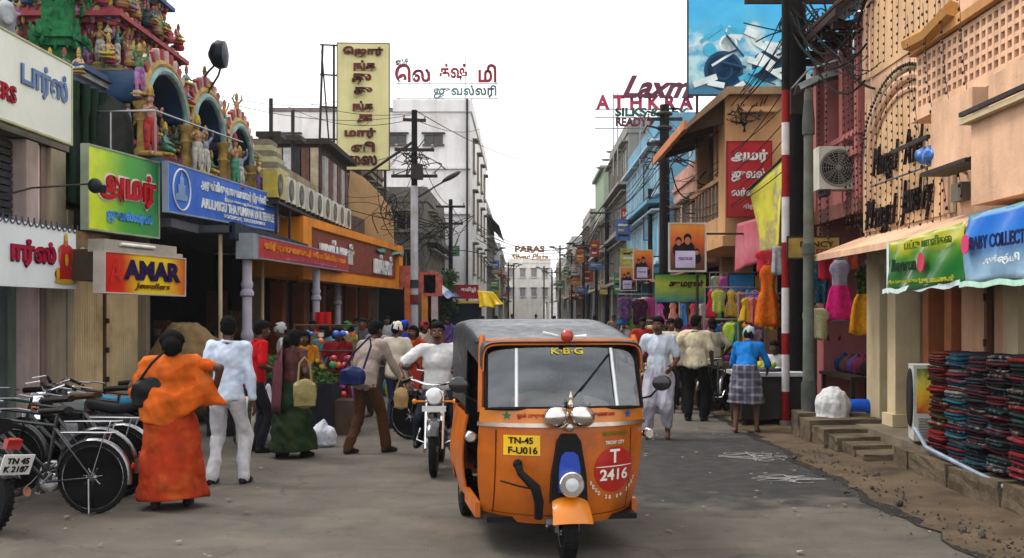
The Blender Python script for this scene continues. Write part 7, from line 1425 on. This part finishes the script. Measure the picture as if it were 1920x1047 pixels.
motorcycle('black motorcycle with round chrome headlight ridden behind the auto rickshaw', (-1.0, 12.75), R(181), steer=0)
bk = bicycle('black bicycle closest to the camera among the parked bikes', (-4.3, 9.9), R(86)); bk.scale = (.94,)*3
motorcycle('parked motorcycle at the frame edge with white rear number plate', (-4.85, 9.2), R(62), rear_plate='TN 45\nK 2187', plate=None, leanx=.1, mirrors=False)
GB = 'bikes parked in a row before the shutters'
bicycle('second bicycle in the parked row, just behind the closest one', (-4.5, 10.4), R(92), group=GB)
bicycle('third bicycle in the parked row, with brown saddle', (-4.42, 10.85), R(83), saddle=(.08, .04, .02), group=GB)
motorcycle('parked black motorcycle with long black seat in the bike row', (-4.5, 11.45), R(90), leanx=.1, group=GB, mirrors=False)
bicycle('fourth bicycle in the parked row, behind the black motorcycle', (-4.5, 11.95), R(88), group=GB)
motorcycle('parked motorcycle with light blue seat cover', (-4.85, 12.4), R(88), leanx=.1, seatc=(.05, .25, .4), group=GB, mirrors=False)
bicycle('last bicycle in the parked row, before the cream shutter', (-4.7, 12.95), R(94), (.05, .01, .01), group=GB)
bicycle('green bicycle standing closest to the grey shop door', (-5.3, 11.8), R(80), (.02, .08, .05))
sack('blue_bag', 'bright blue plastic bag resting on a parked motorcycle', 'bag', (-4.15, 12.5, .82), .2, .26, (.01, .07, .5), 6, knot=True)
bicycle('bicycle standing behind the grey shirted man', (-1.05, 15.4), R(70)); bicycle('bicycle leaning beyond the bending man in blue', (3.35, 19.5), R(150))
motorcycle('motorcycle parked by the far stalls beyond the man in black trousers', (2.9, 21.5), R(120), leanx=.1); motorcycle('motorcycle parked under the row of frocks', (3.5, 24.5), R(110), leanx=.1, tank=(.02, .03, .1))

# ---------------------------------------------------------------- people
def at(px, py): d = GY(py); return ((px-CX)*d/F, d)
ORG = (.5, .11, .012); ORG2 = (.4, .055, .012)
# woman in orange: long sari, wide shawl over both shoulders, seen from behind
W = person('woman in orange sari and shawl walking away with black shoulder bag', at(322, 952), R(8), 1.6, 'deep', ('blouse', ORG), ('sari', ORG2, .1, 1.05, pm(ORG2, .75, .45, 5., 0., .3, 90., dirt=(.5, .16, .03), dirta=.6)), ((-.13, -.1), (.13, .1)), .04, ((-.3, .12, .95), (.4, .02, 1.12)), (0.1, .05), 'bun', False, (.03, .02, .018), .013, seed=3, hairbig=1.25, girth=1.18, elbow=((-.8, -.6, -.2), (.9, -.5, .1)))
g = MB(); g.ell((0, 0, 1.27), (.25, .175, .2)); g.ell((0, -.01, 1.08), (.25, .19, .24)); cone_geo(g, (-.21, 0, 1.37), .1, (.21, 0, 1.37), .1, 14); cone_geo(g, (-.2, 0, 1.34), .1, (-.33, .0, 1.08), .09, 14); cone_geo(g, (.2, 0, 1.34), .1, (.36, -.02, 1.1), .09, 14); cone_geo(g, (0, -.02, 1.4), .1, (0, -.01, 1.45), .08)
g.path([(.2, 0, 1.15), (.36, -.02, 1.05), (.52, -.02, .98)], [.16, .1, .012], 14); g.path([(0, -.02, 1.1), (-.06, -.03, .95), (-.1, -.03, .8)], [.24, .235, .2], 20); g.path([(.1, -.02, 1.1), (.15, -.03, 1.0), (.2, -.03, .92)], [.2, .2, .17], 18)
V, Fc = remesh(g.v, g.f, .014, 8, .6); V = folds(V, Fc, .015, 15, 9, (1.3, .6, .7)); V = folds(V, Fc, .008, 34, 19, (1.5, .6, .6)); mk('shawl', V, Fc, pm((.56, .135, .014), .8, .4, 4., 0., .3, 120., dirt=(.4, .2, .06), dirta=.55), W, 'all')
def shoulder_bag(label, p, rz, c, w=.34, h=.26, strap=None, d=.12):
    T = thing('shoulder_bag', label, 'bag', p, rz); m = MB(); m.ell((0, 0, h*.5), (w/2, d/2, h*.5), 16, 10); m.obox((0, 0, h*.45), (w*.85, d*.8, h*.7)); V, Fc = remesh(m.v, m.f, .014, 5); V = folds(V, Fc, .008, 30, 2); mk('body', V, Fc, pm(c, .45, .25, 10., 0., .1, 60.), T, 'all')
    m = MB(); m.path(strap, .013, 6); m.build('strap', pm(c, .5), T, True); return T
x, y = at(262, 952); shoulder_bag('black leather bag on the shoulder of the woman in orange', (x+.14, y-.14, .9), R(12), (.015, .014, .015), .36, .3, [(-.1, 0, .25), (.02, -.05, .42), (.12, -.02, .52), (.18, .04, .6), (.18, .15, .5), (.1, .14, .25)])
person('man in pale blue shirt and white trousers standing with his back turned', at(425, 908), R(-6), 1.72, 'deep', ('long', (.55, .62, .72), .82), ('trousers', (.56, .56, .58), 1.12), ((-.13, -.06), (.16, .05)), .06, ((-.2, .16, .95), (.27, .03, .82)), (.3, .1), 'short', False, (.03, .03, .035), .013, seed=11)
person('man in red shirt standing behind the striped bag', (-3.42, 14.2), R(-60), 1.66, 'deep', ('short', (.5, .015, .02)), ('trousers', (.03, .03, .04)), ((-.1, 0), (.1, .03)), .1, ((-.15, .25, 1.05), (.2, .22, 1.05)), (0, .15), 'short', True, (.02, .02, .02), .016, seed=12)
G1 = (.03, .055, .022)
person('woman in dark green sari walking past the goods', at(548, 858), R(-30), 1.55, 'deep', ('blouse', (.12, .05, .05)), ('sari', G1, .1, 1.08, pm((.022, .045, .02), .8, .6, 7., 0., .3, 90., dirt=(.06, .08, .02), dirta=.6)), ((-.12, -.1), (.12, .1)), .05, ((-.2, .12, .95), (.26, .12, .98)), (-.3, .15), 'bun', True, (.02, .015, .012), .015, seed=13, drape=((.16, .06, .08), .45), scarf=None)
shoulder_bag('tan cloth carrier bag held by the woman in green', (-2.62, 13.3, .62), R(20), (.3, .26, .12), .3, .38, [(-.08, 0, .33), (-.06, 0, .55), (0, 0, .62), (.06, 0, .55), (.08, 0, .33)], .14)
person('man in grey brown shirt leaning forward with blue shoulder bag', at(690, 850), R(-38), 1.68, 'deep', ('long', (.36, .3, .27), .8), ('trousers', (.1, .05, .025), 1.1), ((-.12, -.22), (.12, .2)), .26, ((-.22, .12, .86), (.22, .38, .88)), (0, .2), 'short', True, (.03, .02, .015), .014, seed=14, girth=1.06)
shoulder_bag('dark blue shoulder bag slung on the leaning man', (-2.12, 13.75, .86), R(-20), (.02, .035, .12), .36, .26, [(-.12, 0, .22), (.05, -.06, .42), (.25, -.02, .62), (.2, .1, .5), (.12, .05, .22)], .14)
shoulder_bag('pale tan bag in the hand of the leaning man', (-1.55, 13.95, .55), R(10), (.4, .28, .14), .2, .3, [(-.06, 0, .26), (0, 0, .42), (.06, 0, .26)], .1)
# rider
person('motorcyclist in white shirt riding behind the auto rickshaw', (-1.0, 12.95), R(181), 1.7, 'dark', ('short', (.62, .62, .62), .86), ('trousers', (.03, .035, .05)), ((-.22, .2), (.22, .2)), .12, ((-.31, .48, 1.0), (.31, .48, 1.0)), (0, .02), 'short', True, (.02, .02, .02), .014, seed=15, hip=.86, footz=(.24, .24), elbow=((-1, -.2, -.2), (1, -.2, -.2)), moustache=True, curl=1.2, palms=((0, 0, -1), (0, 0, -1)))
person('man in pale shirt and white dhoti standing beyond the auto rickshaw', at(1236, 822), R(165), 1.7, 'dark', ('short', (.55, .6, .68), .8), ('dhoti', (.45, .44, .5)), ((-.12, 0), (.14, .08)), 0., ((-.2, .22, 1.0), (.22, .2, 1.05)), (-.15, .05), 'short', True, None, .014, seed=16, moustache=True)
person('man in cream shirt and black trousers seen from behind', at(1303, 790), R(-25), 1.72, 'deep', ('short', (.55, .49, .36), .84), ('trousers', (.012, .012, .013), 1.1), ((-.11, 0), (.12, .04)), .03, ((-.32, -.05, .92), (.24, .15, .9)), (-.4, .1), 'short', False, (.02, .02, .02), .015, seed=17, girth=1.12)
person('second man in off white shirt just behind the one in black trousers', at(1272, 775), R(-10), 1.66, 'deep', ('short', (.48, .42, .32), .84), ('trousers', (.025, .022, .02), 1.05), ((-.1, 0), (.1, .04)), .05, ((-.26, .1, .85), (.26, .1, .85)), (.2, .1), 'short', False, (.02, .02, .02), .018, seed=18)
def plaid():
    m = bpy.data.materials.new('plaid'); m.use_nodes = True; n = m.node_tree; N = n.nodes; L = n.links; tc = N.new('ShaderNodeTexCoord'); sp = N.new('ShaderNodeSeparateXYZ'); L.new(tc.outputs['Object'], sp.inputs[0]); col = None
    tot = None
    for ax, s in ((0, 9.), (2, 9.)):
        a = N.new('ShaderNodeMath'); a.operation = 'MULTIPLY'; L.new(sp.outputs[ax], a.inputs[0]); a.inputs[1].default_value = s
        f = N.new('ShaderNodeMath'); f.operation = 'FRACT'; L.new(a.outputs[0], f.inputs[0]); q = N.new('ShaderNodeMath'); q.operation = 'LESS_THAN'; L.new(f.outputs[0], q.inputs[0]); q.inputs[1].default_value = .3
        if tot is None: tot = q.outputs[0]
        else: ad = N.new('ShaderNodeMath'); ad.operation = 'ADD'; L.new(tot, ad.inputs[0]); L.new(q.outputs[0], ad.inputs[1]); tot = ad.outputs[0]
    h = N.new('ShaderNodeMath'); h.operation = 'MULTIPLY'; L.new(tot, h.inputs[0]); h.inputs[1].default_value = .5; rp = N.new('ShaderNodeValToRGB'); L.new(h.outputs[0], rp.inputs[0]); rp.color_ramp.elements[0].color = (.07, .075, .11, 1); rp.color_ramp.elements[1].color = (.3, .27, .3, 1); L.new(rp.outputs[0], N['Principled BSDF'].inputs['Base Color']); N['Principled BSDF'].inputs['Roughness'].default_value = .9; return m
person('man in bright blue shirt and plaid lungi bending over a stall table', at(1398, 812), R(-20), 1.68, 'dark', ('rolled', (.02, .2, .5), .86), ('lungi', (.1, .1, .15), .44, .8, plaid()), ((-.14, -.06), (.15, .08)), .62, ((-.15, .5, .95), (.25, .5, .9)), (0, .3), 'short', False, None, .015, seed=19, scarf=(.4, .48, .5), hip=.88)
person('driver in khaki shirt seated inside the auto rickshaw', (.14, 9.0), R(189), 1.6, 'deep', ('short', (.3, .22, .1)), ('trousers', (.12, .09, .05)), ((-.16, .42), (.16, .42)), .05, ((-.3, .42, 1.06), (.3, .42, 1.06)), (.1, .05), 'short', True, (.02, .02, .02), .018, seed=44, hip=.66, footz=(.3, .3), z=0.02)
# stall tables on the right
T = thing('stall_table', 'cloth covered stall table in front of the bending man', 'table', (3.75, 17.9, 0)); m = MB(); m.box(-.45, .6, -.6, .5, .78, .84); m.build('top', pm((.5, .52, .55), .7), T); m = MB(); m.box(-.4, .55, -.55, .45, .12, .779); m.build('skirt', pm((.05, .045, .04), .8, .4), T)
for sx in (-.35, .5):
    for sy in (-.5, .4): m = MB(); m.box(sx-.03, sx+.03, sy-.03, sy+.03, 0, .118); m.build('leg', WOODD, T)
m = MB(); g = random.Random(3); T = thing('fruit_tray', 'shallow tray of green and yellow fruit on the stall table', 'tray', (3.75, 17.8, .84)); m.lathe([(.3, 0), (.36, .06), (.34, .06), (.29, .015)], (0, 0, 0), 'Z', 20); m.build('tray', STEEL, T, True)
for k in range(22): a = g.uniform(0, 6.3); r_ = .24*math.sqrt(g.random()); m = MB(); m.ell((r_*math.cos(a), r_*math.sin(a), .06+.05*g.random()), .045, 8, 6); m.build('fruit', pm(g.choice(((.15, .3, .03), (.5, .35, .03), (.3, .35, .04))), .4), T, True)
person('vendor in white shirt sitting behind the stall table', (4.25, 18.4), R(140), 1.6, 'deep', ('short', (.5, .5, .5)), ('trousers', (.1, .1, .12)), ((-.12, .25), (.12, .25)), .15, ((-.2, .4, .85), (.2, .4, .85)), (0, .1), 'short', True, None, .02, seed=20, hip=.6)
# crowd among the stalls
crowd = [  # px, d, h, facing, top, bottom, scarf, label
 (632, 17.2, 1.55, 200, (.25, .02, .03), ('sari', (.12, .015, .02), .1), None, 'woman in maroon sari behind the leaning man'),
 (655, 20, 1.6, 160, (.3, .3, .12), ('sari', (.35, .32, .2), .1), (.05, .2, .06), 'woman with green headcloth in the market crowd'),
 (610, 18.5, 1.55, 170, (.1, .25, .3), ('sari', (.08, .18, .3), .1), None, 'woman in blue near the hanging red cloth'),
 (680, 22, 1.65, 190, (.1, .1, .12), ('trousers', (.05, .05, .06)), None, 'man in charcoal shirt deep in the market crowd'),
 (712, 19, 1.62, 150, (.3, .28, .3), ('trousers', (.06, .05, .05)), None, 'man in grey shirt partly hidden by the leaning man'),
 (742, 17, 1.62, -20, (.55, .5, .42), ('trousers', (.05, .06, .12)), (.7, .68, .62), 'man in cream shirt and white cap beside the leaning man'),
 (758, 21, 1.6, 20, (.02, .06, .4), ('trousers', (.08, .08, .1)), (.02, .08, .45), 'man with blue headcloth among the crowd'),
 (775, 18.3, 1.55, 185, (.5, .1, .02), ('sari', (.4, .05, .04), .1), None, 'woman in orange blouse left of the motorcyclist'),
 (795, 22.5, 1.58, 195, (.45, .4, .35), ('sari', (.4, .35, .3), .1), (.35, .03, .05), 'woman with crimson head cover behind the motorcyclist'),
 (815, 26, 1.6, 170, (.35, .1, .05), ('sari', (.3, .08, .03), .1), None, 'woman in rust sari in the distance behind the motorcyclist'),
 (590, 23, 1.6, 150, (.3, .2, .1), ('trousers', (.03, .03, .03)), None, 'man in tan shirt under the temple portico'),
 (535, 17.5, 1.6, 100, (.5, .5, .5), ('trousers', (.02, .02, .02)), (.45, .45, .45), 'vendor with grey headcloth behind the woman in green'),
 (570, 16.3, 1.5, 210, (.55, .25, .02), ('sari', (.4, .3, .05), .1), None, 'woman in mustard beside the woman in green'),
 (1258, 20.5, 1.65, 170, (.5, .46, .4), ('trousers', (.05, .05, .06)), None, 'man in pale shirt facing the street behind the dhoti man'),
 (1340, 20, 1.65, 30, (.4, .38, .3), ('trousers', (.03, .03, .03)), None, 'man in khaki shirt beyond the black trousers man'),
 (1355, 24, 1.6, 200, (.3, .05, .05), ('sari', (.3, .1, .05), .1), None, 'woman in red by the hanging frocks'),
 (1325, 27, 1.65, 10, (.25, .3, .35), ('trousers', (.05, .05, .05)), None, 'man in dull blue shirt under the green banner'),
 (1205, 24, 1.65, 185, (.4, .05, .04), ('trousers', (.04, .04, .05)), None, 'man in red shirt glimpsed past the auto rickshaw hood'),
 (1225, 30, 1.65, 175, (.5, .45, .4), ('trousers', (.05, .04, .04)), None, 'distant man in white shirt on the stall side'),
 (840, 33, 1.62, 180, (.15, .1, .3), ('sari', (.2, .08, .2), .1), None, 'woman in violet far behind the motorcyclist'),
 (700, 27, 1.6, 160, (.3, .1, .12), ('sari', (.25, .05, .1), .1), None, 'woman in rose sari below the orange fascia'),
 (725, 30, 1.66, 185, (.4, .4, .42), ('trousers', (.05, .05, .07)), None, 'man in light grey shirt at the orange shop entrance'),
 (668, 31, 1.6, 200, (.1, .2, .3), ('trousers', (.04, .04, .04)), None, 'man in teal shirt far inside the orange shop entrance'),
 (905, 40, 1.62, 180, (.4, .36, .3), ('trousers', (.06, .06, .07)), None, 'distant man in buff shirt near the yellow tarpaulin'),
 (930, 52, 1.6, 0, (.3, .08, .1), ('sari', (.25, .06, .08), .1), None, 'distant woman in wine sari near the yellow tarpaulin'),
 (960, 60, 1.65, 180, (.2, .25, .35), ('trousers', (.05, .05, .06)), None, 'far man in slate blue shirt in mid street'),
 (1005, 66, 1.62, 170, (.5, .48, .44), ('trousers', (.07, .06, .06)), None, 'far man in white shirt in mid street'),
 (1040, 55, 1.58, 10, (.45, .25, .06), ('sari', (.4, .2, .05), .1), None, 'far woman in amber sari in mid street'),
 (1085, 48, 1.65, 185, (.15, .15, .17), ('trousers', (.04, .04, .05)), None, 'far man in dark shirt nearer the stalls'),
 (1115, 42, 1.64, 0, (.45, .42, .38), ('trousers', (.08, .06, .05)), None, 'far man in cream shirt walking off beside the stalls'),
 (1150, 45, 1.65, 180, (.3, .2, .15), ('trousers', (.05, .05, .05)), None, 'small figure in brown far along the stall kerb'),
 (1180, 38, 1.65, 0, (.35, .3, .3), ('trousers', (.05, .05, .06)), None, 'small figure in grey walking away past the posters')]
for i, (px, d, h, rz, tc_, bt, sc_, lb) in enumerate(crowd):
    g = random.Random(200+i); x = (px-CX)*d/F
    person(lb, (x, d), R(rz), h, g.choice(('dark', 'deep')), ('short' if bt[0] == 'trousers' else 'blouse', tc_), bt if len(bt) < 3 else (*bt, 1.05), ((-.1, g.uniform(-.12, .05)), (.1, g.uniform(0, .14))), g.uniform(0, .12), ((-.24, g.uniform(0, .3), g.uniform(.85, 1.05)), (.24, g.uniform(0, .3), g.uniform(.85, 1.05))), (g.uniform(-.5, .5), g.uniform(0, .25)), 'short' if bt[0] == 'trousers' else 'bun', d < 22, None, .022 if d < 22 else .028, seed=300+i, drape=(tuple(q*.9 for q in tc_), .35) if bt[0] == 'sari' else None, scarf=sc_, z=.0, group='people among the market stalls')

# goods on the left
def striped(c1, c2, sc, ax=0):
    m = bpy.data.materials.new('striped'); m.use_nodes = True; n = m.node_tree; N = n.nodes; L = n.links; tc = N.new('ShaderNodeTexCoord'); sp = N.new('ShaderNodeSeparateXYZ'); L.new(tc.outputs['Generated'], sp.inputs[0]); a = N.new('ShaderNodeMath'); a.operation = 'MULTIPLY'; L.new(sp.outputs[ax], a.inputs[0]); a.inputs[1].default_value = sc; f = N.new('ShaderNodeMath'); f.operation = 'FRACT'; L.new(a.outputs[0], f.inputs[0]); rp = N.new('ShaderNodeValToRGB'); L.new(f.outputs[0], rp.inputs[0]); rp.color_ramp.interpolation = 'CONSTANT'; rp.color_ramp.elements[0].color = (*c1, 1); rp.color_ramp.elements[1].position = .5; rp.color_ramp.elements[1].color = (*c2, 1); L.new(rp.outputs[0], N['Principled BSDF'].inputs['Base Color']); N['Principled BSDF'].inputs['Roughness'].default_value = .7; return m
x, y = at(468, 838); sack('striped_bag', 'black and cream striped carrier bag standing by the man in white', 'bag', (x, y, 0), .22, .78, (.5, .5, .5), 21, .2, False, .7, striped((.02, .02, .022), (.5, .46, .36), 4.))
x, y = at(497, 836); sack('white_sack', 'upright white plastic sack beside the striped bag', 'sack', (x, y+.1, 0), .19, .8, (.55, .53, .58), 22, .3, True, .8)
x, y = at(604, 838); sack('white_bag', 'white plastic bag on the road by the woman in green', 'bag', (x, y, 0), .2, .34, (.6, .62, .68), 23, .0, True, .7)
T = thing('greens_stall', 'low stall heaped with green leafy vegetables behind the white sack', 'stall', (-3.75, 16.4, 0)); m = MB(); m.box(-.8, 1.0, -.4, .4, .0, .75); m.build('table', pm((.025, .025, .035), .8, .4), T); m = MB(); g = random.Random(14)
for k in range(900):
    a = g.uniform(-.75, .95); b_ = g.uniform(-.38, .38); z = .76+.38*(1-((a-.1)/.95)**2)*g.random(); r_ = g.uniform(.03, .07); u = Vector((g.gauss(0, 1), g.gauss(0, 1), g.gauss(0, 1))).normalized(); v = u.orthogonal().normalized(); p = Vector((a, b_, z)); m._add([p-u*r_, p+v*r_*.5, p+u*r_, p-v*r_*.5], [(0, 1, 2, 3)])
o = m.build('leaves', pm((.06, .12, .02), .7, .6, 14.), T); o['kind'] = 'stuff'
g = random.Random(15); names = [('red', (.45, .03, .03)), ('blue', (.03, .1, .4)), ('yellow', (.6, .45, .03)), ('white', (.55, .55, .52)), ('violet', (.2, .08, .3)), ('teal', (.03, .2, .22)), ('brown', (.15, .08, .04)), ('orange', (.55, .18, .02))]; sp = ('on the ground before the portico', 'by the second white pillar', 'below the orange fascia', 'in the shade of the portico')
k = 0
for j in range(4):
    for nm, c in names:
        d = 16.6+j*2.2+g.uniform(0, 1.5); px = g.uniform(560+j*35, 620+j*50); sack('goods_bundle', f'small {nm} bundle of goods '+sp[j], 'bundle', ((px-CX)*d/F, d, 0), g.uniform(.13, .2), g.uniform(.3, .65), c, 400+k, vox=.03); k += 1
for j, (px, d, c, lb) in enumerate([(515, 18.5, (.03, .08, .35), 'blue'), (610, 22, (.3, .2, .05), 'tan'), (690, 26, (.25, .04, .04), 'red')]):
    T = thing('goods_table', lb+' draped market table before the portico', 'table', ((px-CX)*d/F, d, 0)); m = MB(); m.box(-.7, .7, -.4, .4, 0, .8); m.build('skirt', cloth(c), T); m = MB(); m.box(-.75, .75, -.45, .45, .803, .85); m.build('top', pm((.3, .25, .2)), T)
for j, (px, d, lb) in enumerate([(1262, 22, 'brown'), (1330, 21, 'grey'), (1440, 20.5, 'dark'), (1362, 22.5, 'ochre')]): sack('goods_bundle', lb+' sack on the stall side pavement', 'sack', ((px-CX)*d/F, d, .1), .25, .6, ((.15, .08, .04), (.25, .25, .24), (.03, .03, .03), (.3, .2, .06))[j], 450+j, vox=.03)
# rack of bright plastic goods beside the woman in green
g = random.Random(16); T = thing('goods_rack', 'rack hung with bright plastic pots and toys beside the woman in green', 'rack', ((608-CX)*16.4/F, 16.4, 0))
m = MB(); m.box(-.5, .5, -.25, .25, 0, .5)
for x in (-.48, .48): m.tube((x, .2, .5), (x, .2, 1.6), .018)
for z in (.85, 1.2, 1.58): m.tube((-.48, .2, z), (.48, .2, z), .014)
m.build('frame', pm((.1, .07, .05), .8), T)
for k in range(42):
    c = g.choice(((.5, .03, .03), (.03, .12, .5), (.65, .5, .03), (.6, .6, .58), (.05, .35, .12), (.6, .2, .03), (.5, .1, .3))); x, z = g.uniform(-.45, .45), g.choice((.58, .72, 1.0, 1.1, 1.36, 1.46)); m = MB(); r_ = g.uniform(.03, .06)
    if k % 3: m.ell((x, g.uniform(-.18, .14), z), r_, 8, 6)
    else: m.lathe([(r_*.7, 0), (r_, r_*.5), (r_*.9, r_*1.3), (r_*1.1, r_*1.5)], (x, g.uniform(-.18, .14), z-.05), 'Z', 10)
    m.build('plastic_pot', gloss(c, .3, .4), T, True)
# ---------------------------------------------------------------- wires
def cb(a, b, sag, lb, r=.008): cable(P(*a), P(*b), sag, r, 14, lb)
cb((325, 155, 24), (632, 190, 38), .3, 'thin cable from the arched niches to the tall yellow sign'); cb((330, 165, 24), (775, 215, 34), .4, 'thin cable from the arched niches to the white painted pole')
cb((780, 208, 34), (1070, 290, 90), 1.0, 'upper cable from the white painted pole across the sky', .014); cb((780, 225, 34), (905, 240, 60), .3, 'lower cable leaving the white painted pole', .012); cb((540, 178, 40), (775, 213, 34), .3, 'cable crossing in front of the tall yellow sign', .01); cb((540, 200, 40), (772, 224, 34), .4, 'second cable crossing in front of the tall yellow sign', .01)
cb((780, 268, 34), (848, 385, 46), .5, 'cable between the white painted pole and the next pole', .012); cb((848, 390, 46), (904, 430, 88), .5, 'cable from the second pole on toward the pale grey block', .014); cb((600, 300, 38), (776, 275, 34), .3, 'slack cable below the tall yellow sign', .01)
g = random.Random(91)
for k in range(7): cb((1485+g.uniform(-15, 60), 8+g.uniform(0, 20), 17.9), (1246+g.uniform(-15, 15), 215+g.uniform(0, 60), 31.5), g.uniform(.3, 1.1), ords[k]+' sagging cable strung between the black pole and the next pole', .01)
for k in range(6): cb((1490+g.uniform(0, 40), 10+g.uniform(0, 60), 17.8), (1625+g.uniform(-10, 60), 10+g.uniform(0, 130), 15), g.uniform(.1, .5), ords[k]+' loose cable from the black pole to the arched facade', .008)
for k in range(9): cb((1470+k*12, 4+g.uniform(0, 30), 17.5), (1640+g.uniform(-30, 40), g.uniform(-40, 170), 15.4), g.uniform(.1, .9), ords[k]+' thick cable sweeping from the crossarm over the tiled eave', .018)
for k in range(8): cb((1246+g.uniform(-4, 4), 250+k*12, 31.5), (1138+g.uniform(-12, 12), 380+k*5, 58), g.uniform(.3, .9), ords[k]+' cable running on from the pole beside the film poster', .014)
for k in range(5): cb((1138, 378+k*6, 58), (1103, 440+k*4, 78), .5, ords[k]+' distant cable past the middle distance pole', .016)
for k in range(6): cb((1470, 170+30*k, 17.8), (1250, 330+k*14, 31), g.uniform(.2, .8), ords[k]+' low cable sweeping past the red sign board', .009)
for k in range(7): cb((1440-k*10, 180+6*k, 22.3), (1340+k*8, 330+k*8, 24), g.uniform(.1, .4), ords[k]+' drooping wire on the wall of the peach house', .012)
for q, (px, py, d, n, r_, lb) in enumerate(((1335, 370, 27, 26, .45, 'tangled knot of black wires on the peach house balcony'), (1395, 215, 22.2, 10, .25, 'small knot of wires beside the red sign board'), (1250, 300, 31.2, 12, .4, 'coil of wires on the pole beside the film poster'), (780, 300, 33.8, 16, .5, 'coil of wires on the white painted pole'), (735, 400, 36, 24, .8, 'tangle of wires above the orange fascia'), (815, 440, 44, 24, .9, 'tangle of wires before the grey shop row'), (1520, 60, 17.6, 12, .4, 'tangle of wires around the black pole crossarm'))):
    m = MB(); c = P(px, py, d)
    for k in range(n):
        a = [c+Vector((g.gauss(0, r_), g.gauss(0, .15), g.gauss(0, r_*.7))) for _ in range(4)]; pts = []
        for i in range(13): t = i/12; pts.append(a[0]*(1-t)**3+a[1]*3*t*(1-t)**2+a[2]*3*t*t*(1-t)+a[3]*t**3)
        m.path(pts, g.uniform(.009, .02), 4)
    tag(m.build('wire_tangle', pm((.03, .028, .03), .7)), lb, 'wires')
# further slim poles and lamps towards the street end
for i, (px, d, top) in enumerate(((1020, 140, 7.5), (1035, 118, 6.2), (1050, 108, 8.2), (1072, 92, 6.6), (1094, 70, 6.2), (1118, 64, 5.6), (953, 118, 7.0), (963, 135, 7.6), (890, 74, 6.0), (925, 96, 7.4))):
    T, x = pole(ords[i] if i < 9 else 'tenth', px, d, top, .1, BLACKPOLE); T['label'] = (ords+('tenth',))[i]+' slim distant pole toward the street end, '+('stall side' if px > 985 else 'temple side'); crossarm(T, top-.3, .7, 0, IRON, 2); m = MB(); m.path([(0, 0, top-.8), (-.6 if px > 985 else .6, 0, top-.2)], .04); m.ell((-.8 if px > 985 else .8, 0, top-.15), (.3, .12, .08)); m.build('lamp_arm', IRON, T, True)
for k in range(9): cb((1138-k*3, 372+k*9, 58), (1035+k*3, 470+k*6, 118), g.uniform(.4, 1.2), ords[k]+' long thin cable receding on the stall side', .02)
for k in range(6): cb((870+k*4, 420+k*9, 60), (953, 500+k*5, 118), g.uniform(.3, 1.0), ords[k]+' long thin cable receding on the temple side', .02)
for k in range(5): cb((868, 400+k*8, 60), (1100, 440+k*7, 78), g.uniform(.6, 1.4), ords[k]+' cable crossing over the street in the distance', .018)
bpy.data.scenes.remove(TMP)
# the air: thin dust haze down the street
m = MB(); m.box(-60, 60, -8, 320, -1.2, 16); hz = m.build('haze', pm((.5, .5, .5))); tag(hz, kind='stuff')
hm = bpy.data.materials.new('haze_air'); hm.use_nodes = True; hn = hm.node_tree; hn.nodes.clear(); ho = hn.nodes.new('ShaderNodeOutputMaterial'); hv = hn.nodes.new('ShaderNodeVolumePrincipled'); hv.inputs['Color'].default_value = (.93, .95, 1, 1); hv.inputs['Density'].default_value = .0004; hv.inputs['Anisotropy'].default_value = .1; hn.links.new(hv.outputs[0], ho.inputs['Volume']); hz.data.materials.clear(); hz.data.materials.append(hm)
